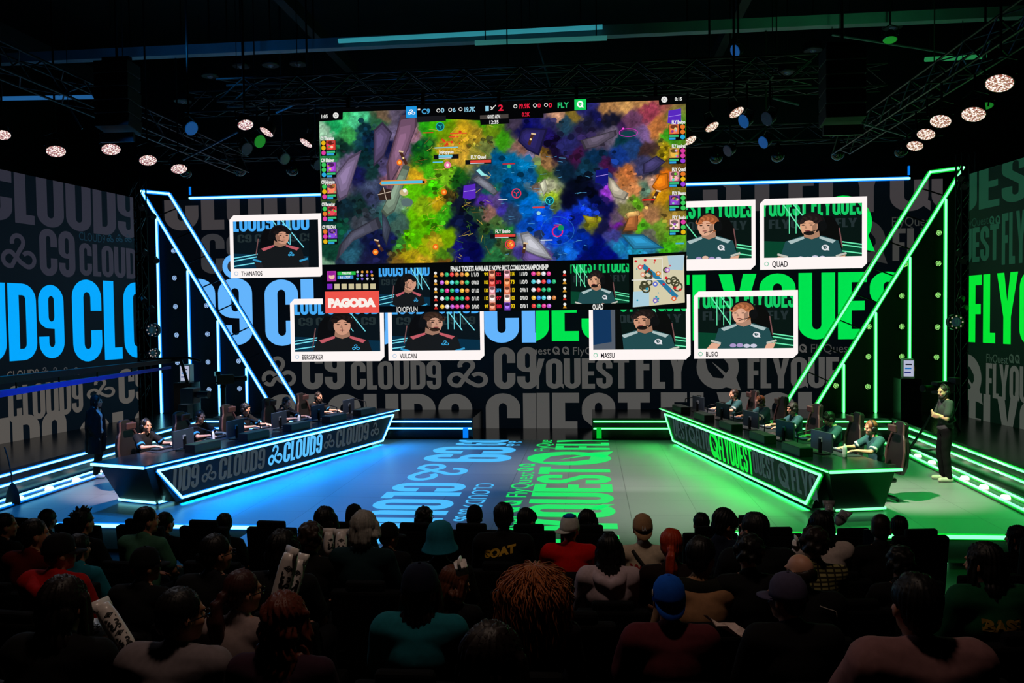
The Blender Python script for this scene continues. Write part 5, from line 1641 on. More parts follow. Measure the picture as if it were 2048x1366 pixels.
def pose_standing(yaw=0, pitch=0, arms='down'):
    J = dict(pelvis=V3((0, 0, .93)), waist=V3((0, .0, 1.07)), chest=V3((0, -.01, 1.25)), neck=V3((0, -.005, 1.435)))
    J['H'] = head_at((0, .03, 1.575), yaw, pitch)
    for s, x in (('L', -1), ('R', 1)):
        J['sh' + s] = V3((x * .175, -.01, 1.385))
        J['hip' + s], J['kn' + s] = V3((x * .09, .0, .91)), V3((x * .10, .02 + (x > 0) * .03, .49))
        J['an' + s], J['to' + s] = V3((x * .10, -.03 + (x > 0) * .03, .09)), V3((x * .12, .10 + (x > 0) * .03, .045))
        J['el' + s], J['wr' + s] = V3((x * .235, -.03, 1.11)), V3((x * .22, .06, .88))
        J['hf' + s], J['hs' + s], J['hu' + s] = V3((0, .15, -1)), V3((0, 1, .1)), V3((x, 0, 0))
    if arms == 'crossed':
        J['elL'], J['wrL'] = V3((-.25, .06, 1.13)), V3((.02, .185, 1.19))
        J['hfL'], J['hsL'], J['huL'] = V3((1, .05, .05)), V3((0, .2, 1)), V3((0, 1, 0))
        J['elR'], J['wrR'] = V3((.25, .06, 1.12)), V3((-.02, .21, 1.15))
        J['hfR'], J['hsR'], J['huR'] = V3((-1, -.15, .1)), V3((0, .2, 1)), V3((0, 1, 0))
    return J


# ---- hair and headwear, built about the head's own centre, face towards +y
def streak(a=.004, n=30, k=9):
    return lambda p: a * (math.sin(math.atan2(p.x, p.y - .0) * n + math.sin(p.z * k) * 2.2) + .5 * math.sin(p.x * 90 + p.z * 30))


def blobs(a, f=60):
    return lambda p: a * (math.sin(p.x * f) * math.sin(p.y * f * 1.1 + 1) * math.sin(p.z * f * .9 + 2) * 2 + .4 * math.sin(p.x * f * 2.1 + p.z * f))


def hair_mesh(kind):
    mb = MB()
    dome = lambda k=1.0: mb.ell((0, -.020, .043), (.083 * k, .098 * k, .092 * k), 16, 10)
    nz = streak()
    if kind == 'short':
        dome()
        mb.ell((0, -.055, -.01), (.072, .055, .07), 12, 8)
    elif kind == 'buzz':
        mb.ell((0, -.014, .040), (.0765, .0945, .088), 16, 10).ell((0, -.052, -.012), (.068, .05, .06), 12, 8)
        nz = None
    elif kind == 'fringe':
        dome(1.05)
        mb.ell((0, -.055, -.012), (.078, .058, .075), 12, 8).ell((0, .062, .062), (.068, .032, .03), 12, 8)
        for s in (-1, 1):
            mb.ell((s * .07, .03, .03), (.02, .045, .04), 10, 6)
        nz = streak(.005, 24)
    elif kind == 'spiky':
        dome(1.02)
        mb.ell((0, -.05, -.01), (.072, .055, .07), 12, 8)
        rr = random.Random(3)
        for _ in range(26):
            a, z = rr.uniform(0, 6.28), rr.uniform(.3, 1)
            d = V3((math.cos(a) * (1 - z * z) ** .5, math.sin(a) * (1 - z * z) ** .5, z))
            c = V3((0, -.02, .043))
            mb.cap(c + d * .07, c + d * rr.uniform(.115, .135) + V3((0, .01, 0)), .018, .006, 6)
        nz = streak(.003)
    elif kind == 'curly':
        rr = random.Random(8)
        dome(1.06)
        for _ in range(90):
            a, z = rr.uniform(0, 6.28), rr.uniform(-.75, 1)
            d = V3((math.cos(a) * (1 - z * z) ** .5, math.sin(a) * (1 - z * z) ** .5, z))
            if d.y > .45 and d.z < .35:
                continue
            mb.ell(V3((0, -.025, .03)) + V3((d.x * .088, d.y * .098, d.z * .1)), rr.uniform(.014, .026), 7, 5)
        nz = blobs(.002)
    elif kind in ('long', 'bob', 'wavy'):
        dome(1.05)
        mb.ell((0, -.062, -.03), (.092, .058, .10), 14, 8)
        low = {'long': -.36, 'bob': -.055, 'wavy': -.30}[kind]
        n = 4
        for i in range(n):
            z = -.06 + (low + .06) * (i + 1) / n
            mb.ell((0, -.07 - .006 * i * (kind != 'bob'), z), ((.098 + .008 * i) if kind != 'bob' else .088 - .006 * i, .052, .085 if kind != 'bob' else .06), 14, 8)
        for s in (-1, 1):
            mb.tube([(s * .078, .02, .05), (s * .092, .02, -.05), (s * .098, -.015, low * .55), (s * .10, -.045, low * .85)], [.022, .026, .03, .022], 8)
        nz = streak(.006, 26, 14) if kind != 'wavy' else (lambda p: .007 * (math.sin(math.atan2(p.x, p.y) * 22 + math.sin(p.z * 38) * 2.6) + .6 * math.sin(p.z * 70 + p.x * 50)))
    elif kind == 'ponytail':
        dome(1.0)
        mb.ell((0, -.06, -.005), (.07, .05, .07), 12, 8)
        mb.ell((0, -.125, .005), (.03, .03, .028), 10, 6)
        mb.tube([(0, -.12, 0), (0, -.16, -.03), (.005, -.165, -.12), (.0, -.15, -.22), (-.01, -.14, -.29)], [.02, .034, .046, .042, .012], 10)
        nz = streak(.004, 30, 10)
    elif kind == 'bun':
        dome(1.0)
        mb.ell((0, -.06, -.01), (.07, .05, .07), 12, 8).ell((0, -.10, .10), (.048, .048, .045), 12, 8)
    elif kind == 'balding':
        for a in range(-120, 121, 12):
            w = math.radians(a)
            mb.ell((.072 * math.sin(w), -.010 - .086 * math.cos(w), -.005 + .012 * math.cos(w * 2)), (.020, .020, .044), 8, 6)
        mb.ell((0, -.07, .02), (.05, .034, .04), 10, 6)
        nz = streak(.002, 40)
    elif kind == 'beard':
        mb.ell((0, .05, -.09), (.052, .052, .045), 12, 8)
        for s in (-1, 1):
            mb.cap((s * .066, .015, -.03), (s * .05, .05, -.085), .015, .022, 8)
        mb.cap((-.024, .094, -.048), (.024, .094, -.048), .008, None, 6)
        nz = blobs(.0015, 120)
    me = remesh(mb, 'hair', .0085 if kind not in ('long', 'wavy', 'bob') else .009, 1, nz)
    return me


def curl_mane():
    """a wide mop of long coiled strands"""
    rr = random.Random(4)
    mb = MB()
    mb.ell((0, -.03, .05), (.105, .11, .10), 14, 9).ell((0, -.07, -.08), (.14, .085, .15), 14, 9).ell((0, -.085, -.24), (.135, .07, .15), 14, 9)
    core = remesh(mb, 'hair', .014, 2, blobs(.006, 45))
    st = MB()
    for i in range(520):
        a = rr.uniform(0, 2 * math.pi)
        el = rr.uniform(.05, 1.0)
        d = V3((math.cos(a) * (1 - el * el) ** .5, math.sin(a) * (1 - el * el) ** .5, el))
        if d.y > .72:
            continue
        p = V3((0, -.03, .05)) + V3((d.x * .095, d.y * .10, d.z * .10))
        out = V3((d.x, d.y - .25, 0))
        out = out.normalized() if out.length > .01 else V3((0, -1, 0))
        L = rr.uniform(.18, .42) * (1.0 if out.y < .2 else .75)
        rad = rr.uniform(.06, .118)
        ph, fr, am = rr.uniform(0, 6.28), rr.uniform(55, 85), rr.uniform(.004, .009)
        pts = []
        for k in range(15):
            f = k / 14
            s_ = out * (rad * math.sin(min(1, f * 2.1) * 1.45)) * (1 - .16 * max(0, f - .55))
            q = p + s_ + V3((0, 0, -L * f * f * .55 - L * f * .45 + .035 * math.sin(f * 3.1)))
            w = fr * L * f + ph
            q += V3((math.cos(w), math.sin(w), 0)) * am * min(1, f * 3) + V3((rr.uniform(-1, 1), rr.uniform(-1, 1), 0)) * .002
            pts.append(q)
        st.tube(pts, [.0035] * 13 + [.0025, .001], 4)
    o = st.mesh('curls', True)
    bm = bmesh.new()
    bm.from_mesh(core)
    bm.from_mesh(o)
    bm.to_mesh(core)
    bm.free()
    core.polygons.foreach_set('use_smooth', [True] * len(core.polygons))
    bpy.data.meshes.remove(o)
    return core


def cap_mesh(brim=1):
    mb = MB()
    prof = [(.0, .142), (.03, .139), (.062, .122), (.084, .088), (.093, .04), (.094, .01), (.090, .008)]
    for i in range(len(prof)):
        pass
    mb.lathe(prof[::-1], 24, Matrix.Translation((0, -.012, .0)) @ Matrix.Diagonal((.94, 1.12, 1, 1)))
    mb.ell((0, -.012, .143), (.008, .008, .005), 8, 5)
    return mb.mesh('cap', True)


def brim_mesh():
    mb = MB()
    vs_, n = [], 14
    for j, (r, z) in enumerate(((0.9, .018), (1.0, .016))):
        pass
    top, bot = [], []
    for i in range(n + 1):
        a = math.radians(25 + 130 * i / n)
        inner = V3((.088 * math.cos(a), -.012 + .104 * math.sin(a), .018))
        k = math.sin(math.radians(180 * i / n)) ** .6
        outer = inner + V3((.018 * math.cos(a) * k, .075 * k, -.016 * k + -.014 * (abs(math.cos(a)) ** 2)))
        top += [inner, outer]
    m = len(top)
    vs_ = top + [p + V3((0, 0, -.004)) for p in top]
    fs_ = []
    for i in range(n):
        a, b, c, d = 2 * i, 2 * i + 1, 2 * i + 3, 2 * i + 2
        fs_ += [(a, b, c, d), (m + d, m + c, m + b, m + a), (b, m + b, m + c, c), (a, d, m + d, m + a)]
    fs_ += [(0, m, m + 1, 1), (2 * n, 2 * n + 1, m + 2 * n + 1, m + 2 * n)]
    mb.add(vs_, fs_)
    return mb.mesh('brim', True)


def bucket_mesh():
    mb = MB()
    mb.lathe([(.0, .148), (.045, .144), (.075, .126), (.092, .092), (.099, .04), (.102, .005), (.132, -.045), (.136, -.056), (.130, -.054), (.098, -.002)], 32, Matrix.Translation((0, -.012, .01)) @ Matrix.Diagonal((.97, 1.08, 1, 1)))
    return mb.mesh('bucket_hat', True)


def headset_parts():
    band = MB().tube([(.092 * math.cos(math.radians(a)), -.01, .012 + .125 * math.sin(math.radians(a))) for a in range(0, 181, 12)], .011, 8)
    cup = {}
    for s in (-1, 1):
        M = Matrix.Translation((s * .085, -.008, -.012)) @ Matrix.Rotation(s * math.pi / 2, 4, 'Y')
        cup[s] = MB().lathe([(.0, -.008), (.036, -.008), (.044, .0), (.044, .020), (.034, .030), (0, .031)], 16, M).mesh('earcup', True)
    mic = MB().tube([(-.088, .02, -.03), (-.078, .07, -.062), (-.045, .108, -.075)], .0045, 6).ell((-.040, .110, -.076), (.011, .009, .009), 8, 6)
    return band.mesh('headset', True), cup, mic.mesh('microphone', True)


def glasses_mesh():
    mb = MB()
    for s in (-1, 1):
        mb.tube([(s * .034 + .026 * math.cos(math.radians(a)), .103, .002 + .021 * math.sin(math.radians(a))) for a in range(0, 361, 30)], .003, 5, caps=False)
        mb.tube([(s * .060, .102, .008), (s * .079, .06, .008), (s * .084, -.01, .0)], .003, 5)
    mb.tube([(-.009, .106, .006), (.009, .106, .006)], .003, 5)
    return mb.mesh('glasses')


HC = {}


def cached(k, fn):
    if k not in HC:
        HC[k] = fn()
    return HC[k]


def skin(rgb=(196, 142, 116)):
    return mat('skin_%d_%d_%d' % rgb, rgb, .5, noise=.08, scale=14, spec=.4)


def cloth(rgb, k='cloth'):
    return mat('%s_%d_%d_%d' % (k, *rgb), rgb, .85, noise=.22, scale=40, spec=.15)


def hairm(rgb):
    return mat('hair_%d_%d_%d' % rgb, rgb, .5, noise=.4, scale=70, spec=.3)


def wear(name, me, parent, m, M):
    """a piece of headwear or hair set on the head"""
    o = link(name, me, parent, m)
    o.matrix_local = M
    return o


def person(label, pose, loc, rotz, scale=1.0, sk=(196, 142, 116), shirt=(20, 20, 22), sleeve='short', trousers=(18, 18, 22), hair='short', hair_rgb=(16, 13, 12), hat=None, hat_rgb=(20, 20, 22),
           headset=False, glasses=False, beard=None, shoes=None, eyes=False, group=None, legs=True, cuffs=None, hem=0.0, brim_dir=0, inf=.014, pose_key=None):
    J = pose
    k = pose_key
    t = thing('person', label, 'person', loc, rotz, group)
    t.scale = (scale,) * 3
    b = link('body', cached(('b', k), lambda: body_mesh(J)), t, skin(sk))
    s = link('shirt', cached(('s', k, sleeve, hem, inf), lambda: shirt_mesh(J, sleeve, inf, hem)), t, cloth(shirt))
    if legs:
        link('trousers', cached(('t', k), lambda: trousers_mesh(J)), t, cloth(trousers))
    if shoes:
        for sd in 'LR':
            link('shoe', cached(('sh', k, sd), lambda: shoe_mesh(J, sd)), t, cloth(shoes, 'shoe'))
    H = J['H']
    if hat == 'cap' and hair == 'short':
        hair = 'buzz'
    if hair:
        wear('hair', cached(('hair', hair), (curl_mane if hair == 'mane' else lambda: hair_mesh(hair))), t, hairm(hair_rgb), H)
    if beard:
        wear('beard', cached(('hair', 'beard'), lambda: hair_mesh('beard')), t, hairm(beard), H)
    if hat == 'cap':
        c = wear('cap', cached('cap', cap_mesh), t, cloth(hat_rgb, 'felt'), H @ Matrix.Diagonal((1.14, 1.12, 1.08, 1)) if hair in ('long', 'bob') else H)
        br = wear('brim', cached('brim', brim_mesh), c, cloth(hat_rgb, 'felt'), Matrix.Rotation(math.radians(brim_dir), 4, 'Z') @ (Matrix.Translation((0, .07, .018)) @ Matrix.Rotation(math.radians(-42), 4, 'X') @ Matrix.Translation((0, -.07, -.018)) if abs(brim_dir) == 180 else Matrix.Identity(4)))
    elif hat == 'bucket':
        wear('bucket_hat', cached('bucket', bucket_mesh), t, cloth(hat_rgb, 'felt'), H)
    if headset:
        me, cup, mic = cached('headset', headset_parts)
        h = wear('headset', me, t, M_PLASTIC, H)
        for q in (-1, 1):
            wear('earcup', cup[q], h, M_PLASTIC, Matrix.Identity(4))
        wear('microphone', mic, h, M_PLASTIC, Matrix.Identity(4))
    if glasses:
        wear('glasses', cached('glasses', glasses_mesh), t, mat('glasses_frame', (24, 24, 28), .2), H)
    if eyes:
        for q in (-1, 1):
            me = cached(('eye', q), lambda: MB().ell((q * .031, .0815, .006), (.013, .011, .009), 10, 6).mesh('eye', True))
            wear('eye', me, t, mat('eye_dark', (46, 34, 30), .15), H)
    if cuffs:
        for sd in 'LR':
            sh, el, wr = limbs(J, sd)
            a, c_ = sh.lerp(el, .66), sh.lerp(el, .80)
            me = cached(('cuff', k, sd), lambda: MB().tube([a, a.lerp(c_, .5), c_], [.068, .072, .072], 14).mesh('cuff', True))
            link('cuff', me, t, cloth(cuffs, 'cuff'))
    return t


# ================================================================== the two player desks
def gaming_chair(name, label, loc, rotz):
    t = thing(name, label, 'chair', loc, rotz, 'gaming chairs at the desks')
    m = mat('chair_leather', (26, 22, 23), .35, noise=.2)
    m2 = mat('chair_side_lit', (70, 48, 48), .4, noise=.15)  # black leather with the pinkish light on its sides put into the colour
    MB().box((0, .02, .365), (.46, .48, .08)).build('seat', m, t, bevel=.03)
    mb = MB()
    R = Matrix.Rotation(math.radians(8), 4, 'X')
    T = Matrix.Translation((0, -.285, .44)) @ R @ Matrix.Rotation(math.pi / 2, 4, 'X')
    prof = [(-.19, .0), (-.27, .16), (-.25, .40), (-.21, .56), (-.17, .62), (-.14, .84), (-.08, .88), (.08, .88), (.14, .84), (.17, .62), (.21, .56), (.25, .40), (.27, .16), (.19, .0)]
    mb.prism(prof, .085, T)
    o = mb.build('backrest', m, t, bevel=.02)
    p = MB().box((0, 0, 0), (.22, .05, .13)).build('headrest', m2, t, bevel=.02)
    p.location = (0, -.27, 1.20)
    p.rotation_euler = (math.radians(-8), 0, 0)
    for s in (-1, 1):
        w = MB().tube([T @ V3((s * .25, .12, -.012)), T @ V3((s * .255, .38, -.012)), T @ V3((s * .2, .58, -.01)), T @ V3((s * .16, .66, -.01)), T @ V3((s * .14, .84, -.01))], .022, 8).build('side_bolster', m2, t)
        a = MB().box((s * .29, .0, .64), (.08, .26, .03)).build('armrest', M_PLASTIC, t, bevel=.01)
        q = MB().box((s * .28, -.02, .51), (.035, .06, .24)).build('post', M_METAL, a)
    MB().tube([(0, 0, .1), (0, 0, .33)], .03, 10).build('gas_column', M_METAL, t)
    for k in range(5):
        w = math.radians(90 + 72 * k)
        d = V3((math.cos(w), math.sin(w), 0))
        l = MB().tube([d * .03 + V3((0, 0, .11)), d * .31 + V3((0, 0, .075))], .022, 8, r2=.015).build('leg', M_METAL, t)
        MB().ell(d * .31 + V3((0, 0, .03)), (.022, .03, .03), 10, 6).build('caster', M_PLASTIC, l)
    return t


ORD = ('nearest the seats', 'second nearest the seats', 'in the middle', 'second farthest', 'farthest away')
DESK = {}
for side, A_, B_, sg, us in (('left', (-5.37, 11.55), (-3.24, 19.0), 1, (1.40, 2.70, 3.98, 5.30, 6.50)), ('right', (4.75, 11.55), (3.09, 19.2), -1, (1.30, 2.56, 3.98, 5.40, 6.85))):
    A, Bf = V3((*A_, 0)), V3((*B_, 0))
    L = (Bf - A).length
    d = (Bf - A).normalized()
    n = V3((d.y, -d.x, 0)) * sg
    rz = math.atan2(-d.x, d.y)
    blue = side == 'left'
    nm = 'blue' if blue else 'green'
    loc = lambda u, w, z: V3((w * sg, u, z))
    wld = lambda u, w, z: A + d * u + n * w + V3((0, 0, z))
    DESK[side] = (wld, d, n)
    t = thing('player_desk', f'long black player desk on the {side}, {nm} neon outlined with team lettering on its front', 'desk', A, rz)
    hx = lambda q: MB().hexa([loc(*p) for p in q])
    hx([(0, 0, .725), (L, 0, .725), (L, -1.05, .725), (0, -1.05, .725), (0, 0, .78), (L, 0, .78), (L, -1.05, .78), (0, -1.05, .78)]).build('tabletop', mat('desk_top', (20, 21, 24), .22, noise=.15), t, bevel=.006)
    hx([(.72, -.105, .06), (7.2, -.105, .06), (7.2, -.6, .06), (.72, -.6, .06), (.2, -.04, .725), (7.65, -.04, .725), (7.65, -.6, .725), (.2, -.6, .725)]).build('front_body', M_BLACKGLOSS, t)
    hx([(.95, -.34, .0), (7.1, -.34, .0), (7.1, -.58, .0), (.95, -.58, .0), (.95, -.34, .06), (7.1, -.34, .06), (7.1, -.58, .06), (.95, -.58, .06)]).build('plinth', M_BLACK, t)
    hx([(.65, -.43, .0), (1.0, -.43, .0), (1.0, -1.2, .0), (.65, -1.2, .0), (.06, -.03, .725), (.5, -.03, .725), (.5, -1.02, .725), (.06, -1.02, .725)]).build('end_panel', mat('desk_end', (16, 16, 18), .3, noise=.2), t)
    hx([(7.15, -.43, .0), (7.42, -.43, .0), (7.42, -1.2, .0), (7.15, -1.2, .0), (7.3, -.03, .725), (7.68, -.03, .725), (7.68, -1.02, .725), (7.3, -1.02, .725)]).build('end_panel', MATS['desk_end'], t)
    fw = lambda z: -.04 - (.70 - z) * .10 + .016
    fn = (n + V3((0, 0, -.10))).normalized()
    q = [wld(.26, fw(.66), .66), wld(7.54, fw(.66), .66), wld(7.12, fw(.10), .10), wld(.80, fw(.12), .12)]
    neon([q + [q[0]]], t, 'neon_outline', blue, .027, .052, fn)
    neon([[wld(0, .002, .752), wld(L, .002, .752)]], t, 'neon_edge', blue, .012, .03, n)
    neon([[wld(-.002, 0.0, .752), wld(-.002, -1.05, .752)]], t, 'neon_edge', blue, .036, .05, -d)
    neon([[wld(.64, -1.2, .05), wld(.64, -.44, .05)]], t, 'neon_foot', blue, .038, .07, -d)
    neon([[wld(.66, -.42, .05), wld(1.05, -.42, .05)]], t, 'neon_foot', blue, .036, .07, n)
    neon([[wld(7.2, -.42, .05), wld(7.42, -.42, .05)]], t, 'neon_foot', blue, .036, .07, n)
    U = d * (1 if blue else -1)
    Vv = fn.cross(U)
    if Vv.z < 0:
        Vv = -Vv
    O = wld(0, fw(.12) + .004, .12)
    P = Panel(O, U, Vv, (-99, -.1, 99, .62))
    quad = [((p - O).dot(U), (p - O).dot(Vv)) for p in q]
    P.poly(quad, (6, 9, 14), 0)
    DIM = (54, 62, 64) if blue else (44, 58, 62)
    wv = lambda txt, x0, x1, ym, rgb, v0=.10, v1=.50: P.word(txt, P.uv(x0, ym + (x0 - (x0 + x1) / 2) * (-.23 if blue else .35))[0], P.uv(x1, ym + (x1 - (x0 + x1) / 2) * (-.23 if blue else .35))[0], v0, v1, rgb, 1)
    if blue:
        for a in (('UD9', 346, 398, 957, DIM), ('@', 403, 433, 947, DIM, .13, .44), ('CLOUD9', 438, 530, 928, DIM), ('@', 536, 565, 912, (90, 190, 250), .10, .50), ('CLOUD9', 567, 644, 900, (90, 190, 250)), ('@', 647, 669, 888, DIM, .13, .46), ('CLOUD9', 672, 737, 876, DIM), ('@', 741, 758, 864, DIM, .13, .46)):
            wv(*a)
    else:
        for a in (('UEST', 1347, 1376, 858, DIM), ('%', 1378, 1391, 872, DIM, .12, .48), ('FLYQ', 1393, 1419, 884, DIM), ('%', 1420, 1438, 895, (10, 226, 60), .04, .56), ('FLYQUEST', 1438, 1505, 912, (10, 226, 60), .04, .54), ('QUEST', 1506, 1550, 935, DIM), ('%', 1556, 1578, 952, DIM, .08, .48), ('FLYQ', 1583, 1634, 972, DIM)):
            wv(*a)
    adopt(P.build('display', M_LED), t)
    # light thrown down by the strip under the desk front
    for k in range(6):
        c = wld(1.8 + (k % 3) * 2.2, .004, .715) if k < 3 else wld(1.9 + (k % 3) * 2.1, -.13, .05)
        la = lamp('desk_underglow', 'AREA', c, c + n * .75 + V3((0, 0, -.6)), (58 if blue else 26) if k < 3 else (40 if blue else 26), (0.0, .26, 1.0) if blue else (.02, 1.0, .10), 2.1, size_y=.05)
        la.rotation_euler = Matrix((d, (n * .8 + V3((0, 0, .6))).normalized(), d.cross((n * .8 + V3((0, 0, .6))).normalized()))).transposed().to_euler()
        la.data.spread = math.radians(100)
        mz = la.rotation_euler.to_matrix() @ V3((0, 0, -1))
        if mz.z > 0:
            la.rotation_euler = Matrix((-d, (n * .8 + V3((0, 0, .6))).normalized(), (-d).cross((n * .8 + V3((0, 0, .6))).normalized()))).transposed().to_euler()
    # ---- per player: chair, person, screen, keyboard, mouse, mat, box, microphone arm
    rp_ = math.atan2(-n.x, n.y)
    tj = (22, 22, 24) if blue else (44, 82, 86)
    ppl = [('short', (20, 15, 13), 0, 0), ('short', (34, 24, 20), -6, 8), ('fringe', (18, 14, 13), 0, 2), ('short', (30, 22, 18), 4, 10), ('buzz', (48, 34, 28), 0, 4)] if blue else \
        [('short', (120, 70, 42), 4, 8), ('fringe', (22, 18, 18), 10, 22), ('fringe', (24, 18, 16), 0, 6), ('short', (128, 76, 48), 6, 14), ('short', (40, 28, 24), 0, 4)]
    skn = [(206, 150, 124), (206, 150, 124), (206, 150, 124), (214, 160, 134), (214, 158, 132)]
    for i, u in enumerate(us):
        o_ = ORD[i]
        hk, hc, yw, pt = ppl[i]
        desc = ('black jersey' if blue else 'teal jersey')
        hd = {'short': 'short', 'fringe': 'fringed', 'buzz': 'cropped'}[hk]
        col_ = 'reddish' if hc[0] > 100 else 'dark'
        key = ('pl', yw, pt)
        J = cached(('J', key), lambda: pose_seated(yw * sg, pt, 'desk', .06))
        chair = gaming_chair('gaming_chair', f'black gaming chair of the {side} desk player {o_}', wld(u, -1.50, 0), rp_)
        chair.scale = (.95,) * 3
        person(f'player {o_} of the {side} desk, {hd} {col_} hair, {desc}', J, wld(u, -1.47, -.0), rp_, .945, skn[i], tj, 'short', (18, 18, 22), hk, hc, headset=True,
               beard=(46, 32, 26) if (blue and i == 4) else None, eyes=True, group=f'players at the {side} desk', cuffs=(50, 140, 190) if blue else (190, 195, 195), shoes=(30, 30, 32), pose_key=key)
        if i == 0:
            mo = thing('monitor', '', 'monitor', (0, 0, 0), 0, 'monitors on the desks')
            f_ = MB().box((0, 0, .20), (.54, .03, .30)).build('casing', mat('monitor_back', (40, 48, 60), .35, noise=.1), mo, bevel=.006)
            MB().box((0, -.0165, .20), (.52, .002, .28)).build('display', mat('monitor_glow', (10, 12, 16), .2, emit=(70, 90, 120), strength=1.2), f_)
            MB().box((0, .03, .12), (.05, .03, .23)).build('stand', M_METAL, mo)
            MB().box((0, .02, .008), (.26, .18, .016)).build('base', M_METAL, mo, bevel=.004)
            MB().box((0, .022, .22), (.07, .012, .07)).build('badge', mat('badge_grey', (120, 130, 140), .4), mo)
            kb = thing('keyboard', '', 'keyboard', (0, 0, 0), 0, 'keyboards on the desks')
            MB().box((0, 0, .012), (.37, .14, .022)).build('case', M_PLASTIC, kb, bevel=.004)
            mb = MB()
            for r in range(5):
                for c_ in range(15):
                    mb.box((-.168 + c_ * .024, -.052 + r * .026, .027), (.019, .020, .009))
            MB.build(mb, 'keycaps', mat('keycap', (50, 50, 56), .5, emit=(40, 60, 90), strength=.4), kb)
            ms = thing('mouse', '', 'mouse', (0, 0, 0), 0, 'mice on the desks')
            MB().ell((0, 0, .018), (.031, .058, .02), 14, 8).build('shell', mat('mouse_shell', (190, 190, 195), .35, noise=.05), ms, True)
            MB().box((0, .025, .036), (.008, .018, .008)).build('wheel', M_PLASTIC, ms)
            mp = thing('mouse_mat', '', 'mouse mat', (0, 0, 0), 0, 'mouse mats on the desks')
            MB().box((0, 0, .002), (.80, .36, .004)).build('pad', mat('mat_cloth', (20, 26, 34), .9, noise=.2, scale=50), mp)
            bx = thing('cable_box', '', 'box', (0, 0, 0), 0, 'black boxes along the desk fronts')
            MB().box((0, 0, .07), (.62, .22, .14)).build('casing', M_PLASTIC, bx, bevel=.006)
            MB().box((0, 0, .143), (.60, .20, .006)).build('lid', mat('box_lid_green_lit', (16, 40, 20) if blue else (20, 20, 24), .5), bx)  # green light caught by the black box top is put into this colour
            mc = thing('microphone_arm', '', 'microphone', (0, 0, 0), 0, 'microphone arms on the desks')
            MB().box((0, 0, .02), (.06, .06, .04)).build('clamp', M_METAL, mc)
            MB().tube([(0, 0, .03), (0, -.02, .24), (0, -.30, .30)], .011, 8).build('boom', M_METAL, mc)
            MB().tube([(0, -.30, .30), (0, -.40, .29)], .026, 12).build('capsule', M_PLASTIC, mc)
            PRO = dict(monitor=mo, keyboard=kb, mouse=ms, mouse_mat=mp, cable_box=bx, microphone_arm=mc)
            made = PRO
        else:
            made = {k: copy_tree(v) for k, v in PRO.items()}
        rz_ = rp_
        R = {'L': 1}
        spots = dict(monitor=(u - .02, -.56, .78), keyboard=(u - .12 * sg * 1, -.93, .7845), mouse=(u + .22 * 1, -.93, .7845), mouse_mat=(u + .02, -.86, .78), cable_box=(u + .02, -.17, .78), microphone_arm=(u + .52, -.42, .78))
        txt = dict(monitor='slim dark monitor', keyboard='black keyboard', mouse='pale mouse', mouse_mat='wide dark mouse mat', cable_box='low black box', microphone_arm='black microphone arm')
        for k, o in made.items():
            o.location = wld(*spots[k])
            o.rotation_euler = (0, 0, rz_ + (.12 if k == 'monitor' else 0))
            o['label'] = f'{txt[k]} of the {side} desk player {o_}'
    # bottles
    for j, (u, w) in enumerate(((us[0] - .42, -.72), (us[1] + .40, -.70)) if not blue else ((us[1] - .5, -.66), (us[3] - .55, -.66))):
        o = thing('water_bottle', f'clear water bottle with white label on the {side} desk, {"nearer" if j == 0 else "farther"} one', 'bottle', wld(u, w, .78))
        MB().lathe([(.030, 0), (.033, .01), (.033, .14), (.026, .17), (.012, .19)], 14).build('bottle', mat('clear_plastic', (200, 205, 208), .1, noise=.03), o, True)
        MB().lathe([(.0335, .05), (.0335, .11)], 14).build('sticker', mat('label_paper', (215, 215, 220), .6), o)
        MB().lathe([(.015, .185), (.015, .205), (0, .205)], 12).build('cap', mat('cap_white', (210, 210, 210), .5), o)
    # face light of the screens
    for u in us:
        c = wld(u, -.56, 1.10)

# ================================================================== crew and show pieces on the walkways
J = pose_standing(0, 0, 'down')
c = at(195, 955, z=0)
wmn = person('woman standing left of the blue desk in long black coat and white shoes', J, (c.x, c.y, 0.0), math.radians(-75), .93, (190, 140, 118), (206, 206, 210), 'short', (10, 10, 12), 'long', (14, 11, 11),
             eyes=True, shoes=(225, 222, 220), pose_key='woman')
mb = MB()
for s, x in (('L', -1), ('R', 1)):
    sh, el, wr = limbs(J, s)
    mb.cap(sh, el, .088, .078, 10).cap(el, wr, .072, .06, 10)
    mb.tube([(x * .10, -.06, 1.40), (x * .13, .02, 1.25), (x * .15, .03, 1.0), (x * .16, .02, .72), (x * .17, .0, .52)], [.09, .115, .115, .12, .12], 12)
mb.tube([(0, -.08, 1.40), (0, -.08, 1.2), (0, -.07, .9), (0, -.07, .52)], [.10, .13, .14, .15], 12)
link('coat', remesh(mb, 'coat', .014, 2, folds(.005)), wmn, cloth((10, 10, 12)))

J = pose_standing(20, 4, 'crossed')
c = at(1890, 962, z=0)
man = person('bearded camera operator standing with crossed arms, grey shirt, black trousers, headset', J, (c.x, c.y, 0.0), math.radians(86), 1.0, (210, 158, 132), (62, 64, 66), 'short', (10, 10, 12), 'buzz', (34, 26, 22), beard=(34, 24, 20), headset=True,
             eyes=True, shoes=(196, 186, 170), pose_key='man')
MB().tube([(-.18, .0, 1.05), (.0, .135, 1.22), (.17, .04, 1.42), (.12, -.13, 1.30), (-.10, -.13, 1.08), (-.18, .0, 1.05)], .014, 6).build('strap', M_FABRIC, man)

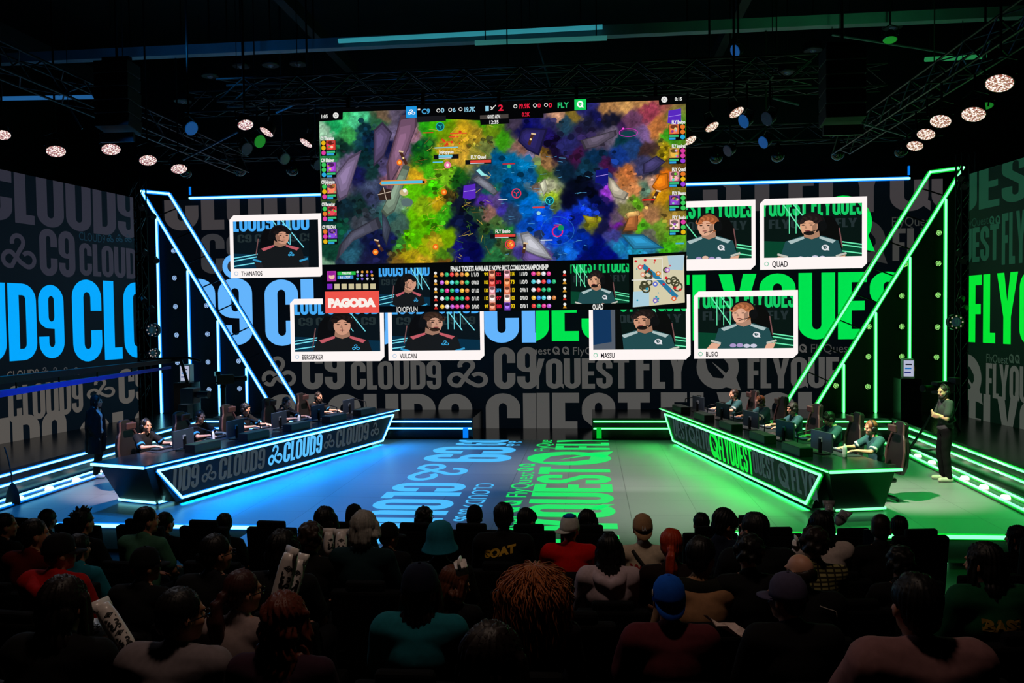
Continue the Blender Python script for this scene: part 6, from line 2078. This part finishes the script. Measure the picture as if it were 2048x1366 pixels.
for s, px in ((1, (1815, 756)), (-1, (374, 764))):
    nm, sd_ = ('green', 'right') if s > 0 else ('blue', 'left')
    yb = 18.9
    b = at(px[0], px[1], y=yb)
    zt = b.z
    t = thing('pedestal', f'tall black display pedestal on the {sd_} walkway, {nm} neon behind', 'pedestal', (b.x, yb, .5))
    h = zt - .5
    MB().box((0, 0, h / 2), (.46, .46, h)).build('body', M_BLACKGLOSS, t, bevel=.008)
    MB().box((0, 0, .02), (.5, .5, .04)).build('base', M_METAL, t)
    t = thing('computer_case', f'white glowing computer case on the {sd_} pedestal', 'computer', (b.x, yb, zt))
    t.rotation_euler = (0, 0, s * -.25)
    MB().box((0, 0, .22), (.24, .40, .43)).build('shell', mat('case_white', (215, 205, 200), .4, noise=.04), t, bevel=.006)
    w = MB().box((0, -.2025, .23), (.2, .005, .36)).build('window', mat('case_glow', (60, 60, 80), .1, emit=(185, 190, 215), strength=.9), t)
    for k in range(3):
        MB().box((-.02 + k * .01, -.207, .14 + k * .09), (.13, .004, .03)).build('component', mat('case_parts_%d' % k, (20, 20, 50), .3, emit=((40, 50, 130), (30, 120, 200), (30, 30, 40))[k], strength=.8), w)
    for k in range(3):
        o = MB().lathe([(.02, 0), (.055, 0), (.06, .01), (.05, .012)], 14, Matrix.Translation((s * .121, -.1 + k * .11, .22)) @ Matrix.Rotation(s * math.pi / 2, 4, 'Y')).build('fan', mat('case_fan', (160, 110, 70), .4, emit=(120, 80, 40), strength=.5), t)


# broadcast camera on a tripod behind the operator
def camera_on(t, z):
    MB().box((0, .05, z), (.17, .42, .24)).build('camera_body', M_PLASTIC, t, bevel=.012)
    MB().lathe([(.05, .25), (.062, .3), (.062, .5), (.072, .52), (.072, .58), (.06, .58)], 16, Matrix.Translation((0, 0, z)) @ Matrix.Rotation(-math.pi / 2, 4, 'X')).build('lens', M_METAL, t, True)
    v = MB().box((-.14, -.1, z + .14), (.2, .12, .13)).build('viewfinder', M_PLASTIC, t, bevel=.008)
    MB().box((-.14, -.162, z + .14), (.17, .004, .1)).build('display', mat('viewfinder_glow', (10, 12, 16), .2, emit=(30, 60, 60), strength=.6), v)
    MB().tube([(.1, -.15, z - .05), (.16, -.45, z - .12)], .012, 8).build('pan_handle', M_METAL, t)


c = at(1888, 914, z=0)
t = thing('camera_tripod', 'black broadcast camera on a wheeled tripod behind the camera operator', 'camera', (c.x, c.y, 0), 2.0)
for k in range(3):
    w = math.radians(30 + 120 * k)
    d = V3((math.cos(w), math.sin(w), 0))
    l = MB().tube([V3((0, 0, 1.22)) + d * .06, d * .35 + V3((0, 0, .62)), d * .66 + V3((0, 0, .09))], .028, 8).build('leg', M_METAL, t)
    MB().ell(d * .66 + V3((0, 0, .045)), (.03, .045, .045), 12, 8).build('wheel', M_PLASTIC, l)
    MB().tube([d * .03 + V3((0, 0, .12)), d * .66 + V3((0, 0, .11))], .016, 6).build('spreader', M_METAL, t)
MB().lathe([(.09, 1.2), (.07, 1.26), (.06, 1.3)], 14).build('head', M_METAL, t)
camera_on(t, 1.43)

# jib crane at the left: dark arm across the side wall, camera at its end
a, b = at(-30, 764, y=12.2), at(340, 722, y=16.6)
t = thing('camera_crane', 'long dark camera crane arm in front of the left led wall with camera head', 'camera crane', at(60, 1000, z=0))
t.location = (a.x - 1.2, a.y - .8, .5)
mb = MB()
dv = (b - a).normalized()
a2 = a - dv * 2.0
adopt(MB().tube([a2, b], .10, 4, r2=.06).build('arm', mat('crane_arm', (14, 20, 40), .4, .3, noise=.15)), t)
adopt(MB().tube([a2 + V3((0, 0, -.27)), b + V3((0, 0, -.14))], .10, 4, r2=.04).build('lower_arm', mat('crane_blue', (20, 70, 230), .45, .0, noise=.15)), t)
for k in range(7):
    p = a2.lerp(b, .12 + k * .14)
    adopt(MB().tube([p, p + V3((0, 0, -.24))], .015, 5).build('bracket', M_METAL), t)
hd_ = b + V3((.34, .1, -.62))
adopt(MB().tube([b, b + V3((.2, .1, 0)), hd_ + V3((0, 0, .1))], .035, 8).build('drop_arm', M_METAL), t)
adopt(MB().tube([b + V3((-.5, -.3, .05)), b + V3((.3, .2, .06)), b + V3((.55, .3, -.02))], .03, 8).build('hand_rail', M_METAL), t)
adopt(MB().box(hd_ + V3((.05, 0, -.15)), (.3, .34, .34)).build('camera_body', M_PLASTIC, bevel=.02), t)
adopt(MB().lathe([(.06, 0), (.075, .05), (.075, .25), (.085, .3), (.07, .3)], 14, Matrix.Translation(hd_ + V3((.2, -.05, -.12))) @ Matrix.Rotation(math.pi / 2, 4, 'Y')).build('lens', M_METAL), t)
adopt(MB().box(hd_ + V3((-.1, .05, -.5)), (.22, .22, .3)).build('pan_head', M_METAL), t)
z0 = .5
px_, py_ = a2.x - .3, a2.y - .2
p0 = a2.lerp(b, .08)
adopt(MB().tube([V3((p0.x, p0.y, .5)), V3((p0.x, p0.y, p0.z - .05))], .06, 10).build('column', M_METAL), t)
for k in range(3):
    w = math.radians(90 + 120 * k)
    adopt(MB().tube([V3((p0.x, p0.y, .95)), V3((p0.x + .5 * math.cos(w), p0.y + .5 * math.sin(w), .52))], .03, 8).build('leg', M_METAL), t)
t.location = (p0.x, p0.y, .5)
bpy.context.view_layer.update()
for ch in t.children:
    ch.matrix_parent_inverse = parent_inv(t)
# broadcast camera on a stand on the left walkway, behind the blue desk
c = at(448, 836, z=.5)
t = thing('camera_stand', 'dark broadcast camera on a stand behind the blue desk players', 'camera', (c.x, c.y, .5), -.9)
MB().tube([(0, 0, 0), (0, 0, .8)], .06, 10).build('column', M_METAL, t)
MB().lathe([(.26, 0), (.26, .03), (.06, .07)], 16).build('base', M_METAL, t)
MB().lathe([(.09, .78), (.06, .86)], 12).build('head', M_METAL, t)
camera_on(t, .98)
# equipment bag and its cable at the left edge of the stage
c = at(26, 1010, z=0)
t = thing('floor_stand', 'small black stand bag with a thin cable at the left edge of the stage', 'stand', (c.x, c.y, 0))
MB().lathe([(.0, 0), (.10, .0), (.11, .06), (.09, .2), (.05, .32), (.02, .36), (.0, .37)], 14).build('bag', M_FABRIC, t, True)
MB().tube([(0, 0, .33), (-.05, .05, .5), (-.18, .15, .75), (-.35, .3, .9)], .012, 6).build('cable', M_PLASTIC, t)

# ================================================================== the audience
AUD = {}


def aud_pose(k):
    P_ = dict(n=(0, 0), r=(-38, 2), l=(32, 2), d=(-30, 22), s=(-12, 0), b=(-70, 14))
    a = 'hold' if k.endswith('h') else 'phone' if k.endswith('p') else 'lap'
    y, p = P_[k[0]]
    return cached(('J', 'aud', k), lambda: pose_seated(y, p, a))


# row, head centre px, head top px, pose, label, look
PEOPLE = [
    ('A', 96, 1017, 'n', 'dark haired person in the front row at the far left, before the blue desk', dict(hair='short')),
    ('B', 8, 1025, 'r', 'dark haired person cut by the left edge, ear lit, second row', dict(hair='short')),
    ('B', 165, 1017, 's', 'person with spiky dark hair in the left front, beside two empty seat backs', dict(hair='spiky')),
    ('B', 290, 1012, 'r', 'person in mint green top, profile lit, below the near end of the blue desk', dict(hair='short', shirt=(70, 120, 96))),
    ('A', 330, 1023, 's', 'dark head just right of the mint green top person, front row', dict(hair='short')),
    ('A', 451, 1025, 'l', 'low dark head between empty front row seats left of the middle', dict(hair='short')),
    ('B', 650, 1012, 'n', 'person with long black hair in front of the blue floor, left of the silver hair', dict(hair='long', hair_rgb=(10, 9, 10))),
    ('A', 708, 1006, 'n', 'person in dark knitted hat in front row just above the silver hair', dict(hair='buzz', hat='cap', hat_rgb=(14, 14, 16), brim_dir=180)),
    ('C', 727, 1020, 's', 'person with silver grey hair in a bob, left of the black cap', dict(hair='bob', hair_rgb=(150, 146, 140), shirt=(14, 40, 44))),
    ('B', 774, 1042, 'r', 'person in black baseball cap right of the silver hair, ear lit', dict(hair='buzz', hat='cap', hat_rgb=(13, 13, 15), brim_dir=-20)),
    ('A', 848, 1013, 's', 'curly dark haired person with glasses before the blue floor letters', dict(hair='curly', glasses=True)),
    ('C', 622, 1043, 's', 'brown wavy haired person left of the two upright white sticks', dict(hair='curly', hair_rgb=(44, 28, 20))),
    ('A', 949, 1008, 'n', 'person in backward dark cap and slate shirt in the middle of the front row', dict(hair='short', hat='cap', hat_rgb=(12, 13, 18), brim_dir=180, shirt=(44, 60, 72))),
    ('B', 1007, 1003, 'n', 'tall dark haired person in black jacket with yellow lettering on its back', dict(hair='short', shirt=(15, 15, 16), sleeve='long', inf=.026)),
    ('A', 1050, 1015, 'r', 'dark haired person right of the yellow lettered jacket', dict(hair='fringe')),
    ('B', 1138, 1026, 's', 'person in white cap with blue crown and bright red jacket', dict(hair='short', hat='cap', hat_rgb=(196, 194, 188), brim_dir=150, shirt=(205, 12, 14), sleeve='long', inf=.03)),
    ('A', 1172, 1018, 'r', 'dark haired person right behind the white and blue cap', dict(hair='bob')),
    ('C', 1217, 1066, 's', 'long black haired person in pale pink hooded top', dict(hair='long', hair_rgb=(12, 10, 11), shirt=(190, 168, 176), sleeve='long', inf=.03)),
    ('B', 1285, 1025, 'n', 'person in tan baseball cap and cream jersey with red lettering', dict(hair='buzz', hat='cap', hat_rgb=(172, 134, 98), brim_dir=180, shirt=(206, 186, 162))),
    ('C', 1341, 1055, 's', 'person with bright orange ponytail', dict(hair='ponytail', hair_rgb=(168, 52, 18), shirt=(30, 16, 14), scale=.93)),
    ('A', 1402, 1024, 'n', 'small dark head in front row left of the person looking down', dict(hair='short')),
    ('B', 1437, 1014, 'b', 'black haired person with glasses looking down to the right, navy jacket', dict(hair='fringe', hair_rgb=(10, 9, 10), glasses=True, shirt=(18, 26, 46), sleeve='long')),
    ('D', 1396, 1070, 'r', 'dark haired person in tan jacket with black shoulders', dict(hair='short', shirt=(176, 130, 94), sleeve='long', inf=.024)),
    ('C', 1512, 1022, 'l', 'broad dark haired person in black jacket holding a phone to the left ear', dict(hair='short', shirt=(12, 14, 18), sleeve='long', inf=.04)),
    ('D', 1496, 1068, 'n', 'small messy dark head before the broad black jacket', dict(hair='curly', hair_rgb=(12, 10, 10), scale=.84)),
    ('B', 1642, 1020, 'nh', 'long black haired person in furry white top raising silver sticks', dict(hair='long', hair_rgb=(10, 9, 10), shirt=(214, 196, 190), sleeve='long', inf=.03)),
    ('C', 1626, 1053, 'n', 'brown wavy haired person in yellow green plaid shirt', dict(hair='curly', hair_rgb=(34, 22, 18), shirt=(130, 124, 84), sleeve='long')),
    ('B', 1757, 1025, 'r', 'person with short faded hair, bare neck lit, black top, looking at a phone', dict(hair='buzz', hair_rgb=(40, 28, 22))),
    ('A', 1795, 1030, 'r', 'dark head in front row behind the faded haircut', dict(hair='short')),
    ('A', 2036, 1050, 'l', 'dark figure cut by the right edge beside the green stage edge', dict(hair='long')),
    ('C', 66, 1036, 'r', 'dark haired person with dark red collar, second from the left edge', dict(hair='short', shirt=(96, 16, 14))),
    ('C', 158, 1066, 'n', 'person in teal blue tee at the left, mostly behind another head', dict(hair='short', shirt=(30, 120, 140))),
    ('D', 115, 1062, 'r', 'person in dark cap and red hooded top at the left', dict(hair='short', hat='cap', hat_rgb=(13, 12, 13), brim_dir=0, shirt=(176, 14, 14), sleeve='long', inf=.03)),
    ('D', 287, 1090, 'r', 'person in black baseball cap, cheek and ear lit, third tier left', dict(hair='buzz', hat='cap', hat_rgb=(12, 12, 14), brim_dir=0)),
    ('D', 428, 1066, 'r', 'dark haired person with glasses in profile left of the leaning white sticks', dict(hair='short', glasses=True)),
    ('D', 565, 1058, 's', 'dark haired person right behind the leaning pair of white sticks', dict(hair='bob', hair_rgb=(12, 10, 10))),
    ('C', 880, 1044, 'n', 'person in teal bucket hat', dict(hair='buzz', hat='bucket', hat_rgb=(28, 118, 140), scale=1.0)),
    ('D', 896, 1128, 'b', 'light brown haired person in profile right of the navy cap', dict(hair='bob', hair_rgb=(92, 48, 28), scale=.86)),
    ('C', 1797, 1092, 'r', 'curly dark haired person low behind the faded haircut', dict(hair='curly', scale=.9)),
    ('D', 1972, 1083, 'l', 'long dark haired person in green jacket with dull yellow letters', dict(hair='long', shirt=(12, 74, 44), sleeve='long', inf=.036)),
    ('D', 1605, 1104, 'l', 'balding man in black jacket with thin white piping', dict(hair='balding', hair_rgb=(36, 24, 20), sk=(206, 150, 124), shirt=(13, 13, 15), sleeve='long', inf=.04)),
    ('E', 480, 1137, 'r', 'red brown haired person with light collar, cheek lit, left of the leaning sticks', dict(hair='ponytail', hair_rgb=(62, 28, 24), glasses=True, shirt=(150, 130, 128))),
    ('E', 840, 1126, 'n', 'long haired person in navy cap and teal jersey', dict(hair='long', hair_rgb=(30, 14, 12), hat='cap', hat_rgb=(16, 20, 40), brim_dir=0, shirt=(22, 104, 116), inf=.036)),
    ('E', 1068, 1118, 'n', 'person with huge curly ginger hair', dict(hair='mane', hair_rgb=(164, 92, 48), shirt=(24, 22, 24), sleeve='long')),
    ('E', 1337, 1146, 'n', 'person in bright blue baseball cap and maroon shirt', dict(hair='buzz', hat='cap', hat_rgb=(16, 84, 190), brim_dir=180, shirt=(88, 34, 42), inf=.036)),
    ('E', 1580, 1140, 'l', 'person in grey purple baseball cap with brim to the left, red lit neck', dict(hair='buzz', hat='cap', hat_rgb=(74, 68, 92), brim_dir=10, shirt=(13, 12, 14), sleeve='long', inf=.03)),
    ('F', 128, 1150, 'sh', 'long dark haired person at the lower left holding a white stick', dict(hair='long', hair_rgb=(24, 14, 12), shirt=(14, 13, 14), sleeve='long', inf=.03)),
    ('F', 355, 1172, 'r', 'person with glasses and short hair in pale tee with lettering on the back', dict(hair='short', hair_rgb=(18, 15, 15), glasses=True, shirt=(124, 112, 116), inf=.036)),
    ('F', 567, 1183, 's', 'person with long reddish wavy hair and dark purple top', dict(hair='wavy', hair_rgb=(92, 38, 24), shirt=(52, 28, 42), sleeve='long')),
    ('F', 1830, 1142, 'n', 'large dark haired man in mauve tee at the lower right, ear red', dict(hair='short', hair_rgb=(15, 12, 12), shirt=(128, 90, 92), inf=.045)),
    ('F', -48, 1240, 'n', 'person in light shirt cut by the lower left corner', dict(hair='short', shirt=(150, 144, 144))),
    ('G', 975, 1243, 'r', 'person in dark hood at the bottom edge, nearest to the camera', dict(hair='long', hair_rgb=(26, 15, 14), shirt=(30, 20, 22), sleeve='long', inf=.03)),
]
used = {k: [] for k in ROWY}
for row, px, py, pk, lab, look in PEOPLE:
    y = ROWY[row]
    look = dict(look)
    hp = at(px, py, y=y)
    x, ztop = hp.x, hp.z
    extra = {'cap': .006, 'bucket': .004}.get(look.get('hat'), -.008)
    if look.get('hair') == 'mane':
        extra = .03
    natural = 1.225 + .143 + extra
    k = look.pop('scale', None) or min(1.07, max(.86, (ztop - ROWZ[row]) / natural))
    z = ztop - natural * k
    look.setdefault('sk', (176, 118, 92))
    p = person(lab, aud_pose(pk), (x, y, z), math.radians((x - .3) * 2.0), k, pose_key=('aud', pk), legs=True, **look)
    used[row].append((x, lab, p))
    AUD[lab] = p
bpy.context.view_layer.update()

# ---- theatre seats: one under every person, empty ones in the gaps
def make_seat(up=0.0):
    t = thing('theatre_seat', '', 'seat')
    m = mat('seat_cloth', (5, 5, 6), .85, spec=.15, noise=.3, scale=50)
    MB().box((0, .02, .325 - up * .65), (.42, .44, .09)).build('cushion', m, t, bevel=.025)
    R = (math.radians(7), 0, 0)
    MB().box((0, -.33, .63 + up / 2), (.47, .075, .56 + up), R).build('backrest', m, t, bevel=.02)
    MB().box((0, -.36 - up * .12, .93 + up), (.27, .06, .08), R).build('headrest', m, t, bevel=.02)
    for s in (-1, 1):
        MB().box((s * .17, -.06, .14), (.04, .30, .28)).build('leg', M_METAL, t)
        MB().box((s * .17, -.33, .34), (.04, .05, .30), R).build('bracket', M_METAL, t)
    return t


SEAT = {}
def seat(x, row, lab, p=None):
    tall = row == 'A'
    if tall not in SEAT:
        SEAT[tall] = make_seat(.16 if tall else 0.0)
        o = SEAT[tall]
    else:
        o = copy_tree(SEAT[tall])
    o.location = (x, ROWY[row], ROWZ[row])
    k = 1.0 if p is None else (p.location.z + .405 * p.scale.z - ROWZ[row]) / .405
    o.scale = (1, 1, min(1.25, max(.68, k)) if not tall else 1.0)
    o.rotation_euler = (0, 0, math.radians((x - .3) * 2.0))
    o['label'] = lab
    o['group'] = {'A': 'front row seats'}.get(row, 'seats of tier ' + str('ABCDEFG'.index(row) + 1))
    return o


short = lambda s: ' '.join(s.split(',')[0].split()[:9])
for row, lst in used.items():
    y = ROWY[row]
    half = .64 * y
    x0, x1 = 1.4 - .096 * y - half - .25, 1.4 - .096 * y + half + .25
    xs = sorted(lst, key=lambda q: q[0])
    placed = []
    for x, lab, p in xs:
        if placed and x - placed[-1] < .5:
            x = placed[-1] + .5 if x - placed[-1] > .36 else None
        if x is None:
            continue
        placed.append(x)
        seat(x, row, 'theatre seat under the ' + short(lab), p)
    marks = [x0] + placed + [x1]
    n = 0
    for a, b in zip(marks[:-1], marks[1:]):
        lo = a if a == x0 else a + .54
        hi = b if b == x1 else b - .54
        m = int((hi - lo + .02) / .54) + 1 if hi >= lo else 0
        for q in range(m):
            xx = lo + (hi - lo) * (q / (m - 1) if m > 1 else .5)
            near = min(lst, key=lambda w: abs(w[0] - xx))
            off = 'left' if xx < near[0] else 'right'
            dist = ('beside', 'one seat off', 'two seats off', 'three seats off', 'far off', 'farther off', 'farthest off')[min(6, int(abs(xx - near[0]) / .54 - .3) if abs(xx - near[0]) > .5 else 0)]
            seat(xx, row, f'empty seat {dist} {off} of the ' + ' '.join(short(near[1]).split()[:8]))

# ---- lettering and trim on the clothes, laid on the cloth itself
def print_on(p, txt, u0, u1, v0, v1, rgb, bold=.03, name='lettering', tri=None, slope=0.0):
    sh = next(c for c in p.children if c.name.split('.')[0] == 'shirt')
    bv = BVHTree.FromPolygons([v.co for v in sh.data.vertices], [f.vertices for f in sh.data.polygons])
    T, w = tri or word_tris(txt, bold)
    mb = MB()
    for t_ in T:
        # split each triangle so that it follows the cloth
        pts = [(u0 + a / w * (u1 - u0), v0 + b * (v1 - v0) + slope * a / w * (u1 - u0)) for a, b in t_]
        ps = []
        for a, b in pts:
            hit = bv.ray_cast(V3((a, -1.0, b)), V3((0, 1, 0)))[0]
            if hit is None:
                break
            ps.append(hit + V3((0, -.004, 0)))
        if len(ps) == 3:
            mb.add(ps, [(0, 1, 2)])
    if mb.v:
        o = mb.build(name, mat('print_%d_%d_%d' % rgb, rgb, .7), p)
        return o


def band_on(p, pts, w, rgb, name='piping'):
    sh = next(c for c in p.children if c.name.split('.')[0] == 'shirt')
    bv = BVHTree.FromPolygons([v.co for v in sh.data.vertices], [f.vertices for f in sh.data.polygons])
    out = []
    for a, b in pts:
        hit = bv.ray_cast(V3((a, -1.0, b)), V3((0, 1, 0)))[0]
        if hit is not None:
            out.append(hit + V3((0, -w * .4, 0)))
    if len(out) > 1:
        return MB().tube(out, w, 6).build(name, mat('print_%d_%d_%d' % rgb, rgb, .7), p)


def who(s):
    return next(v for k, v in AUD.items() if s in k)


lin_ = lambda a, b, n=14: [(a[0] + (b[0] - a[0]) * i / n, a[1] + (b[1] - a[1]) * i / n) for i in range(n + 1)]
print_on(who('yellow lettering'), 'SOAT', -.15, .11, .93, .99, (206, 160, 40), .06, slope=.22)
print_on(who('yellow lettering'), 'MU', -.06, .01, .87, .91, (150, 116, 30), .04)
print_on(who('red lettering'), 'WEST', -.13, .13, .905, .965, (170, 30, 36), .05)
print_on(who('lettering on the back'), 'THE MOGUL', -.17, .12, .915, .955, (70, 62, 66), .06)
print_on(who('dull yellow letters'), 'BASS', -.12, .10, .90, .96, (150, 116, 34), .06)
pp = who('white piping')
band_on(pp, lin_((.06, 1.06), (.15, 1.03)) + lin_((.16, 1.02), (.20, .82)), .0032, (200, 190, 180))
band_on(pp, lin_((-.06, 1.06), (-.15, 1.03)) + lin_((-.16, 1.02), (-.20, .82)), .0032, (200, 190, 180))
band_on(who('red lettering'), lin_((-.10, 1.07), (.06, .86)), .016, (14, 13, 14), 'strap')
pp = who('white cap with blue crown')
H = aud_pose('s')['H']
mb = MB()
mb.lathe([(.0, .1455), (.03, .1425), (.0645, .125)], 24, Matrix.Translation((0, -.012, .0)) @ Matrix.Diagonal((.94, 1.12, 1, 1)))
c = next(q for q in pp.children if q.name.split('.')[0] == 'cap')
mb.build('crown_panel', cloth((20, 96, 190), 'felt'), c, True)
pp = who('tan baseball cap')
c = next(q for q in pp.children if q.name.split('.')[0] == 'cap')
T, w = font_tris('LA', .03)
mb = MB()
for t_ in T:
    mb.add([V3((-.018 + a / w * .036, -.118 + .06 * abs(b * .04 + .025) * 0 - .002, .02 + b * .04)) for a, b in t_], [(0, 1, 2)])
mb.build('cap_badge', mat('print_230_230_230', (230, 230, 230), .7), c)
pp = who('bright blue baseball cap')
c = next(q for q in pp.children if q.name.split('.')[0] == 'cap')
MB().lathe([(0, .002), (.018, .002), (.02, 0)], 16, Matrix.Translation((-.087, -.02, .05)) @ Matrix.Rotation(-math.pi / 2, 4, 'Y')).build('cap_badge', mat('badge_cream', (214, 190, 160), .6), c)
pp = who('tan jacket')
mb = MB()
Jn = aud_pose('r')
for s in 'LR':
    mb.cap(Jn['neck'] + V3((0, -.03, -.03)), Jn['sh' + s] + V3((0, 0, .022)), .064, .072, 10)
link('yoke', remesh(mb, 'yoke', .014, 2), pp, cloth((26, 26, 18)))
for nm_, rgb in (('pale pink', (190, 168, 176)), ('dark hood', (30, 20, 22)), ('red hooded', (176, 14, 14))):
    pp = who(nm_)
    hm = cached('hood', lambda: remesh(MB().tube([(-.11, .02, 1.07), (-.12, -.08, 1.06), (-.06, -.16, 1.03), (0, -.185, 1.0), (.06, -.16, 1.03), (.12, -.08, 1.06), (.11, .02, 1.07)], [.03, .042, .05, .055, .05, .042, .03], 10), 'hood', .012, 2, folds(.006)))
    link('hood', hm, pp, cloth(rgb))
# plaid of the yellow green shirt
m = cloth((130, 124, 84))
nt = m.node_tree
wv_ = nt.nodes.new('ShaderNodeTexBrick')
wv_.inputs['Color1'].default_value = (*lin((170, 160, 110)), 1)
wv_.inputs['Color2'].default_value = (*lin((120, 116, 70)), 1)
wv_.inputs['Mortar'].default_value = (*lin((44, 40, 24)), 1)
wv_.offset = 0.0
wv_.inputs['Scale'].default_value = 9
wv_.inputs['Mortar Size'].default_value = .06
tc = nt.nodes.new('ShaderNodeTexCoord')
mp_ = nt.nodes.new('ShaderNodeMapping')
mp_.inputs['Rotation'].default_value = (math.pi / 2, 0, 0)
nt.links.new(tc.outputs['Object'], mp_.inputs['Vector'])
nt.links.new(mp_.outputs['Vector'], wv_.inputs['Vector'])
nt.links.new(wv_.outputs['Color'], nt.nodes['Principled BSDF'].inputs['Base Color'])

# ---- inflatable cheering sticks
M_STICK = mat('stick_white', (222, 212, 208), .3, noise=.05, scale=20)
M_INK = mat('stick_ink', (14, 13, 14), .5)


def stick(lab, p0, p1, y0, y1, r, spin=0.0, n=2, m=None):
    """tube from the lower end (pixel p0 at depth y0) to the upper end, wrapped with black lettering"""
    a, b = at(*p0, y=y0), at(*p1, y=y1)
    t = thing('cheering_stick', lab, 'cheering stick', a, 0, 'white cheering sticks')
    d = (b - a)
    L = d.length
    M = d.to_track_quat('Z', 'Y').to_matrix().to_4x4()
    prof = [(.0, 0), (r * .5, .01), (r * .9, .04), (r, .08), (r, L - .09), (r * .92, L - .06), (r * .8, L - .03)]
    mb = MB().lathe(prof, 18, M)
    # the flat crimped end
    mb.hexa([M @ V3((-r * 1.15, -.008, L - .05)), M @ V3((r * 1.15, -.008, L - .05)), M @ V3((r * 1.15, .008, L - .05)), M @ V3((-r * 1.15, .008, L - .05)),
             M @ V3((-r * 1.35, -.004, L)), M @ V3((r * 1.35, -.004, L)), M @ V3((r * 1.35, .004, L)), M @ V3((-r * 1.35, .004, L))])
    mb.build('tube', m or M_STICK, t, True)
    ink = MB()
    view = (CAM - a).normalized()
    lv = M.to_3x3().transposed() @ view
    th0 = math.atan2(lv.y, lv.x) + spin
    T, w = word_tris('LCS')
    seg = (L - .12) / n
    for k in range(n):
        z0 = .05 + seg * k
        for t_ in T:
            # letters read along the tube, from its upper end downwards
            q = []
            for x_, y_ in t_:
                zz = z0 + seg * .66 * (1 - x_ / w)
                th = th0 + (y_ - .5) * 1.25
                q.append(M @ V3((math.cos(th) * (r + .0015), math.sin(th) * (r + .0015), zz)))
            ink.add(q, [(0, 1, 2)])
        zc = z0 + seg * .80
        hh = seg * .13
        for sc_ in (1.0, .5):
            ring = [(hh * sc_, 0), (0, .55 * sc_), (-hh * sc_, 0), (0, -.55 * sc_)]
            inn = [(z_ * (.66 if sc_ == 1 else .3), a_ * (.66 if sc_ == 1 else .3)) for z_, a_ in ring]
            for i in range(4):
                pts = [ring[i], ring[(i + 1) % 4], inn[(i + 1) % 4], inn[i]]
                ink.add([M @ V3((math.cos(th0 + a_) * (r + .0015), math.sin(th0 + a_) * (r + .0015), zc + z_)) for z_, a_ in pts], [(0, 1, 2, 3)])
    ink.build('lettering', M_INK, t)
    return t


stick('white cheering stick leaning right, left one of the crossed pair at the middle left', (545, 1246), (586, 1094), 3.42, 3.5, .040, .15)
stick('white cheering stick leaning right, right one of the crossed pair at the middle left', (563, 1250), (604, 1106), 3.5, 3.62, .036, .1)
stick('white cheering stick slanting down right from the long dark haired person at the lower left', (268, 1316), (196, 1200), 3.26, 3.3, .040, .1)
stick('short stretch of white cheering stick below the slanting one at the lower left', (200, 1275), (182, 1250), 3.3, 3.32, .036, .1, 1)
stick('upright white cheering stick right of the brown wavy hair, shorter one', (656, 1112), (658, 1056), 5.75, 5.8, .038, .5, 1)
stick('upright pointed white cheering stick left of the silver hair', (681, 1122), (683, 1058), 5.7, 5.8, .044, 0, 1)
stick('tip of a white cheering stick below the teal bucket hat', (926, 1150), (918, 1116), 4.3, 4.3, .035, 0, 1)
stick('silver cheering stick held up over the long black hair, ribbon like end', (1660, 1042), (1657, 1001), 6.55, 6.6, .035, 0, 1, mat('stick_silver', (150, 152, 156), .25, noise=.1))
stick('silver cheering stick slanting up right over the long black hair', (1672, 1050), (1694, 1022), 6.6, 6.65, .045, 0, 1, MATS['stick_silver'])
stick('small white cheering stick end left of the plaid shirt', (1594, 1104), (1592, 1072), 5.9, 5.9, .03, 0, 1)
# phone at the ear of the broad dark jacket and one in the hand of the faded haircut
for px, py, y, lab, rz in ((1487, 1052, 5.62, 'dark phone with bluish edge held at the head of the broad dark person', .3), (1737, 1078, 6.75, 'dark phone held up before the faded haircut', -.2)):
    c = at(px, py, y=y)
    t = thing('phone', lab, 'phone', c, rz)
    MB().box((0, 0, 0), (.075, .009, .155)).build('case', mat('phone_case', (14, 30, 52), .2), t, bevel=.003)
    MB().box((0, .005, 0), (.068, .001, .145)).build('display', mat('phone_glass', (8, 10, 14), .1, emit=(10, 26, 50)), t)
# folded programme on a lap, right of the blue cap
c = at(1485, 1262, y=4.15)
t = thing('flyer', 'crumpled white and red flyer on a lap right of the blue cap', 'paper', c, .3)
mb = MB()
g = [[V3((-.17 + i * .06, -.05 + j * .05, .02 * math.sin(i * 1.7 + j) + .06 - .025 * i)) for i in range(6)] for j in range(4)]
vs_ = [p for r_ in g for p in r_]
mb.add(vs_ + [p + V3((0, 0, -.004)) for p in vs_], [(j * 6 + i, j * 6 + i + 1, j * 6 + i + 7, j * 6 + i + 6) for j in range(3) for i in range(5)] + [(24 + j * 6 + i + 6, 24 + j * 6 + i + 7, 24 + j * 6 + i + 1, 24 + j * 6 + i) for j in range(3) for i in range(5)])
mb.build('sheet', mat('flyer_paper', (214, 190, 182), .6, noise=.3, scale=18), t)
